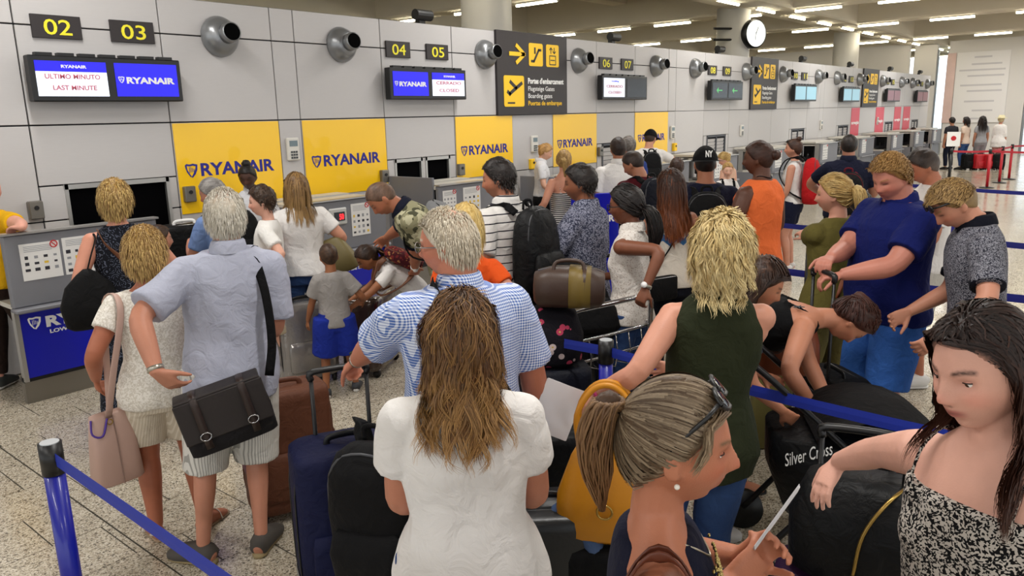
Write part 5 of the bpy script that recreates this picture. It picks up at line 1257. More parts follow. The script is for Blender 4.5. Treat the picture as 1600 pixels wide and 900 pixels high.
# V / W
p = P_('V', 'tall dark-haired man in a white shirt seen from behind in the queue', H=1.80, sex='m', wt=1.05, skin='#9c664c', head_px=(966, 213), face=42, hc='#1c1412', vox=.010)
p.arm(-1, target=(-.26, .1, .85)); p.build_body(); p.top(white_tee, sleeve=.75, fit=.024, collar=white_tee, hem=.88); p.bottom(FB('trousers_navy', '#12141f')); p.shoes(leather_blk); p.cap('#1c1412', .01, '#33241c', rough=.15)
p = P_('W', 'grey-haired man in a blue shirt just beyond the tall man in white', H=1.76, sex='m', skin='#b98068', head_px=(982, 212), face=30, hc='#77706a', vox=.012)
p.build_body(); p.top(FB('shirt_blue2', '#2a3c7a'), sleeve=.8); p.bottom(navy); p.shoes(leather_blk); p.cap('#77706a', .014, '#4a4440')
# X: maroon
p = P_('X', 'dark-haired man in a maroon T-shirt with a dark backpack looking down', H=1.72, sex='m', wt=1.12, skin='#a06a50', head_px=(980, 237), face=28, lean=6, head=(-35, 28, 0), hc='#1f1512', vox=.009)
p.arm(-1, target=(-.08, .32, 1.05)); p.arm(1, target=(.1, .32, 1.05)); p.build_body(); p.top(FB('tee_maroon', '#4a0f18'), sleeve=.65, fit=.02); p.bottom(navy); p.shoes(leather_blk); p.cap('#1f1512', .009, '#35251d', rough=.15)
# Y: man in cap at counter
p = P_('Y', 'man in a black cap and white T-shirt with black backpack leaning on a desk', H=1.80, sex='m', wt=1.05, skin='#c08a70', head_px=(1018, 202), face=48, head=(35, 15, 0), hc='#33241c', vox=.011, topadd=.02)
p.arm(1, target=(.36, .34, 1.12), pole=(1, -.3, 0)); p.arm(-1, target=(-.1, .4, 1.15)); p.build_body(); p.top(white_tee, sleeve=.65, fit=.024); p.bottom(navy, 'shorts', length=1); p.shoes(trainer_w); p.cap('#33241c', .006)
# Z: girl with glasses
p = P_('Z', 'girl with glasses and a low black ponytail in a white sleeveless blouse pushing the trolley', H=1.625, sex='f', wt=.93, skin='#7d4c36', head_px=(974, 287), face=-6, head=(-8, 8, 0), hc='#0f0b0b', vox=.0068)
p.arm(-1, px=(1002, 470, 1.02), pole=(-.2, -1, -.1), palm=(0, .2, -1), curl=.8); p.arm(1, target=(.2, .35, 1.0)); p.build_body(); m = FB('blouse_dots', '#dcd6cf', 'floral', '#b8aca2', .45); p.top(m, 'blouse', sleeve=0, fit=.016, collar=m, hem=.88, shoulder=.95); p.bottom(denim, 'jeans', fit=.008, lend=.01); p.shoes(trainer_w, rubber_w, 'trainer')
p.cap('#0f0b0b', .014, '#1d1614'); p.strands(350, .16, '#0f0b0b', '#241b18', .003, seg=7, tie=(0, -.10, -.03), tiemix=.75, sides=3, drape=False, lift=.008); p.tail((0, -.10, -.03), [(0, -.05, -.02), (.0, -.085, -.14), (0, -.06, -.3)], [.02, .045, .045, .01], '#0f0b0b', '#2a201c', n=60)
p.glasses(BLACK, z=-.002, thick=.002); p.watch(-1, mat('watch_steel', '#b5b0a4', .3, .8), WHITE)
# a: auburn hair
p = P_('a', 'woman with dark hair fading to auburn in a white tank top with blue zigzag', H=1.63, sex='f', skin='#8f5a42', head_px=(1047, 264), face=38, head=(-8, 5, 0), hc='#22110c', vox=.008)
p.arm(-1, target=(-.16, .14, 1.02), pole=(-1, -.6, -.2), hdir=(.6, .4, -.4)); p.arm(1, target=(.25, .15, .9)); p.build_body(cover_top=False); p.top(FB('tank_zigzag', '#d8cfc2', 'zigzag', '#3a6a9c', 1.17), 'tank_top', sleeve=0, fit=.014, neck=1.36, straps=(.095, .014), hem=.86); p.bottom(FB('trousers_navy', '#12141f')); p.shoes(leather_blk)
p.cap('#1f110d', .02, '#2e1a12'); p.strands(1800, .40, '#22120c', '#3a1f12', .0026, wave=.008, wfreq=26, tipcol='#8f4a20', lift=.013, sides=2, seg=14, clump=14)
p.strap([(.12, .05, 1.40), (.10, -.0, 1.455), (.07, -.09, 1.4), (-.05, -.125, 1.2), (-.18, -.08, .98)], blackc, .006, 'bag_strap')
# b: brown-haired kid
p = P_('b', 'brown-haired youngster glimpsed between the auburn woman and the black cap', H=1.5, sex='c', skin='#c48d74', head_px=(1058, 246), face=60, hc='#3a2419', vox=.012)
p.build_body(); p.top(FB('tee_dark', '#2b2426'), sleeve=.6); p.bottom(navy); p.shoes(leather_blk); p.cap('#3a2419', .016, '#28170f')
# c: cap NY
p = P_('c', 'man in a black cap worn backwards and navy T-shirt with a black backpack', H=1.765, sex='m', wt=1.12, skin='#9a6449', head_px=(1102, 228), face=60, head=(-8, 4, 0), hc='#17100e', vox=.008, topadd=.02)
p.build_body(); p.top(FB('tee_deepnavy', '#0f1226'), sleeve=.7, fit=.024); p.bottom(navy); p.shoes(leather_blk); p.cap('#17100e', .006)
# d / e: two blond girls
p = P_('d', 'blonde girl bending away behind the girl in the white T-shirt', H=1.42, sex='c', skin='#d9a890', head_px=(1127, 238), face=20, head=(-40, 25, 0), hc='#c2a062', vox=.012)
p.build_body(cover_top=False); p.top(FB('top_peach', '#d6b09a'), sleeve=0); p.bottom(navy, 'shorts', length=.9); p.shoes(leather_blk); p.cap('#c7a768', .014, '#94743e'); p.bun((0, -.1, .03), .03, '#c7a768', '#94743e')
p = P_('e', 'blonde girl in a white T-shirt with rucksack straps facing the camera', H=1.34, sex='c', skin='#dcae98', head_px=(1138, 253), face=225, head=(10, 10, 0), hc='#b8955c', vox=.010)
p.arm(1, target=(.1, .2, .85)); p.arm(-1, target=(-.1, .22, .85)); p.build_body(); p.top(white_tee, sleeve=.5); p.bottom(FB('shorts_white', '#c9c6c2'), 'shorts', length=.9); p.shoes(trainer_w); p.cap('#b8955c', .012, '#8a6a3a')
for sx in (-1, 1): p.strap([(sx*.1, .10, 1.05), (sx*.1, .115, 1.3), (sx*.1, .02, 1.475), (sx*.1, -.09, 1.4)], blackc, .018, 'rucksack_strap')
# f: orange vest
p = P_('f', 'tall dark-skinned man in an orange sleeveless vest with tied-back hair', H=1.83, sex='m', wt=1.03, skin=DEEP, head_px=(1184, 219), face=12, head=(-22, 4, 0), hc='#24130d', vox=.0075)
p.arm(-1, target=(-.2, .3, 1.0), pole=(-.7, -.8, -.3)); p.arm(1, target=(.2, .3, 1.0)); p.build_body(cover_top=False); p.top(FB('vest_orange', '#e8703a'), 'vest', sleeve=0, fit=.022, hem=.72, flare=.05, shoulder=.86, fold=.006); p.bottom(FB('shorts_black', '#15151a'), 'shorts', length=1.1, lend=.05); p.shoes(leather_blk)
p.cap('#2a1710', .012, '#3f241a'); p.bun((0, -.115, .015), .042, '#2a1710', '#45281c'); p.strap([(.055, .045, 1.46), (.06, -.03, 1.5), (0, -.085, 1.485), (-.06, -.03, 1.5), (-.055, .045, 1.46)], blackc, .004, 'necklace')
# g: woman with red rucksack
p = P_('g', 'woman with a top bun in a white vest and navy shorts carrying a red rucksack', H=1.67, sex='f', skin='#c08870', head_px=(1241, 214), face=-8, head=(-5, 0, 0), hc='#2d1b14', vox=.010, topadd=.03)
p.arm(-1, target=(-.14, .2, .80)); p.arm(1, target=(.2, .2, .9)); p.build_body(cover_leg=False); p.top(white_tee, 'vest', sleeve=0, fit=.014, shoulder=.9, hem=.92); p.bottom(FB('shorts_navy', '#10142a'), 'shorts', length=.62, lend=.035); p.shoes(trainer_w); p.cap('#2d1b14', .012, '#452b1e'); p.bun((0, -.06, .12), .034, '#2d1b14', '#452b1e'); p.glasses(BLACK, z=.03, y=.118, up=.6, name='sunglasses', lens=BLACK)
# h: navy man
p = P_('h', 'short-haired man in a navy polo shirt at a desk seen from behind', H=1.76, sex='m', wt=1.15, skin='#a5705a', head_px=(1328, 209), face=70, hc='#140f0e', vox=.010)
p.arm(-1, target=(-.2, .35, 1.05), pole=(-1, -.3, 0)); p.arm(1, target=(.2, .35, 1.05)); p.build_body(); p.top(FB('tee_deepnavy', '#0f1226'), sleeve=.7, fit=.024, collar=FB('tee_deepnavy', '#0f1226')); p.bottom(navy); p.shoes(leather_blk); p.cap('#140f0e', .01, '#261c18', rough=.15)
# i: olive tee
p = P_('i', 'woman with a blonde ponytail in an olive green T-shirt, both hands on a case handle', H=1.64, sex='f', wt=1.12, skin='#c9907a', head_px=(1303, 271), face=30, head=(-42, 4, 0), hc='#b3935a', vox=.0068)
p.arm(-1, px=(1236, 372, 1.0), pole=(-.7, -.7, -.3), hdir=(0, .8, .3), palm=(.5, 0, -1)); p.arm(1, px=(1246, 362, 1.0), pole=(.8, -.5, -.3)); p.build_body(); p.top(FB('tee_olive', '#625a2c'), sleeve=.55, fit=.022, sinf=.026, hem=.78, flare=.07); p.bottom(FB('trousers_khaki', '#6a6238'), fit=.014); p.shoes(leather_blk)
p.cap('#b8985c', .016, '#94743e'); p.strands(500, .15, '#cdb074', '#8f7040', .003, seg=7, tie=(0, -.1, .01), tiemix=.8, sides=3, drape=False, lift=.01); p.tail((0, -.105, .01), [(0, -.04, .02), (.0, -.07, -.05), (0, -.06, -.16)], [.016, .034, .036, .01], '#cdb074', '#a5854c', n=70)
p.strap([(.13, .07, 1.40), (.11, 0, 1.465), (.1, -.1, 1.4), (.02, -.135, 1.2), (-.1, -.14, .98)], mat('strap_tan', '#8a4a28', .6), .018, 'shoulder_strap')
# j: kid in black
p = P_('j', 'child with black hair in black clothes half hidden behind the olive T-shirt woman', H=1.36, sex='c', skin='#8a5a42', head_px=(1345, 297), face=60, hc='#0f0c0c', vox=.010)
p.build_body(); p.top(blackc, sleeve=.8, fit=.03); p.bottom(blackc); p.shoes(leather_blk); p.cap('#0f0c0c', .02, '#1c1614')
# k: blue polo boy
p = P_('k', 'heavy-set fair-haired boy in a royal blue polo shirt looking down at his case', H=1.82, sex='m', wt=1.22, skin='#c07d6a', head_px=(1383, 238), face=-52, head=(-12, 24, 0), hc='#a5783f', brow='#94683c', fat=.9, vox=.0058, neck=1.2, belly=.05, topadd=.028, nose=.8)
p.arm(1, px=(1290, 408, 'n', .60), pole=(.7, -.6, -.4), palm=(0, .1, -1), curl=.7); p.arm(-1, px=(1290, 434, 'n', .58), pole=(-.7, -.5, -.4), palm=(0, .1, -1), curl=.7); p.build_body(); m = FB('polo_royal', '#101a5a'); p.top(m, sleeve=.7, collar=m, fit=.024, sinf=.03, hem=.84); p.bottom(FB('shorts_denim', '#2c56a0', 'denim', '#3a6ab8'), 'shorts', length=1.0, lend=.05, fit=.022); p.shoes(trainer_w, rubber_w, 'trainer')
p.cap('#96703c', .010, '#7d5829', top=.008, rough=.3); p.strands(3400, .028, '#c0965a', '#7d5829', .0014, seg=5, gravity=.25, lift=.012, sides=2, drape=False, comb=(0, .25, .6))
# l: man in white tee
p = P_('l', 'dark-haired man in a white T-shirt and pale shorts behind the boy in blue', H=1.77, sex='m', wt=1.05, skin='#a8694e', head_px=(1430, 235), face=-25, head=(-5, 28, 0), hc='#241a16', vox=.0072)
p.arm(-1, target=(-.16, .3, .95)); p.arm(1, target=(.16, .3, .95)); p.build_body(); p.top(white_tee, sleeve=.65, fit=.022); p.bottom(FB('shorts_pale', '#b9b5ad'), 'shorts', length=1, lend=.05); p.shoes(trainer_w); p.cap('#1f1714', .012, '#3a2d26', top=.008, temple='#5a4d45')
# m: grey polo
p = P_('m', 'fair-haired boy in a grey patterned polo with sunglasses pushed up on his forehead', H=1.745, sex='m', wt=.97, skin='#c68a70', head_px=(1462, 286), face=-22, lean=8, head=(-8, 42, 0), hc='#a5824e', brow='#8a6a40', vox=.0055, topadd=.02)
p.arm(-1, px=(1446, 540, .95), pole=(-.8, -.7, -.1)); p.arm(1, target=(.1, .35, .95)); p.build_body(); m = FB('polo_grey', '#2a2b36', 'speckle', '#8b8b94', .28); cn = FB('collar_navy', '#0d0f1a'); p.top(m, sleeve=.72, collar=cn, fit=.018, sinf=.024, hem=.82); p.cuffs(cn, .72, .0235); p.bottom(blackc, 'shorts', length=1.0, lend=.04); p.shoes(trainer_w, rubber_w, 'trainer')
p.cap('#8f7044', .007, '#6e5230', top=.006, rough=.3, temple='#8a7048'); p.strands(3400, .027, '#b9965e', '#6e5230', .0014, seg=5, gravity=.35, lift=.010, sides=2, drape=False, region=lambda q: q[:, 2] > .0, comb=(0, .3, .35))
p.glasses(BLACK, z=.03, y=.112, up=.28, name='sunglasses', lens=BLACK, thick=.0035)
# n: olive sleeveless
p = P_('n', 'woman with curly blonde hair in a dark olive sleeveless top reaching for the trolley handle', H=1.68, sex='f', wt=1.04, skin='#c58a72', head_px=(1130, 326), face=58, side=5, head=(6, 6, 0), hc='#c2a263', vox=.006, topadd=.03)
p.arm(-1, px=(918, 622, 1.0), pole=(-.5, -.6, -.6), palm=(.2, .3, -1), curl=.75); p.arm(1, target=(-.04, .24, 1.04), pole=(.1, -1, -.9)); p.build_body(); p.top(FB('top_darkolive', '#252a18'), 'sleeveless_top', sleeve=0, fit=.02, hem=.78, shoulder=.84, flare=.07, fold=.005); p.bottom(denim, 'jeans', fit=.010); p.shoes(trainer_w, rubber_w, 'trainer')
p.cap('#a58850', .016, '#7d6232'); p.strands(4600, .125, '#d4ba7c', '#8f7038', .0015, wave=.009, wfreq=75, tipcol='#ead9a6', lift=.020, sides=2, seg=14, curl=.010, torso_gap=.03, lenvar=.4, headgap=.006, clump=22, clumpw=.5, gravity=.7)
mb = MB(); 
p.watch(-1, mat('bracelet_pink', '#c23a78', .5), None)
# o: girl in ruffled dress
p = P_('o', 'girl with long dark brown hair in a blue-grey ruffled dress and white trainers', H=1.43, sex='f', wt=.92, skin='#b87a5c', head_px=(1212, 405), face=145, lean=16, head=(10, 28, 0), hc='#2e1c14', vox=.0068)
p.arm(1, px=(1238, 655, .72), pole=(.5, -.8, -.2)); p.arm(-1, target=(-.15, .3, .8)); p.leg(-1, foot=(-.1, .02, 0)); p.leg(1, foot=(.1, -.02, 0)); p.build_body(cover_leg=False); m = FB('dress_greyblue', '#2f3547'); p.skirt(m, 'dress_skirt', hem=.52, w1=.24, waist=1.04); p.top(m, 'dress_top', sleeve=.45, sinf=.035, fit=.014, hem=.95); p.shoes(trainer_w, rubber_w, 'trainer')
p.cap('#2e1c14', .018, '#452b1d'); p.strands(1900, .46, '#38231a', '#20130d', .0024, wave=.006, wfreq=18, tipcol='#4a3020', lift=.012, sides=2, seg=14, clump=16)
# p: woman bending in black
p = P_('p', 'woman in a strappy black top bending over with a small shoulder tattoo', H=1.63, sex='f', wt=1.1, skin='#bb7e62', head_px=(1372, 492), face=152, lean=88, head=(-5, 78, 0), hc='#3f2018', vox=.0065)
p.arm(1, px=(1283, 655, .62), pole=(.6, -.6, .2)); p.arm(-1, px=(1310, 665, .55), pole=(-.6, -.5, .2)); p.leg(-1, foot=(-.13, .10, 0)); p.leg(1, foot=(.13, -.05, 0)); p.build_body(cover_top=False, cover_leg=False); p.top(blackc, 'camisole', sleeve=0, fit=.014, neck=1.325, straps=(.095, .012), hem=.86); p.bottom(FB('shorts_black', '#15151a'), 'shorts', length=.55, lend=.03); p.shoes(leather_blk, kind='flipflop')
p.cap('#43221a', .018, '#2a140f'); p.strands(500, .16, '#4a271d', '#2a140f', .003, seg=8, tie=(0, -.10, .03), tiemix=.6, sides=3, drape=False, lift=.012); p.tail((0, -.1, .03), [(0, .02, .02), (.03, .06, -.03), (.03, .06, -.12)], [.018, .03, .028, .01], '#4a271d', '#2a140f', n=50)
mb = MB(); c = p.bend(np.array([[.11, -.105, 1.36]])*p.k)[0]; 
for a_ in range(5): mb.tube([c, c+np.array([.03*math.cos(a_*1.3), .028*math.sin(a_*1.3), .0])], [.004, .002], 5)
mb.build('tattoo', mat('tattoo_ink', '#3a4248', .7), p.o)
# q: ponytail lady in front
p = P_('q', 'woman with a greying brown ponytail and sunglasses on her head reading a white paper', H=1.57, sex='f', wt=1.0, skin='#b57458', head_px=(1066, 586), face=150, head=(0, 4, 0), hc='#6f5a44', brow='#6a5238', vox=.0048, topadd=.014, eyes=True, open=.62, nose=1.15)
p.arm(1, px=(1182, 872, 1.16), pole=(.7, -.6, -.4), hdir=(-.25, .75, .6), palm=(-1, .1, .2), curl=.6); p.arm(-1, px=(1200, 850, 1.18), pole=(-.7, -.6, -.4), hdir=(.2, .7, .6), palm=(1, .1, .2), curl=.6); p.build_body(cover_top=False); p.top(FB('top_navyblack', '#15172a'), 'sleeveless_top', sleeve=0, fit=.010, neck=1.445, shoulder=.78, fold=.003); p.bottom(navy); p.shoes(leather_blk)
p.cap('#6b5640', .004, '#8d7a64', rough=.1); p.strands(3200, .17, '#9c8a72', '#4f3c2a', .0013, seg=9, tie=(0, -.105, .055), tiemix=.85, sides=2, drape=False, lift=.007, tipcol='#3f2c1c', headgap=.004); p.tail((0, -.108, .055), [(0, -.02, .012), (.0, -.042, -.05), (0, -.04, -.13), (0, -.03, -.21)], [.014, .026, .032, .028, .005], '#4a3322', '#8a6a48', n=160, wave=.004, tipcol='#7a5636')
p.strands(420, .10, '#a08c72', '#6f5a44', .0014, seg=9, region=lambda q: (q[:, 1] > .03)&(q[:, 2] > .045)&(abs(q[:, 0]) > .012), gravity=.6, sides=2, drape=False, lift=.006, comb=(0, .05, 0), facefree=True, faceY=.05, clump=8)
p.bun((0, -.118, .055), .02, '#0e0c0c', '#0e0c0c', 'hair_tie')
p.glasses(BLACK, z=.022, y=.122, up=.82, name='sunglasses', lens=mat('dark_lens', '#150f12', .08), thick=.003, big=1.1)
# r: dark-haired woman at right edge
p = P_('r', 'young woman with long dark brown hair in a black-and-white print camisole frowning downward', H=1.67, sex='f', wt=1.02, skin='#d9a592', head_px=(1530, 470), face=-66, head=(8, 9, 4), hc='#201411', brow='#2a1a14', lips='#a04a48', vox=.0045, eyes=True, open=.72, gaze=(0, .35), topadd=.02)
p.arm(1, px=(1287, 755, 1.02), pole=(.3, -.9, .2), hdir=(.05, .6, -.75), palm=(-.2, -.6, -.6), curl=.25); p.arm(-1, target=(-.22, .20, .98), pole=(-.8, -.6, -.2)); p.build_body(cover_top=False); m = FB('cami_print', '#0e0e10', 'speckle', '#b9b2aa', .34); p.top(m, 'camisole', sleeve=0, fit=.010, neck=1.355, straps=(.105, .006), fold=.002, hem=.8); p.bottom(denim, 'jeans', fit=.01); p.shoes(trainer_w)
p.cap('#231613', .008, '#2e1d18', rough=.15); p.strands(5600, .42, '#2a1a15', '#140b09', .0014, wave=.012, wfreq=24, tipcol='#4a2a1c', lift=.010, sides=2, seg=14, torso_gap=.026, comb=(0, -.45, .0), lenvar=.3, clump=30, clumpw=.5, faceY=.030, faceL=.012, dropfront=True, headgap=.004)
# far people
p = P_('far_clerk', 'clerk seated at the farthest desk in view', H=1.55, sex='f', skin='#a8745a', root=(30.0, 6.72), face=200, hc='#1a1210', vox=.018, drop=.25)
p.build_body(); p.top(FB('tee_darkred', '#6a1a20'), sleeve=.6); p.bottom(navy); p.shoes(leather_blk); p.cap('#1a1210', .02)
for key, lab, hx, H_, fc, sx, topc, bot, hair in (
    ('x1', 'far traveller in dark clothes at the last desk', (1481, 191), 1.66, 40, 'm', '#2a2a30', navy, 0), ('x2', 'far woman in a pale top and jeans beside the last desk', (1503, 190), 1.66, 20, 'f', '#cdb8a8', denim, 1), ('x3', 'far woman with long black hair in a grey dress by the red and white cases', (1528, 190), 1.68, 60, 'f', '#8e8e92', FB('grey_cloth', '#8a8a8e'), 2)):
    w = at(hx[0], 258, 0); 
    p = P_(key, lab, H=H_, sex=sx, skin='#a8745a', root=(w[0]*.93, w[1]*.93), face=fc, hc='#17100e', vox=.017)
    p.build_body(); p.top(FB('far_'+key, topc), sleeve=.6); p.bottom(bot); p.shoes(leather_blk); p.cap('#17100e', .016)
    if hair: p.strands(60, .2 if hair == 1 else .45, '#17100e', '#2a1c16', .01, sides=3, seg=8)
w = at(1556, 262, 0)
p = P_('hat', 'far person in white with a pale sun hat near the glass doors', H=1.66, sex='f', skin='#c48d74', root=(w[0], w[1]), face=110, hc='#c8b890', vox=.018)
p.build_body(); p.top(white_tee, sleeve=1.2, fit=.04, hem=.7, flare=.15); p.bottom(FB('shorts_rose', '#c98a84'), 'shorts', length=1.1, lend=.05); p.shoes(trainer_w); p.cap('#c8b890', .02)
mb = MB(); mb.tube([p.hc+np.array([0, 0, .05]), p.hc+np.array([0, 0, .055]), p.hc+np.array([0, 0, .07]), p.hc+np.array([0, 0, .15])], [.18, .18, .1, .08], 20); mb.build('sun_hat', mat('straw', '#d8cfa8', .8), p.o, True)
# caps of the two men
for key, back in (('Y', False), ('c', True)):
    p = ALLP[key]; sg = -1 if back else 1; d, f = sphere_grid(40, 30); q = head_shape(d, dict(sex='m'))+d*.016; keep = [f_ for f_ in f if np.mean([q[i, 2] for i in f_]) > .022]
    mb = MB(); mb.add(p.hl(q*np.array([1.04, 1.04, 1.06])), keep); o = mb.build('cap', blackc, p.o, True)
    mb = MB(); N_ = 9; V = []
    for i in range(N_):
        a_ = (i/(N_-1)-.5)*2.0
        for r_ in (.09, .165): V.append((r_*.95*math.sin(a_), sg*(r_*math.cos(a_)+.012), .028-(.012 if r_ > .1 else 0)))
    F_ = [(2*i, 2*i+1, 2*i+3, 2*i+2) for i in range(N_-1)]; mb.add(p.hl(np.array(V)), F_); mb.build('peak', blackc, o, True)
p = ALLP['c']
tx = text('NY', WHITE, p.o, tuple(p.hl(np.array([[-.026, -.130, .050]]))[0]), (math.pi/2-.25, 0, 0), .052, .05, .05, .03, name='cap_emblem')
# ================================================================== DESKS
INFO = mat('info_sheet', '#dcdbd9', .45); INFO2 = mat('info_grey', '#8d8f94', .5); ICONK = mat('icon_black', '#2c2b33', .5); ICONY = mat('icon_yellow', '#d9b536', .5)
WOODTOP = mat('desk_top', '#c9c5bb', .45)
def info_poster(x, z, w, h, y, lab, seed=0, icons=True, rows=4):
    o = thing('info_poster', lab, 'poster', (x, y, z), 0, 'baggage rule sheets on desks'); q = MB(); q.box((0, -.002, 0), (w, .004, h)); q.build('sheet', INFO, o)
    r = random.Random(seed); q = MB()
    for k in range(4): q.box((-w*.05, -.0045, h*(.42-.045*k)), (w*.7, .001, .004), mi=0)
    for j in range(rows):
        for i in range(4):
            q.box((-w*.36+w*.24*i, -.0045, h*(.12-.17*j)), (w*.13*r.uniform(.6, 1), .001, h*.09*r.uniform(.6, 1.1)), mi=r.choice((1, 1, 2, 0)) if icons else 0)
    pr = q.build('print', [INFO2, ICONK, ICONY], o); pr['kind'] = 'stuff'
    q = MB(); n = 20; c = np.array([w*.36, -.006, h*.42]); R_ = .024
    q.tube([c+np.array([R_*math.cos(a), 0, R_*math.sin(a)]) for a in np.linspace(0, 2*np.pi, n)], [.004]*n, 6, caps=False); q.box(c, (R_*1.9, .003, .006), rot3('Y', .8)); q.build('prohibition_mark', PRED, o)
def desk(x0, x1, lab, yf=6.28, zt=1.28, airline=True, clerk=False, noleft=False, open_left=False, side_h=None, letters='RYANAIR', sub=True):
    o = thing('check_in_desk', lab, 'check-in desk', ((x0+x1)/2, yf, 0), 0, 'check-in desks'); w = x1-x0; dp = 7.1-yf
    q = MB(); q.box((0, .03, (.74+zt)/2), (w, .06, zt-.74), bev=.012); q.build('front_panel', GREYDESK, o)
    q = MB(); q.box((0, .02, zt+.006), (w+.02, .09, .014)); q.build('front_rail', ALU, o)
    q = MB(); q.box((0, .0, .725), (w+.01, .12, .035), bev=.01); q.build('ledge', GREYDESK, o)
    q = MB(); q.box((0, .045, .455), (w-.06, .03, .51)); q.build('airline_panel', RYBLUE if airline else GREYDESK, o)
    for sx in (-1, 1):
        q = MB(); q.box((sx*(w/2-.015), .04, .45), (.03, .06, .54)); q.build('stile', ALU, o)
    q = MB(); q.box((0, .07, .19), (w, .06, .04)); q.build('kick_rail', BLACK, o)
    q = MB(); q.box((0, .075, .085), (w-.01, .05, .17)); q.build('plinth', ALU2, o)
    q = MB(); q.box((0, .18 if clerk else .28, zt-.03), (w-.04, .22 if clerk else .42, .03)); q.build('counter_top', WOODTOP, o)
    q = MB(); q.box((0, .22 if clerk else dp*.62, .74), (w-.04, .26 if clerk else dp*.7, .035)); q.build('worktop', WOODTOP, o)
    for sx in (-1, 1):
        if sx < 0 and noleft: continue
        if sx < 0 and open_left:
            q = MB(); q.box((-w/2+.02, dp/2+.06, .36), (.03, dp-.1, .72)); q.build('side_panel', GREYDESK, o)
            
            for yy in (.1, dp-.1): q = MB(); q.box((-w/2+.02, yy, zt*.5+.36), (.03, .1, zt-.72)); q.build('side_post', ALU, o)
            continue
        sh = side_h if (side_h and sx < 0) else zt-.04
        q = MB(); q.box((sx*(w/2-.02), dp/2+.06, sh/2), (.035, dp-.08, sh), bev=.006); q.build('side_panel', GREYDESK, o)
    if not clerk: q = MB(); q.box((0, dp-.12, zt-.02), (w-.02, .22, .025)); q.build('back_shelf', WOODTOP, o)
    if open_left:
        q = MB(); q.box((0, dp*.6, zt+.03), (w+.05, dp*.9, .04)); q.build('canopy', WOODTOP, o)
        mo = thing('monitor', 'black computer monitor inside the %s' % lab.replace('grey ', '')[:60], 'monitor', ((x0+x1)/2-.12, yf+.45, .758), .9, 'desk monitors')
        q = MB(); q.box((0, 0, .24), (.42, .03, .28), bev=.005); q.build('screen_housing', BLACK, mo); q = MB(); q.tube([(0, .03, .012), (0, .03, .2)], [.025, .02], 8); q.box((0, .03, .006), (.2, .16, .012)); q.build('stand', BLACK, mo)
    if letters:
        lw = min(w*.66, .66)
        text(letters, WHITE, o, (-w/2+.2, .028, .565), FACE_N, lw, .085, .1, .045); harp(WHITE, o, -w/2+.085, .56, .095, .0285)
        if sub: text('LOW FARES. MADE SIMPLE.', WHITE, o, (-w/2+.22, .028, .51), FACE_N, lw*.98, .03, .03, .03)
    return o
desk(1.86, 2.98, 'grey desk with blue airline front at the left edge, behind the navy dress', clerk=True, noleft=True)
info_poster(2.09, 1.07, .27, .27, 6.279, 'baggage sheet with yellow bands, left one on the first desk', 1, rows=3); info_poster(2.37, 1.075, .25, .28, 6.279, 'baggage sheet of small item pictures, right one on the first desk', 2)
desk(4.35, 5.45, 'grey desk with red digital weight display behind the bending camouflage man', zt=1.25)
info_poster(5.10, 1.03, .24, .33, 6.279, 'baggage sheet of item pictures on the desk behind the camouflage man', 3)
sd_ = thing('scale_display', 'small weight display with red digits on the second desk front', 'display', (4.80, 6.279, 1.09)); q = MB(); q.box((0, -.015, 0), (.22, .03, .17), bev=.012); q.build('bezel', mat('bezel_pale', '#b9b9b6', .4), sd_); q = MB(); q.box((.01, -.032, 0), (.13, .004, .09)); q.build('display', SCRDARK, sd_); text('50', mat('led_red', '#ff2a30', .4, emit=2.0), sd_, (.005, -.035, -.03), FACE_N, .055, .06, .06, .03)
desk(6.25, 7.42, 'grey desk with tall grey side wall left of the striped polo man', zt=1.27, side_h=1.36)
info_poster(6.80, 1.06, .30, .32, 6.279, 'baggage sheet of item pictures on the desk left of the striped polo man', 4); info_poster(6.42, 1.08, .22, .26, 6.279, 'plain white notice beside the baggage sheet on the third desk', 5, icons=False)
desk(8.75, 9.9, 'grey desk where the blonde clerk serves the striped dress woman', zt=1.22, clerk=True)
desk(11.2, 12.4, 'grey desk the man in white T-shirt and cap leans on', zt=1.2, letters='')
desk(13.3, 14.4, 'grey desk beside the blonde girls', zt=1.2, open_left=True, airline=False, letters='')
for i, (a, l, n_) in enumerate(((16.2, 'grey desk behind the red rucksack woman', 'sixth'), (19.2, 'grey desk left of the navy polo man', 'seventh'), (22.4, 'grey desk right of the navy polo man', 'eighth'), (25.6, 'grey desk under the first red poster', 'ninth'), (28.4, 'grey desk under the red posters, last but one', 'tenth'), (31.0, 'farthest grey desk of the row', 'last'))):
    desk(a, a+1.25, l, zt=1.2, open_left=True, airline=False, letters='')
    info_poster(a+.3, 1.0, .36, .36, 6.279, 'white notice on the front of the %s desk' % n_, 10+i, icons=False)
info_poster(13.6, 1.0, .4, .36, 6.279, 'white notice on the desk beside the blonde girls', 20, icons=False)
# conveyor belts between the desks
for a, b_, l in ((3.02, 3.82, 'between the first two desks'), (5.5, 6.2, 'right of the second desk'), (7.5, 8.7, 'between third and fourth desk')):
    o = thing('baggage_belt', 'low black baggage belt %s' % l, 'conveyor', ((a+b_)/2, 6.7, 0), 0, 'baggage belts'); q = MB(); q.box((0, .0, .19), (b_-a-.06, .8, .38)); q.build('belt_base', ALU2, o); q = MB(); q.box((0, 0, .39), (b_-a-.2, .82, .02)); q.build('belt', BLACK, o)
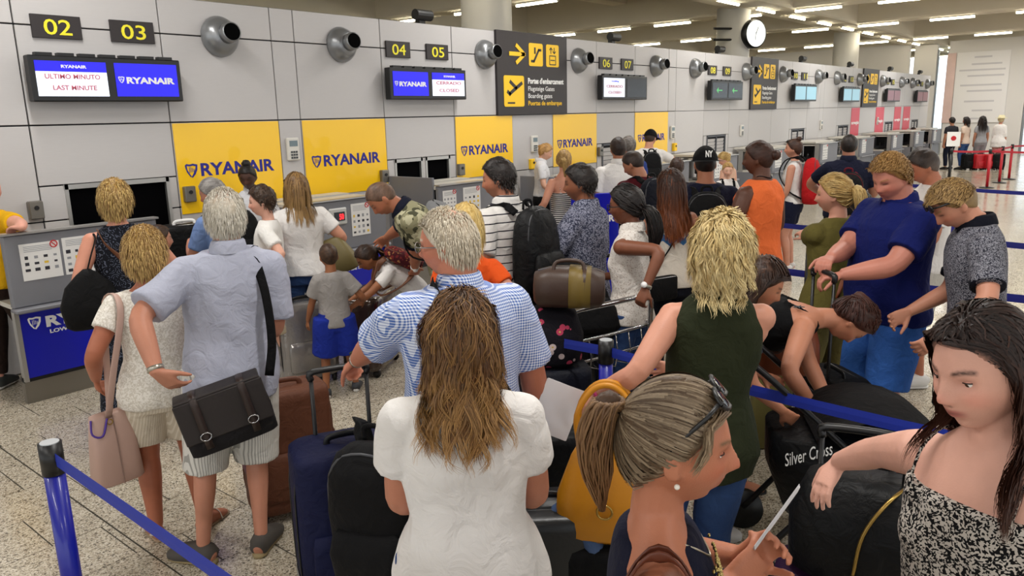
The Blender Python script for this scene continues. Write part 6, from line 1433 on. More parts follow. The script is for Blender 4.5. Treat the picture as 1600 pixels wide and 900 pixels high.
# blue baggage sizer board
bs = thing('baggage_sizer', 'tall blue baggage sizer stand behind the patterned shirt man', 'baggage sizer', (6.62, 4.40, 0), math.radians(-42)); q = MB(); q.box((0, 0, .62), (.5, .03, 1.24), bev=.008); q.build('board', RYBLUE, bs)
q = MB(); q.box((0, -.12, .35), (.46, .02, .4)); q.box((-.22, -.06, .35), (.02, .12, .4)); q.box((.22, -.06, .35), (.02, .12, .4)); q.build('cage', RYBLUE, bs); q = MB(); q.box((0, -.05, .02), (.6, .45, .04)); q.build('base', BLACK, bs); text('RYANAIR', WHITE, bs, (-.2, -.017, .95), FACE_N, .4, .07, .07, .04)

# ================================================================== BARRIERS
POLE = mat('post_blue', '#0a1590', .35, coat=.3); BELT = mat('belt_blue', '#152c9c', .6, var=.06, vscale=20); CAPTOP = mat('post_top', '#b8bcc0', .3)
REDP = mat('post_red', '#b81c2c', .4); BLUE2 = mat('belt_darkblue', '#141c7c', .6)
pm = MB(); pm.tube([(0, 0, .02), (0, 0, .845)], [.034, .034], 24); pole_me = pm.mesh('pole', POLE, True)
pm2 = MB(); pm2.tube([(0, 0, .02), (0, 0, .845)], [.034, .034], 20); pole_red = pm2.mesh('pole', REDP, True); pm3 = MB(); pm3.tube([(0, 0, .02), (0, 0, .845)], [.034, .034], 20); pole_blk = pm3.mesh('pole', BLACK, True)
hm = MB(); hm.tube([(0, 0, .84), (0, 0, .955)], [.038, .038], 24); head_me = hm.mesh('belt_head', BLACK, True)
tm_ = MB(); tm_.tube([(0, 0, .955), (0, 0, .958)], [.031, .031], 24); top_me = tm_.mesh('top_disc', CAPTOP)
bm = MB(); bm.tube([(0, 0, 0), (0, 0, .012), (0, 0, .03)], [.17, .165, .05], 28); base_me = bm.mesh('base', BLACK, True)
def post(x, y, lab, grp='queue barrier posts', pole=None):
    o = thing('barrier_post', lab, 'barrier post', (x, y, 0), 0, grp); link('pole', pole or pole_me, o); link('belt_head', head_me, o); link('top_disc', top_me, o); link('base', base_me, o); return o
def belt(a, b_, lab, m=BELT, z=.90, w=.025, sag=.015, twist=0.0):
    a, b_ = np.array([*a, z]), np.array([*b_, z]); d = (b_-a)/np.linalg.norm(b_-a); n = 14; pts = [a+(b_-a)*t-np.array([0, 0, sag*4*t*(1-t)]) for t in np.linspace(.035/np.linalg.norm(b_-a), 1-.035/np.linalg.norm(b_-a), n)]
    q = MB(); q.tube(pts, [(.0012, w)]*n, 4, ref=(0, 0, 1.), power=6); return q.build('barrier_belt', m, None, False, **tags(lab, 'barrier belt', 'queue barrier belts'))
post(.89, 2.87, 'blue barrier post at the lower left corner'); post(.85, .75, 'blue barrier post below the frame, end of the left belt'); belt((.89, 2.87), (.85, .75), 'blue belt running from the lower left post towards the camera', sag=.0)
post(3.06, 1.97, 'blue barrier post in front of the luggage trolley'); post(3.10, 2.98, 'blue barrier post hidden behind the checked shirt man'); post(2.9, .02, 'blue barrier post behind the dark-haired woman')
belt((3.06, 1.97), (3.10, 2.98), 'blue belt left of the trolley post, passing the checked shirt', sag=.012); belt((3.06, 1.97), (2.9, .02), 'blue belt from the trolley post in front of the bending woman', sag=.02)
post(5.50, 2.75, 'blue barrier post behind the curly blonde woman'); post(5.36, .25, 'blue barrier post right of the grey polo boy'); belt((5.50, 2.75), (5.36, .25), 'blue belt crossing above the brown leather bag', BLUE2)
post(5.30, -1.7, 'blue barrier post out at the right, second lane'); belt((5.36, .25), (5.30, -1.7), 'blue belt right of the grey polo boy at chest height', BLUE2)
post(7.75, 3.4, 'blue barrier post behind the orange vest'); post(7.45, .95, 'blue barrier post behind the white T-shirt man'); belt((7.75, 3.4), (7.45, .95), 'blue belt in front of the red rucksack woman', BLUE2); post(7.35, -1.2, 'blue barrier post at the right edge, third lane'); belt((7.45, .95), (7.35, -1.2), 'blue belt across the bright floor at the right', BLUE2)
post(12.2, 2.1, 'blue barrier post alone on the shiny floor at right'); post(13.3, 4.0, 'blue barrier post behind the navy polo man'); post(11.9, .3, 'blue barrier post at the right edge, farthest lane'); belt((12.2, 2.1), (13.3, 4.0), 'far blue belt left of the lone post', BLUE2); belt((12.2, 2.1), (11.9, .3), 'far blue belt right of the lone post', BLUE2)
RB = mat('belt_red', '#b32a38', .6)
rp = [(22.5, 3.24), (24.1, 3.2), (25.3, 3.14), (27.0, 2.6), (28.6, 2.6)]
for i, (x, y) in enumerate(rp): post(x, y, '%s red barrier post from the left in the far queue' % ['first', 'second', 'third', 'fourth', 'fifth'][i], 'far red barrier posts', pole_red)
post(22.4, 4.08, 'black barrier post at the left end of the red belt', 'far red barrier posts', pole_blk)
belt((22.4, 4.08), rp[0], 'red belt from the black post', RB)
for i in range(4): belt(rp[i], rp[i+1], 'red belt between the %s red posts' % ['first two', 'second and third', 'third and fourth', 'last two'][i], RB)
belt(rp[0], (21.9, 1.2), 'red belt leading from the first red post to the right edge', RB); post(21.9, 1.2, 'red barrier post at the right edge', 'far red barrier posts', pole_red)
sg = thing('stand_notice', 'small white notice with a red mark on the black post', 'notice', (22.38, 4.06, 1.12), math.radians(-80)); q = MB(); q.box((0, 0, .08), (.3, .01, .36)); q.build('sheet', WHITE, sg); q = MB(); q.tube([(0, -.008, .1), (0, -.006, .1)], [.06, .06], 16, ref=(0, 0, 1)); q.build('mark', PRED, sg); q = MB(); q.tube([(0, 0, -.16), (0, 0, -.09)], [.01, .01], 6); q.build('stem', BLACK, sg)
# ================================================================== LUGGAGE
def lofted(rings, n=28, power=3.2):
    """rings: (z, half width x, half depth y, cx, cy)"""
    q = MB(); pts = [(r[3] if len(r) > 3 else 0, r[4] if len(r) > 4 else 0, r[0]) for r in rings]; q.tube(pts, [(r[1], r[2]) for r in rings], n, ref=np.array([(0, 1., 0)]*len(rings)), power=power); return q
BLKFAB = FB('bag_black', '#08080a', rough=.75); BLKFAB2 = FB('bag_black_shiny', '#0d0e10', rough=.5); STEEL = mat('steel_tube', '#b8b8ba', .18, .95); WHEEL = mat('wheel_black', '#0c0c0c', .5)
def place(o, w, rz=0.0, tilt=None):
    o.location = tuple(w); o.rotation_euler = (tilt[0] if tilt else 0, tilt[1] if tilt else 0, rz); return o
def suitcase(lab, xy, yaw, dims, m, handle=None, trim=None, z=0.0, zipm=None, hard=False, band=None, grp=None, top_handle=True, rodm=None):
    w, d, h = dims; o = thing('suitcase', lab, 'suitcase', (xy[0], xy[1], z), math.radians(-yaw), grp); b = .055
    body = lofted([(b, w/2*.90, d/2*.88), (b+.015, w/2*.98, d/2*.97), (b+.05, w/2, d/2), (b+(h-b)*.5, w/2*1.01, d/2*1.02), (h-.05, w/2, d/2), (h-.015, w/2*.98, d/2*.97), (h, w/2*.90, d/2*.86)], 32, 5.0); body.build('shell', m, o, True)
    for sx in (-1, 1):
        for sy in (-1, 1):
            q = MB(); q.tube([(sx*w*.38-.012, sy*d*.34, .03), (sx*w*.38+.012, sy*d*.34, .03)], [.03, .03], 14); q.box((sx*w*.38, sy*d*.34, .055), (.035, .04, .02)); q.build('wheel', WHEEL, o, True)
    zm = zipm or trim or BLACK
    q = MB(); n = 32; k = .992
    A = np.linspace(0, 2*np.pi, n+1); zc = b+(h-b)*.5; prof = [(math.copysign(abs(math.cos(a))**.4, math.cos(a)), math.copysign(abs(math.sin(a))**.4, math.sin(a))) for a in A]
    for yy in ((-d*.2, d*.2) if hard else (-d*.30, d*.30)): q.tube([(w/2*1.005*px_, yy, zc+(h-b)/2*.995*pz) for px_, pz in prof], [.004]*(n+1), 6, caps=False)
    q.build('zip', zm, o, True)
    if not hard:
        q = lofted([(h*.12+.05, w*.36, .012), (h*.12+.07, w*.40, .02), (h*.5, w*.40, .022), (h*.56, w*.38, .012)], 20, 5); o2 = q.build('front_pocket', m, o, True); o2.location = (0, -d/2, 0)
    if top_handle:
        q = MB(); q.tube(crom([(-.09, 0, h-.01), (-.07, 0, h+.028), (.07, 0, h+.028), (.09, 0, h-.01)], 4), [(.014, .006)]*13, 8); q.build('top_handle', trim or BLACK, o, True)
    q = MB(); q.tube(crom([(w/2, 0, h*.42), (w/2+.028, 0, h*.46), (w/2+.028, 0, h*.58), (w/2, 0, h*.62)], 4), [(.012, .006)]*13, 8, ref=(1., 0, 0)); q.build('side_handle', trim or BLACK, o, True)
    if handle:
        q = MB(); hw = w*.24; yb = d/2-.03
        for sx in (-1, 1): q.tube([(sx*hw, yb, h*.5), (sx*hw, yb, handle)], [.010, .009], 10)
        hh = q.build('telescopic_handle', rodm or BLACK, o, True); q = MB(); q.tube(crom([(-hw, yb, handle-.02), (-hw*.9, yb, handle+.015), (hw*.9, yb, handle+.015), (hw, yb, handle-.02)], 4), [(.014, .016)]*13, 10); q.build('grip', BLACK, hh, True)
    if band:
        zz, bm_ = band; q = MB(); pr = [(math.copysign(abs(math.cos(a))**.4, math.cos(a)), math.copysign(abs(math.sin(a))**.4, math.sin(a))) for a in A]; q.tube([(w/2*1.02*x_, d/2*1.03*y_, zz) for x_, y_ in pr], [(.003, .024)]*(n+1), 6, caps=False, ref=(0, 0, 1.)); q.build('luggage_strap', bm_, o)
    return o
def backpack(lab, w, rz, size, m, m2=None, tilt=(0, 0), pocket=True, straps=True, trim=None, grp=None, name='backpack', strap_y=1.0, label_patch=False):
    """origin at the bottom centre of the back panel; the back panel faces +y (towards the wearer)"""
    W_, D_, H_ = size; o = thing(name, lab, 'backpack', tuple(w), rz, grp); o.rotation_euler = (tilt[0], tilt[1], rz)
    q = lofted([(0, W_*.40, D_*.36, 0, -D_*.5), (.02, W_*.47, D_*.44, 0, -D_*.5), (H_*.2, W_*.5, D_*.5, 0, -D_*.5), (H_*.55, W_*.49, D_*.48, 0, -D_*.48), (H_*.8, W_*.44, D_*.42, 0, -D_*.45), (H_*.93, W_*.34, D_*.32, 0, -D_*.4), (H_*.99, W_*.2, D_*.18, 0, -D_*.36), (H_, W_*.1, D_*.08, 0, -D_*.35)], 28, 2.8); q.build('main_compartment', m, o, True)
    if pocket:
        q = lofted([(H_*.06, W_*.34, D_*.1, 0, -D_*.96), (H_*.1, W_*.4, D_*.16, 0, -D_*.98), (H_*.32, W_*.41, D_*.17, 0, -D_*.98), (H_*.45, W_*.36, D_*.1, 0, -D_*.94), (H_*.48, W_*.3, D_*.04, 0, -D_*.9)], 22, 3); q.build('front_pocket', m2 or m, o, True)
    q = MB(); q.tube(crom([(-W_*.42, -D_*.75, H_*.3), (-W_*.40, -D_*.72, H_*.75), (-W_*.2, -D_*.66, H_*.95), (W_*.2, -D_*.66, H_*.95), (W_*.40, -D_*.72, H_*.75), (W_*.42, -D_*.75, H_*.3)], 4), [.005]*21, 6); q.build('zip', trim or mat('zip_grey', '#3a3b3f', .4), o, True)
    q = MB(); q.tube(crom([(-.04, -.04, H_*.97), (-.03, -.04, H_+.035), (.03, -.04, H_+.035), (.04, -.04, H_*.97)], 4), [(.01, .005)]*13, 8); q.build('carry_loop', trim or BLKFAB, o, True)
    if straps:
        for sx in (-1, 1):
            q = MB(); P_2 = crom([(sx*W_*.22, -.01, H_*.93), (sx*W_*.3, .06*strap_y, H_*1.02), (sx*W_*.36, .2*strap_y, H_*.95), (sx*W_*.4, .26*strap_y, H_*.65), (sx*W_*.46, .14*strap_y, H_*.3), (sx*W_*.44, -.02, H_*.12)], 4); q.tube(P_2, [(.026, .007)]*len(P_2), 8, ref=np.tile([0, 1., .2], (len(P_2), 1))); q.build('shoulder_strap', trim or BLKFAB, o, True)
    return o
def on_back(p, lab, size, m, z=1.02, gap=.03, **k):
    """backpack worn by person p"""
    pt = p.bend(np.array([[0, -(np.interp(z+.2, p.prof()[:, 0], p.prof()[:, 2])+gap), z]])*p.k)[0]; w = p.l2w(pt)
    return backpack(lab, w, -p.face-p.twist, size, m, tilt=(-p.lean, 0), **k)
# --- worn backpacks
on_back(ALLP['P'], 'large black backpack on the striped polo man', (.33, .22, .50), BLKFAB2, z=.97)
on_back(ALLP['K'], 'grey backpack with black piping on the camouflage man', (.32, .2, .46), FB('bag_grey', '#77787a'), z=.98, trim=BLKFAB)
on_back(ALLP['X'], 'dark navy backpack on the maroon T-shirt man', (.32, .2, .46), FB('bag_navy', '#14161f'), z=1.0)
on_back(ALLP['Y'], 'small black backpack on the man leaning on a desk', (.3, .16, .44), BLKFAB, z=1.0)
on_back(ALLP['c'], 'black backpack on the man in the backwards cap', (.34, .2, .48), BLKFAB, z=.95)
on_back(ALLP['g'], 'red and maroon hiking rucksack on the woman in navy shorts', (.32, .22, .56), FB('bag_red', '#b01a1e'), z=.92, m2=FB('bag_maroon', '#5a1622'))
on_back(ALLP['h'], 'black and dark red backpack on the navy polo man', (.34, .18, .46), BLKFAB, z=.9, trim=FB('bag_maroon', '#5a1622'))
on_back(ALLP['j'], 'small black backpack on the child in black', (.28, .14, .34), BLKFAB, z=.98)
on_back(ALLP['G'], 'black backpack on the grey-haired man by the desk', (.32, .18, .46), BLKFAB, z=.98)
on_back(ALLP['M'], 'small patterned maroon rucksack on the bending girl', (.26, .13, .30), FB('bag_ethnic', '#4a1a22', 'floral', '#b07a4a', 1.2, c3='#7a2a2a'), z=1.12, trim=mat('strap_brown', '#6b4026', .6))
# --- messenger bag of the older man (A)
pA = ALLP['A']; LBR = mat('leather_darkbrown', '#2a1c17', .45, bump=.2); CANV = FB('canvas_charcoal', '#242224')
w = pA.l2w(pA.bend(np.array([[-.035, -.225, .80]])*pA.k)[0]); o = thing('messenger_bag', 'charcoal canvas messenger bag with brown leather straps on the older man', 'bag', tuple(w), -pA.face); o.rotation_euler = (0, math.radians(-13), -pA.face)
q = lofted([(-.14, .17, .04), (-.13, .185, .055), (-.02, .19, .06), (.10, .18, .055), (.125, .16, .035)], 26, 5); q.build('pouch', CANV, o, True)
q = MB(); q.tube(crom([(0, .05, .13), (0, -.02, .145), (0, -.062, .12), (0, -.072, .02), (0, -.07, -.07)], 4), [(.19, .004)]*17, 8, ref=(1., 0, 0)); 
q = MB(); q.box((0, -.064, .03), (.37, .012, .19), bev=.005); q.box((0, -.01, .128), (.36, .115, .014), bev=.005); q.build('flap', mat('flap_brownblack', '#231c1b', .6, bump=.15), o)
for sx in (-.1, .1):
    q = MB(); q.tube(crom([(sx, .03, .138), (sx, -.06, .135), (sx, -.078, .05), (sx, -.078, -.10)], 4), [(.003, .018)]*13, 6, ref=(1., 0, 0)); s1 = q.build('leather_strap', LBR, o, True); q = MB(); q.tube([(sx+.022*math.cos(a), -.084, -.04+.018*math.sin(a)) for a in np.linspace(0, 6.283, 13)], [.003]*13, 6, caps=False); q.build('buckle', STEEL, s1, True)
pA.strap([(.06, .1, 1.36), (.115, .03, 1.455), (.105, -.07, 1.445), (.145, -.135, 1.28), (.165, -.175, 1.08), (.15, -.20, .93)], blackc, .02, 'bag_strap')
# --- tote of the woman in lace (B)
pB = ALLP['B']; TOTE = mat('tote_blush', '#b59588', .5, bump=.08); w = pB.l2w(np.array([-.27, -.06, .44])*pB.k); o = thing('tote_bag', 'blush pink tote bag hanging from the lace top woman', 'handbag', tuple(w), -pB.face+.35)
q = lofted([(0, .10, .06), (.01, .11, .068), (.18, .10, .055), (.335, .085, .035), (.34, .075, .028)], 26, 4.5); q.build('bag_body', TOTE, o, True)
q = MB(); q.tube([(0, -.069, .0), (0, -.056, .2), (0, -.036, .335)], [.003]*3, 6); q.build('seam', mat('seam_taupe', '#8a6f64', .6), o); q = MB(); q.tube(crom([(-.09, -.02, .33), (-.10, -.045, .27), (-.06, -.055, .255), (-.03, -.05, .33)], 4), [.005]*13, 6); q.build('purple_trim', mat('purple_trim', '#4b2f8f', .5), o, True)
q = MB(); q.tube(crom([(-.02, -.04, .33), (.02, -.07, .55), (.08, -.08, .80), (.10, .0, .885), (.08, .09, .8), (.03, .06, .33)], 5), [(.016, .004)]*26, 8, ref=(0, 1., 0)); q.build('shoulder_strap', TOTE, o, True)
q = MB(); q.tube([(-.02+.012*math.cos(a), -.052, .31+.012*math.sin(a)) for a in np.linspace(0, 6.283, 13)], [.003]*13, 6, caps=False); q.build('ring', mat('brass', '#a88a4a', .3, .9), o, True)
# --- black slouch bag of C
pC = ALLP['C']; w = pC.l2w(np.array([-.22, -.15, .86])*pC.k); o = thing('shoulder_bag', 'black slouchy shoulder bag hanging left of the navy dress', 'handbag', tuple(w), -pC.face+.2)
q = lofted([(0, .12, .05), (.02, .15, .075), (.14, .17, .08), (.26, .13, .05), (.33, .06, .03), (.36, .02, .015)], 26, 2.6); q.build('bag_body', BLKFAB, o, True); q = MB(); q.tube(crom([(0, 0, .34), (.03, -.02, .44), (.08, .03, .53), (.09, .12, .545), (.07, .16, .46), (.03, .06, .34)], 5), [(.008, .004)]*26, 8); q.build('shoulder_strap', BLKFAB, o, True)
# --- olive handbag of J
pJ = ALLP['J']; w = pJ.l2w(np.array([.33, -.10, .86])*pJ.k); OLB = mat('leather_olive', '#6d6138', .5, bump=.1); o = thing('handbag', 'olive tan leather handbag on the shoulder of the jeans woman', 'handbag', tuple(w), -pJ.face-.5); o.rotation_euler = (0, math.radians(-20), -pJ.face-.5)
q = lofted([(0, .13, .06), (.02, .155, .08), (.14, .145, .075), (.28, .10, .05), (.30, .08, .03)], 26, 3); q.build('bag_body', OLB, o, True); q = MB(); q.tube(crom([(-.07, 0, .29), (-.09, 0, .42), (-.06, .02, .56), (.0, .03, .56), (.06, 0, .42), (.06, 0, .29)], 5), [(.012, .006)]*26, 8); q.build('shoulder_strap', OLB, o, True)
# --- a's purse
pa = ALLP['a']; w = pa.l2w(np.array([-.16, -.20, .80])*pa.k); o = thing('purse', 'flat black purse at the hip of the auburn-haired woman', 'handbag', tuple(w), -pa.face+.3); q = lofted([(0, .12, .03), (.015, .13, .04), (.15, .13, .035), (.165, .12, .025)], 24, 5); q.build('bag_body', BLKFAB, o, True); q = MB(); q.tube([(-.1, -.03, .163), (.1, -.03, .163)], [.004]*2, 6); q.build('zip', STEEL, o)
# --- suitcases near the first queue
suitcase('brown soft suitcase with a blue and red strap behind the older man', (2.13, 3.34), 20, (.44, .27, .70), FB('case_brown', '#5a3524', rough=.6), trim=mat('leather_brown', '#5c3522', .5), band=(.30, mat('strap_bluered', '#5a2038', .6)))
suitcase('tall navy fabric suitcase with checked band in the grip of the checked shirt man', (1.84, 2.44), 28, (.48, .30, .74), FB('case_navy', '#101436', rough=.65), handle=1.0, band=(.17, FB('band_check', '#d8d5cf', 'gingham', '#161616', .6)))
mint = suitcase('pale mint hard suitcase under the black backpack at the bottom edge', (1.55, 1.84), 35, (.36, .24, .52), mat('mint_shell', '#a9d0cf', .25, coat=.5), hard=True)
backpack('black backpack lying on the mint suitcase beside the foreground woman', (1.60, 1.86, .53), math.radians(-70), (.34, .2, .50), BLKFAB, tilt=(.1, -.06), strap_y=.45)
suitcase('black hard suitcase right of the foreground woman', (2.02, 1.58), 48, (.42, .27, .66), mat('case_black_hard', '#131517', .35, bump=.1), hard=True)
suitcase('black fabric suitcase lying by the trolley behind the foreground woman', (2.72, 2.05), 40, (.44, .28, .60), BLKFAB2)
WRAP = mat('film_wrap_silver', '#8d8a88', .18, .35, bump=.5, bscale=25, coat=.6); WRAP2 = mat('film_wrap_brown', '#3b2c25', .18, .2, bump=.5, bscale=25, coat=.6)
suitcase('silver suitcase wrapped in plastic film beside the small boy', (3.45, 5.02), 15, (.46, .28, .66), WRAP)
suitcase('dark brown suitcase wrapped in plastic film under the bending girl', (3.98, 4.86), -30, (.62, .34, .66), WRAP2)
w = aty(288, 350, 6.55); suitcase('black cabin case with white handle on the belt by the first desk hatch', (w[0], w[1]), 10, (.46, .24, w[2]-.40), BLKFAB2, z=.40, trim=WHITE)
suitcase('black cabin case with raised silver handle near the glasses girl', (4.45, 2.75), 20, (.36, .22, .62), BLKFAB2, handle=1.06, rodm=STEEL)
# --- trolley with its load
TX, TY = 3.58, 2.58; TROT = 76; tr = thing('luggage_trolley', 'steel luggage trolley loaded with bags behind the blue post', 'trolley', (TX, TY, 0), math.radians(TROT))
R_ = .014
def tb(nm, pts, m=STEEL, r=R_, sub=5, par=tr):
    q = MB(); P3 = crom(pts, sub); q.tube(P3, [r]*len(P3), 10); return q.build(nm, m, par, True)
# handle side faces -x; load basket towards +x
tb('push_handle', [(-.30, .36, .60), (-.34, .35, .9), (-.35, .30, 1.0), (-.35, 0, 1.01), (-.35, -.30, 1.0), (-.34, -.35, .9), (-.30, -.36, .60)], r=.016)
for zz in (.70, .82): tb('basket_rail', [(-.31, -.36, zz), (-.32, 0, zz), (-.31, .36, zz)], r=.009)
for sy in (-1, 1):
    tb('side_frame', [(-.30, sy*.36, .62), (-.26, sy*.35, .25), (-.2, sy*.33, .15), (.3, sy*.28, .14), (.4, sy*.2, .15)]); tb('basket_side', [(-.31, sy*.36, .84), (-.05, sy*.34, .80), (.0, sy*.33, .62), (-.28, sy*.35, .6)], r=.009)
for k in range(7): tb('basket_wire', [(-.31, -.30+.1*k, .82), (-.31, -.30+.1*k, .62), (-.02, -.28+.095*k, .62)], r=.004, sub=2)
for k in range(4): tb('deck_bar', [(-.15+.14*k, -.3+.02*k, .15), (-.15+.14*k, .3-.02*k, .15)], r=.01, sub=1)
for x_, y_ in ((-.2, .32), (-.2, -.32), (.38, 0)):
    q = MB(); q.tube([(x_, y_-.02, .06), (x_, y_+.02, .06)], [.06, .06], 18); q.build('wheel', WHEEL, tr, True)
def tw(x, y, z): c, s_ = math.cos(math.radians(TROT)), math.sin(math.radians(TROT)); return (TX+c*x-s_*y, TY+s_*x+c*y, z)
# black backpack and others on the trolley
backpack('bulky black backpack with a white stripe in the trolley basket', tw(.0, -.06, .66), math.radians(-20), (.42, .26, .5), BLKFAB, tilt=(-.5, .1), strap_y=.3, trim=BLKFAB)
dw = atd(890, 452, 3.95); DUF = mat('leather_cocoa', '#3d2a20', .45, bump=.1); DUF2 = mat('leather_mustard', '#6e5a22', .5, bump=.1)
o = thing('duffel_bag', 'brown and mustard leather holdall on top of the trolley load', 'bag', tuple(dw), math.radians(-58)); q = MB(); q.tube([(-.18, 0, 0), (-.165, 0, 0), (-.08, 0, .015), (.08, 0, .015), (.165, 0, 0), (.18, 0, 0)], [(.07, .06), (.10, .09), (.115, .105), (.115, .105), (.10, .09), (.07, .06)], 20, ref=(0, 0, 1.), power=2.8); q.build('bag_body', DUF, o, True)
q = MB(); q.tube([(.0, 0, .016), (.11, 0, .013)], [(.118, .108), (.114, .104)], 20, ref=(0, 0, 1.), power=2.8); q.build('mustard_panel', DUF2, o, True); q = MB(); q.tube(crom([(-.08, -.06, .08), (-.06, -.04, .15), (.06, -.04, .15), (.08, -.06, .08)], 5), [.01]*16, 8); q.build('handle', DUF, o, True); q = MB(); q.tube([(-.16, 0, .1), (-.08, 0, .12), (.08, 0, .12), (.16, 0, .1)], [.005]*4, 6); q.build('zip', STEEL, o)
fw_ = atd(862, 560, 4.1); o = thing('floral_bag', 'black bag printed with white and pink flowers in front of the trolley', 'bag', (fw_[0], fw_[1], fw_[2]-.02), math.radians(-50)); q = lofted([(0, .12, .1), (.03, .16, .13), (.16, .17, .14), (.28, .13, .1), (.31, .08, .05)], 24, 2.6); q.build('bag_body', FB('floral_black', '#15131a', 'flowers', '#c9b7b4', .7, c3='#b5405c'), o, True); q = MB(); q.tube(crom([(-.06, 0, .3), (-.04, 0, .36), (.04, 0, .36), (.06, 0, .3)], 4), [.008]*13, 8); q.build('handle', BLKFAB, o, True)
fx, fy = at(868, 640, .25)[:2]; suitcase('dark navy suitcase at the front of the trolley under the floral bag', (fw_[0], fw_[1]), 40, (.40, .30, fw_[2]-.03), FB('case_midnight', '#0d101c', rough=.6), top_handle=False)
suitcase('black suitcase standing on the trolley deck', tw(.12, -.02, 0)[:2], 62, (.44, .28, .60), BLKFAB2, z=.17, top_handle=False)
# --- yellow handbag hung on a case handle
YB = mat('leather_yellow', '#c27f0a', .42, bump=.06); yw = atd(948, 835, 2.75)
cs = suitcase('black cabin case under the yellow handbag', (yw[0]+.02, yw[1]+.05), 62, (.40, .26, max(.4, yw[2]-.02)), BLKFAB, handle=None)
o = thing('handbag', 'large mustard yellow leather handbag with a round charm', 'handbag', tuple(yw), math.radians(-62)); q = lofted([(0, .16, .065), (.02, .185, .085), (.16, .175, .08), (.30, .125, .05), (.345, .10, .03)], 28, 3.0); q.build('bag_body', YB, o, True)
for sy in (-1, 1):
    q = MB(); q.tube(crom([(-.09, sy*.03, .33), (-.10, sy*.035, .46), (-.04, sy*.02, .555), (.04, sy*.02, .555), (.10, sy*.035, .46), (.09, sy*.03, .33)], 5), [.0105]*26, 10); q.build('handle', YB, o, True)
for sx in (-1, 1):
    q = MB(); q.tube([(sx*.10, -.075, .02), (sx*.085, -.065, .18), (sx*.07, -.035, .34)], [.0035]*3, 6); q.build('zip_seam', mat('seam_dark', '#4a3210', .5), o)
q = MB(); q.tube(crom([(.0, -.04, .36), (.0, -.075, .25), (.0, -.088, .17)], 4), [(.008, .003)]*9, 6); q.tube([(.0+.026*math.cos(a), -.092, .135+.026*math.sin(a)) for a in np.linspace(0, 6.283, 17)], [.004]*17, 6, caps=False); q.build('charm', mat('brass', '#a88a4a', .3, .9), o, True)
q = MB(); q.tube(crom([(-.09, -.04, .34), (0, -.045, .36), (.09, -.04, .34)], 4), [.006]*9, 8); q.build('metal_bar', STEEL, o, True)
# denim jacket draped on the case
jw = atd(888, 830, 2.78); o = thing('denim_jacket', 'crumpled faded denim jacket hanging over the case by the yellow bag', 'jacket', tuple(jw), math.radians(-50)); q = lofted([(-.18, .05, .03), (-.1, .08, .05), (0, .085, .055), (.1, .06, .05), (.14, .03, .03)], 24, 2.2)
v, f = q.arrays(); 
def jd(me, o=o): folds(me, .012, 5, 26); smooth_all(me); me.materials.append(FB('denim_pale', '#5a6f94', 'denim', '#2c3f63')); me.name = 'jacket_body'; link('jacket_body', me, o)
remesh_job(q, .008, 2, jd)
q = MB(); q.tube(crom([(.05, -.05, .05), (.09, -.07, -.05), (.08, -.06, -.16)], 4), [.035, .037, .036, .036, .035, .034, .033, .03, .025], 12); q.build('sleeve', FB('denim_pale', '#5a6f94', 'denim', '#2c3f63'), o, True)
# paper sheets
def sheet(lab, c, ex, ey, w, h, n=3):
    o = thing('paper', lab, 'paper', tuple(c)); ex = np.asarray(ex, float)/np.linalg.norm(ex); ey = np.asarray(ey, float); ey -= ex*np.dot(ex, ey); ey /= np.linalg.norm(ey); nz_ = np.cross(ex, ey)
    for k in range(n):
        q = MB(); R3 = np.stack([ex, ey, nz_], 1)@rot3('Z', .03*k); q.box(nz_*.0014*k, (w, h, .0008), R3); q.build('sheet', mat('paper_white', '#e9e9ec', .6), o)
pn = ALLP['n']; hw_ = pn.l2w(pn.arms[-1]['wr']+pn.arms[-1]['hd']*.07); c = atd(870, 640, np.dot(hw_-np.array([0, 0, CH]), _fw)+.03); sheet('white sheet of paper beside the hand of the dark olive top woman', c, _rt*.9-_up*.35, _up*.9+_rt*.3-_fw*.2, .15, .21, 2)
pq = ALLP['q']; hw_ = (pq.l2w(pq.arms[1]['wr']+pq.arms[1]['hd']*.10)+pq.l2w(pq.arms[-1]['wr']+pq.arms[-1]['hd']*.10))/2; c = atd(1214, 812, np.dot(hw_-np.array([0, 0, CH]), _fw)); sheet('folded white papers held by the ponytail woman', c, _rt*.62+_up*.78+_fw*.1, _rt*.35-_up*.25+_fw*.9, .15, .10, 4)
# brown bag strap of the ponytail woman, necklace and sequins
BRN = mat('leather_chestnut', '#5c2a17', .5); 
for dx in (0, .022): pq.strap([(.145+dx, .09, 1.10), (.135+dx, .085, 1.30), (.125+dx, .03, 1.448), (.125+dx, -.05, 1.44), (.14+dx, -.11, 1.25), (.16+dx, -.10, 1.05)], BRN, .012, 'bag_strap')
w = pq.l2w(np.array([.20, -.04, .78])*pq.k); o = thing('handbag', 'chestnut handbag under the arm of the ponytail woman', 'handbag', tuple(w), -pq.face); q = lofted([(0, .06, .13), (.02, .07, .15), (.2, .06, .13), (.26, .04, .1)], 24, 3); q.build('bag_body', BRN, o, True); q = MB(); q.tube(crom([(0, -.09, .25), (0, -.05, .34), (0, .05, .34), (0, .09, .25)], 4), [.008]*13, 8); q.build('handle', BRN, o, True)
pq.strap([(.054, -.025, 1.485), (.062, .022, 1.452), (.045, .066, 1.425), (.02, .088, 1.40), (0, .096, 1.388), (-.02, .088, 1.40), (-.045, .066, 1.425), (-.062, .022, 1.452), (-.054, -.025, 1.485)], mat('silver_chain', '#b9b3a2', .3, .9), .002, 'necklace', .002)
q = MB(); rs = np.random.default_rng(3)
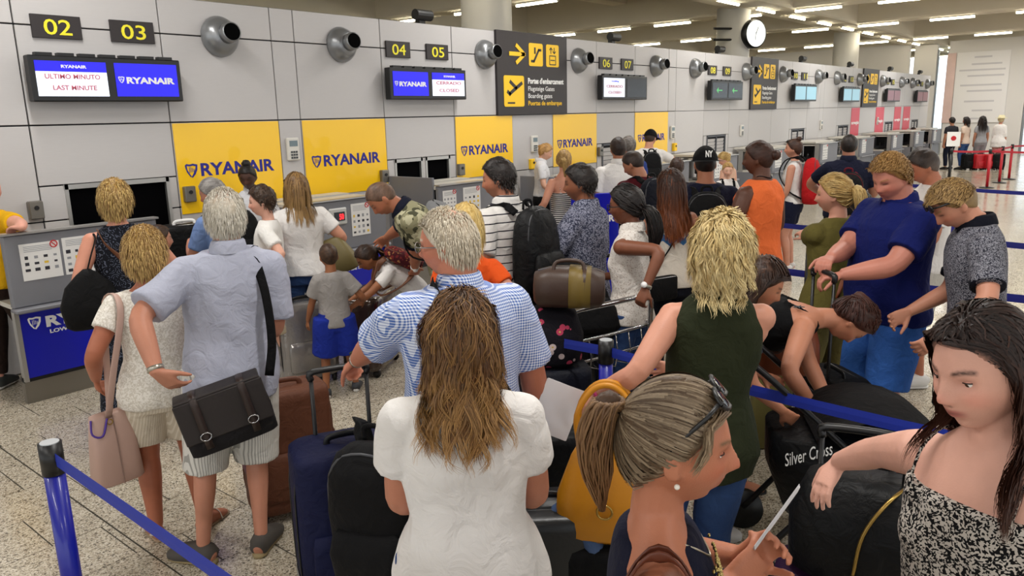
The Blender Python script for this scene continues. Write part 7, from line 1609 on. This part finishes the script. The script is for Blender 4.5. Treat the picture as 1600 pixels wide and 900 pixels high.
for k in range(150):
    u = rs.random(); zz = 1.395-.10*u; xx = (rs.random()*2-1)*.075*(1-u*.55); c = pq.bend(np.array([[xx, np.interp(zz, pq.prof()[:, 0], pq.prof()[:, 2])*math.sqrt(max(.1, 1-(xx/.15)**2))+.022, zz]])*pq.k)[0]; q.ell(c, (.004, .003, .004), None, 6, 4)
sq = q.build('sequin_trim', mat('sequin_gold', '#a8935a', .25, .9), pq.o); sq['kind'] = 'stuff'
for sd in (-1,  1): q = MB(); q.ell(pq.hl(np.array([[sd*.084, .004, -.048]]))[0], (.005,)*3, None, 10, 8); q.build('earring', mat('pearl', '#e6e0d6', .2), pq.o, True)
# --- things of the right-hand group
def hand_w(p, sd): a = p.arms[sd]; return p.l2w(a['wr']+a['hd']*.085*p.k)
def case_at(w, yaw, d):   # centre of a case whose telescopic grip is at w
    y_ = math.radians(yaw); return (w[0]-math.sin(y_)*(d/2-.03), w[1]-math.cos(y_)*(d/2-.03))
pi_ = ALLP['i']; w = (hand_w(pi_, -1)+hand_w(pi_, 1))/2; HI = w[2]; suitcase('black case with raised handle held by the olive T-shirt woman', case_at(w, 20, .24), 20, (.38, .24, .62), BLKFAB, handle=HI-.03)
pk = ALLP['k']; w = (hand_w(pk, -1)+hand_w(pk, 1))/2; HK = w[2]; suitcase('black case with raised handle held by the boy in blue', case_at(w, -50, .26), -50, (.40, .26, .62), BLKFAB, handle=HK-.03)
COG = mat('leather_cognac', '#7a3818', .45, bump=.1); o = thing('handbag', 'cognac brown leather bag standing on the case of the boy in blue', 'handbag', (w[0]-.16, w[1]+.12, .66), math.radians(-60)); q = lofted([(0, .15, .08), (.02, .17, .1), (.16, .165, .09), (.26, .14, .06), (.28, .12, .04)], 26, 3.4); q.build('bag_body', COG, o, True)
for sx in (-1, 1): q = MB(); q.tube([(sx*.07+.04*math.cos(a), -.095, .17+.04*math.sin(a)) for a in np.linspace(0, 6.283, 17)], [.007]*17, 6, caps=False); q.build('ring_trim', mat('leather_dark', '#3a1a0c', .5), o, True)
o = thing('shopping_bag', 'upright khaki carrier bag by the case of the boy in blue', 'bag', (w[0]+.30, w[1]+.36, .0), math.radians(-60)); q = lofted([(0, .1, .05), (.02, .12, .07), (.7, .12, .06), (.8, .11, .04)], 20, 5); q.build('bag_body', mat('bag_khaki', '#7a7440', .6), o, True); q = MB(); q.tube(crom([(-.05, 0, .79), (-.03, 0, .88), (.03, 0, .88), (.05, 0, .79)], 4), [.006]*13, 6); q.build('handle', BLACK, o, True)
# orange striped beach bag and black hat by the red rucksack woman
pg = ALLP['g']; hw_ = pg.l2w(pg.arms[-1]['wr']+pg.arms[-1]['hd']*.08); o = thing('hat', 'black sun hat dangling from the hand of the red rucksack woman', 'hat', (hw_[0], hw_[1], hw_[2]-.10), .3); q = lofted([(-.14, .17, .12), (-.10, .15, .11), (-.02, .09, .09), (.06, .07, .07), (.08, .03, .03)], 20, 2); q.build('felt', blackc, o, True)
o = thing('beach_bag', 'orange and cream striped beach bag below the black hat', 'bag', (hw_[0]-.05, hw_[1]-.05, 0.0), .4); q = lofted([(0, .13, .09), (.02, .16, .12), (.25, .17, .12), (.36, .13, .08)], 22, 2.8); q.build('bag_body', FB('stripe_orange', '#cf6a34', 'finestripe', '#d9c7a4', 6.0), o, True); q = MB(); q.tube(crom([(-.08, 0, .35), (-.05, 0, .52), (.05, 0, .52), (.08, 0, .35)], 4), [.01]*13, 6); q.build('handle', blackc, o, True)
# stroller
sx_, sy_ = at(1330, 690, .60)[:2]; st = thing('pushchair', 'black pushchair with white script lettering beside the bending woman', 'pushchair', (sx_, sy_, 0), math.radians(-62))
q = MB(); A = np.linspace(-.2, 2.3, 12)
for i in range(11):
    pass
hood = []; n = 14
for a in np.linspace(0, math.radians(150), 10):
    hood.append([(.30*math.cos(a)*(1-.05*abs(t))+.06, t*.25, .58+.24*math.sin(a)*(1-.12*t*t)) for t in np.linspace(-1, 1, n)])
V = np.array(hood).reshape(-1, 3); f = [(i*n+j, (i+1)*n+j, (i+1)*n+j+1, i*n+j+1) for i in range(9) for j in range(n-1)]; q.add(V, f); q.add(V*np.array([.97, .97, .985]), [t[::-1] for t in f]); q.build('hood', BLKFAB, st, True)
q = lofted([(.34, .26, .19, .06), (.38, .33, .22, .04), (.55, .36, .24, .0), (.66, .36, .245, .0), (.67, .34, .22, .0)], 28, 3.2); q.build('seat_body', BLKFAB2, st, True)
for s__ in (-1, 1):
    q = MB(); q.tube(crom([(.42, s__*.24, .12), (.1, s__*.25, .5), (-.32, s__*.25, .9), (-.46, s__*.24, 1.02)], 5), [.014]*16, 10); q.build('frame_tube', mat('frame_black', '#1a1a1c', .3, .5), st, True); q = MB(); q.tube(crom([(-.42, s__*.24, .12), (-.1, s__*.25, .5), (.05, s__*.25, .6)], 5), [.014]*11, 10); q.build('frame_leg', mat('frame_black', '#1a1a1c', .3, .5), st, True)
    for x_ in (.42, -.42):
        q = MB(); q.tube([(x_, s__*.27-.02, .1), (x_, s__*.27+.02, .1)], [.1, .1], 22); q.build('wheel', WHEEL, st, True)
q = MB(); q.tube(crom([(-.46, -.24, 1.02), (-.49, -.2, 1.05), (-.49, .2, 1.05), (-.46, .24, 1.02)], 5), [.017]*16, 10); q.build('push_bar', BLKFAB, st, True)
text('Silver Cross', WHITE, st, (-.31, -.256, .58), (math.pi/2, -.35, 0), .20, .055, .1, .0, shear=.6)
q = MB()
for k in range(9): q.tube([(.12, -.27, .78-.022*k+.009*math.cos(a)) if k % 2 else (.12+.009*math.cos(a), -.27, .78-.022*k+.011*math.sin(a)) for a in np.linspace(0, 6.283, 9)], [.0025]*9, 5, caps=False)
q.build('chain', STEEL, st, True); q = MB(); q.ell((.12, -.275, .565), (.02, .012, .022), None, 12, 8); q.build('red_charm', PRED, st, True)
# r's holdall on a purple case
w = at(1330, 850, .62); suitcase('deep purple suitcase under the black holdall at the right', (2.42, .62), 75, (.46, .30, .55), FB('case_purple', '#2a1030', rough=.6), handle=.98)
o = thing('holdall', 'black holdall with a gold zip under the hand of the dark-haired woman', 'bag', (2.44, .58, .56), math.radians(-80)); q = lofted([(0, .20, .12), (.02, .23, .14), (.2, .235, .14), (.31, .19, .1), (.33, .15, .07)], 28, 3.2); q.build('bag_body', BLKFAB2, o, True)
q = MB(); q.tube(crom([(-.02, -.145, .05), (-.0, -.143, .2), (.06, -.11, .31), (.12, .0, .335)], 5), [.006]*16, 6); q.build('gold_zip', mat('brass', '#a88a4a', .3, .9), o, True); q = MB(); q.tube(crom([(-.1, -.02, .32), (-.08, -.02, .40), (.08, -.02, .40), (.1, -.02, .32)], 4), [.010]*13, 8); q.build('handle', BLKFAB, o, True)
suitcase('light grey suitcase behind the dark-haired woman with a pink ribbon', (3.08, .42), 30, (.42, .26, .66), mat('case_lightgrey', '#b9b5b0', .4), hard=True, trim=mat('ribbon_pink', '#c23a78', .5))
# far red and white cases
for i, (px_, m, l) in enumerate(((1505, mat('case_red', '#b01822', .4), 'red suitcase left of the pair in the far queue'), (1522, mat('case_red', '#b01822', .4), 'red suitcase right of the pair in the far queue'), (1488, BLKFAB, 'far black suitcase beside the black post'), (1532, BLKFAB, 'far small black case right of the red suitcases'))):
    w = at(px_, 258, 0)*.93; suitcase(l, (w[0], w[1]-.45), 40, (.42, .26, .5), m)
ch = thing('office_chair', 'black office chair back left of the blonde clerk', 'chair', (8.05, 6.62, 0), .5); q = MB(); q.tube([(0, .2, .62), (0, .215, .68), (0, .22, .95), (0, .21, 1.02)], [(.17, .03), (.2, .035), (.2, .035), (.13, .02)], 20, ref=(0, 1., 0), power=3.2); q.build('backrest', BLKFAB, ch, True); q = MB(); q.box((0, 0, .47), (.44, .42, .08), bev=.03); q.build('seat', BLKFAB, ch); q = MB(); q.tube([(0, 0, .06), (0, 0, .44)], [.025, .025], 10); q.tube([(0, .18, .45), (0, .24, .66)], [.02, .02], 8); q.build('stem', BLACK, ch)
for k in range(5): a = k*1.2566; q = MB(); q.tube([(0, 0, .08), (.26*math.cos(a), .26*math.sin(a), .04)], [.022, .016], 8); q.build('leg', BLACK, ch); q = MB(); q.ell((.26*math.cos(a), .26*math.sin(a), .027), (.027,)*3, None, 10, 8); q.build('castor', BLACK, ch)
flush_jobs()
flush_decimate()
fit_texts()
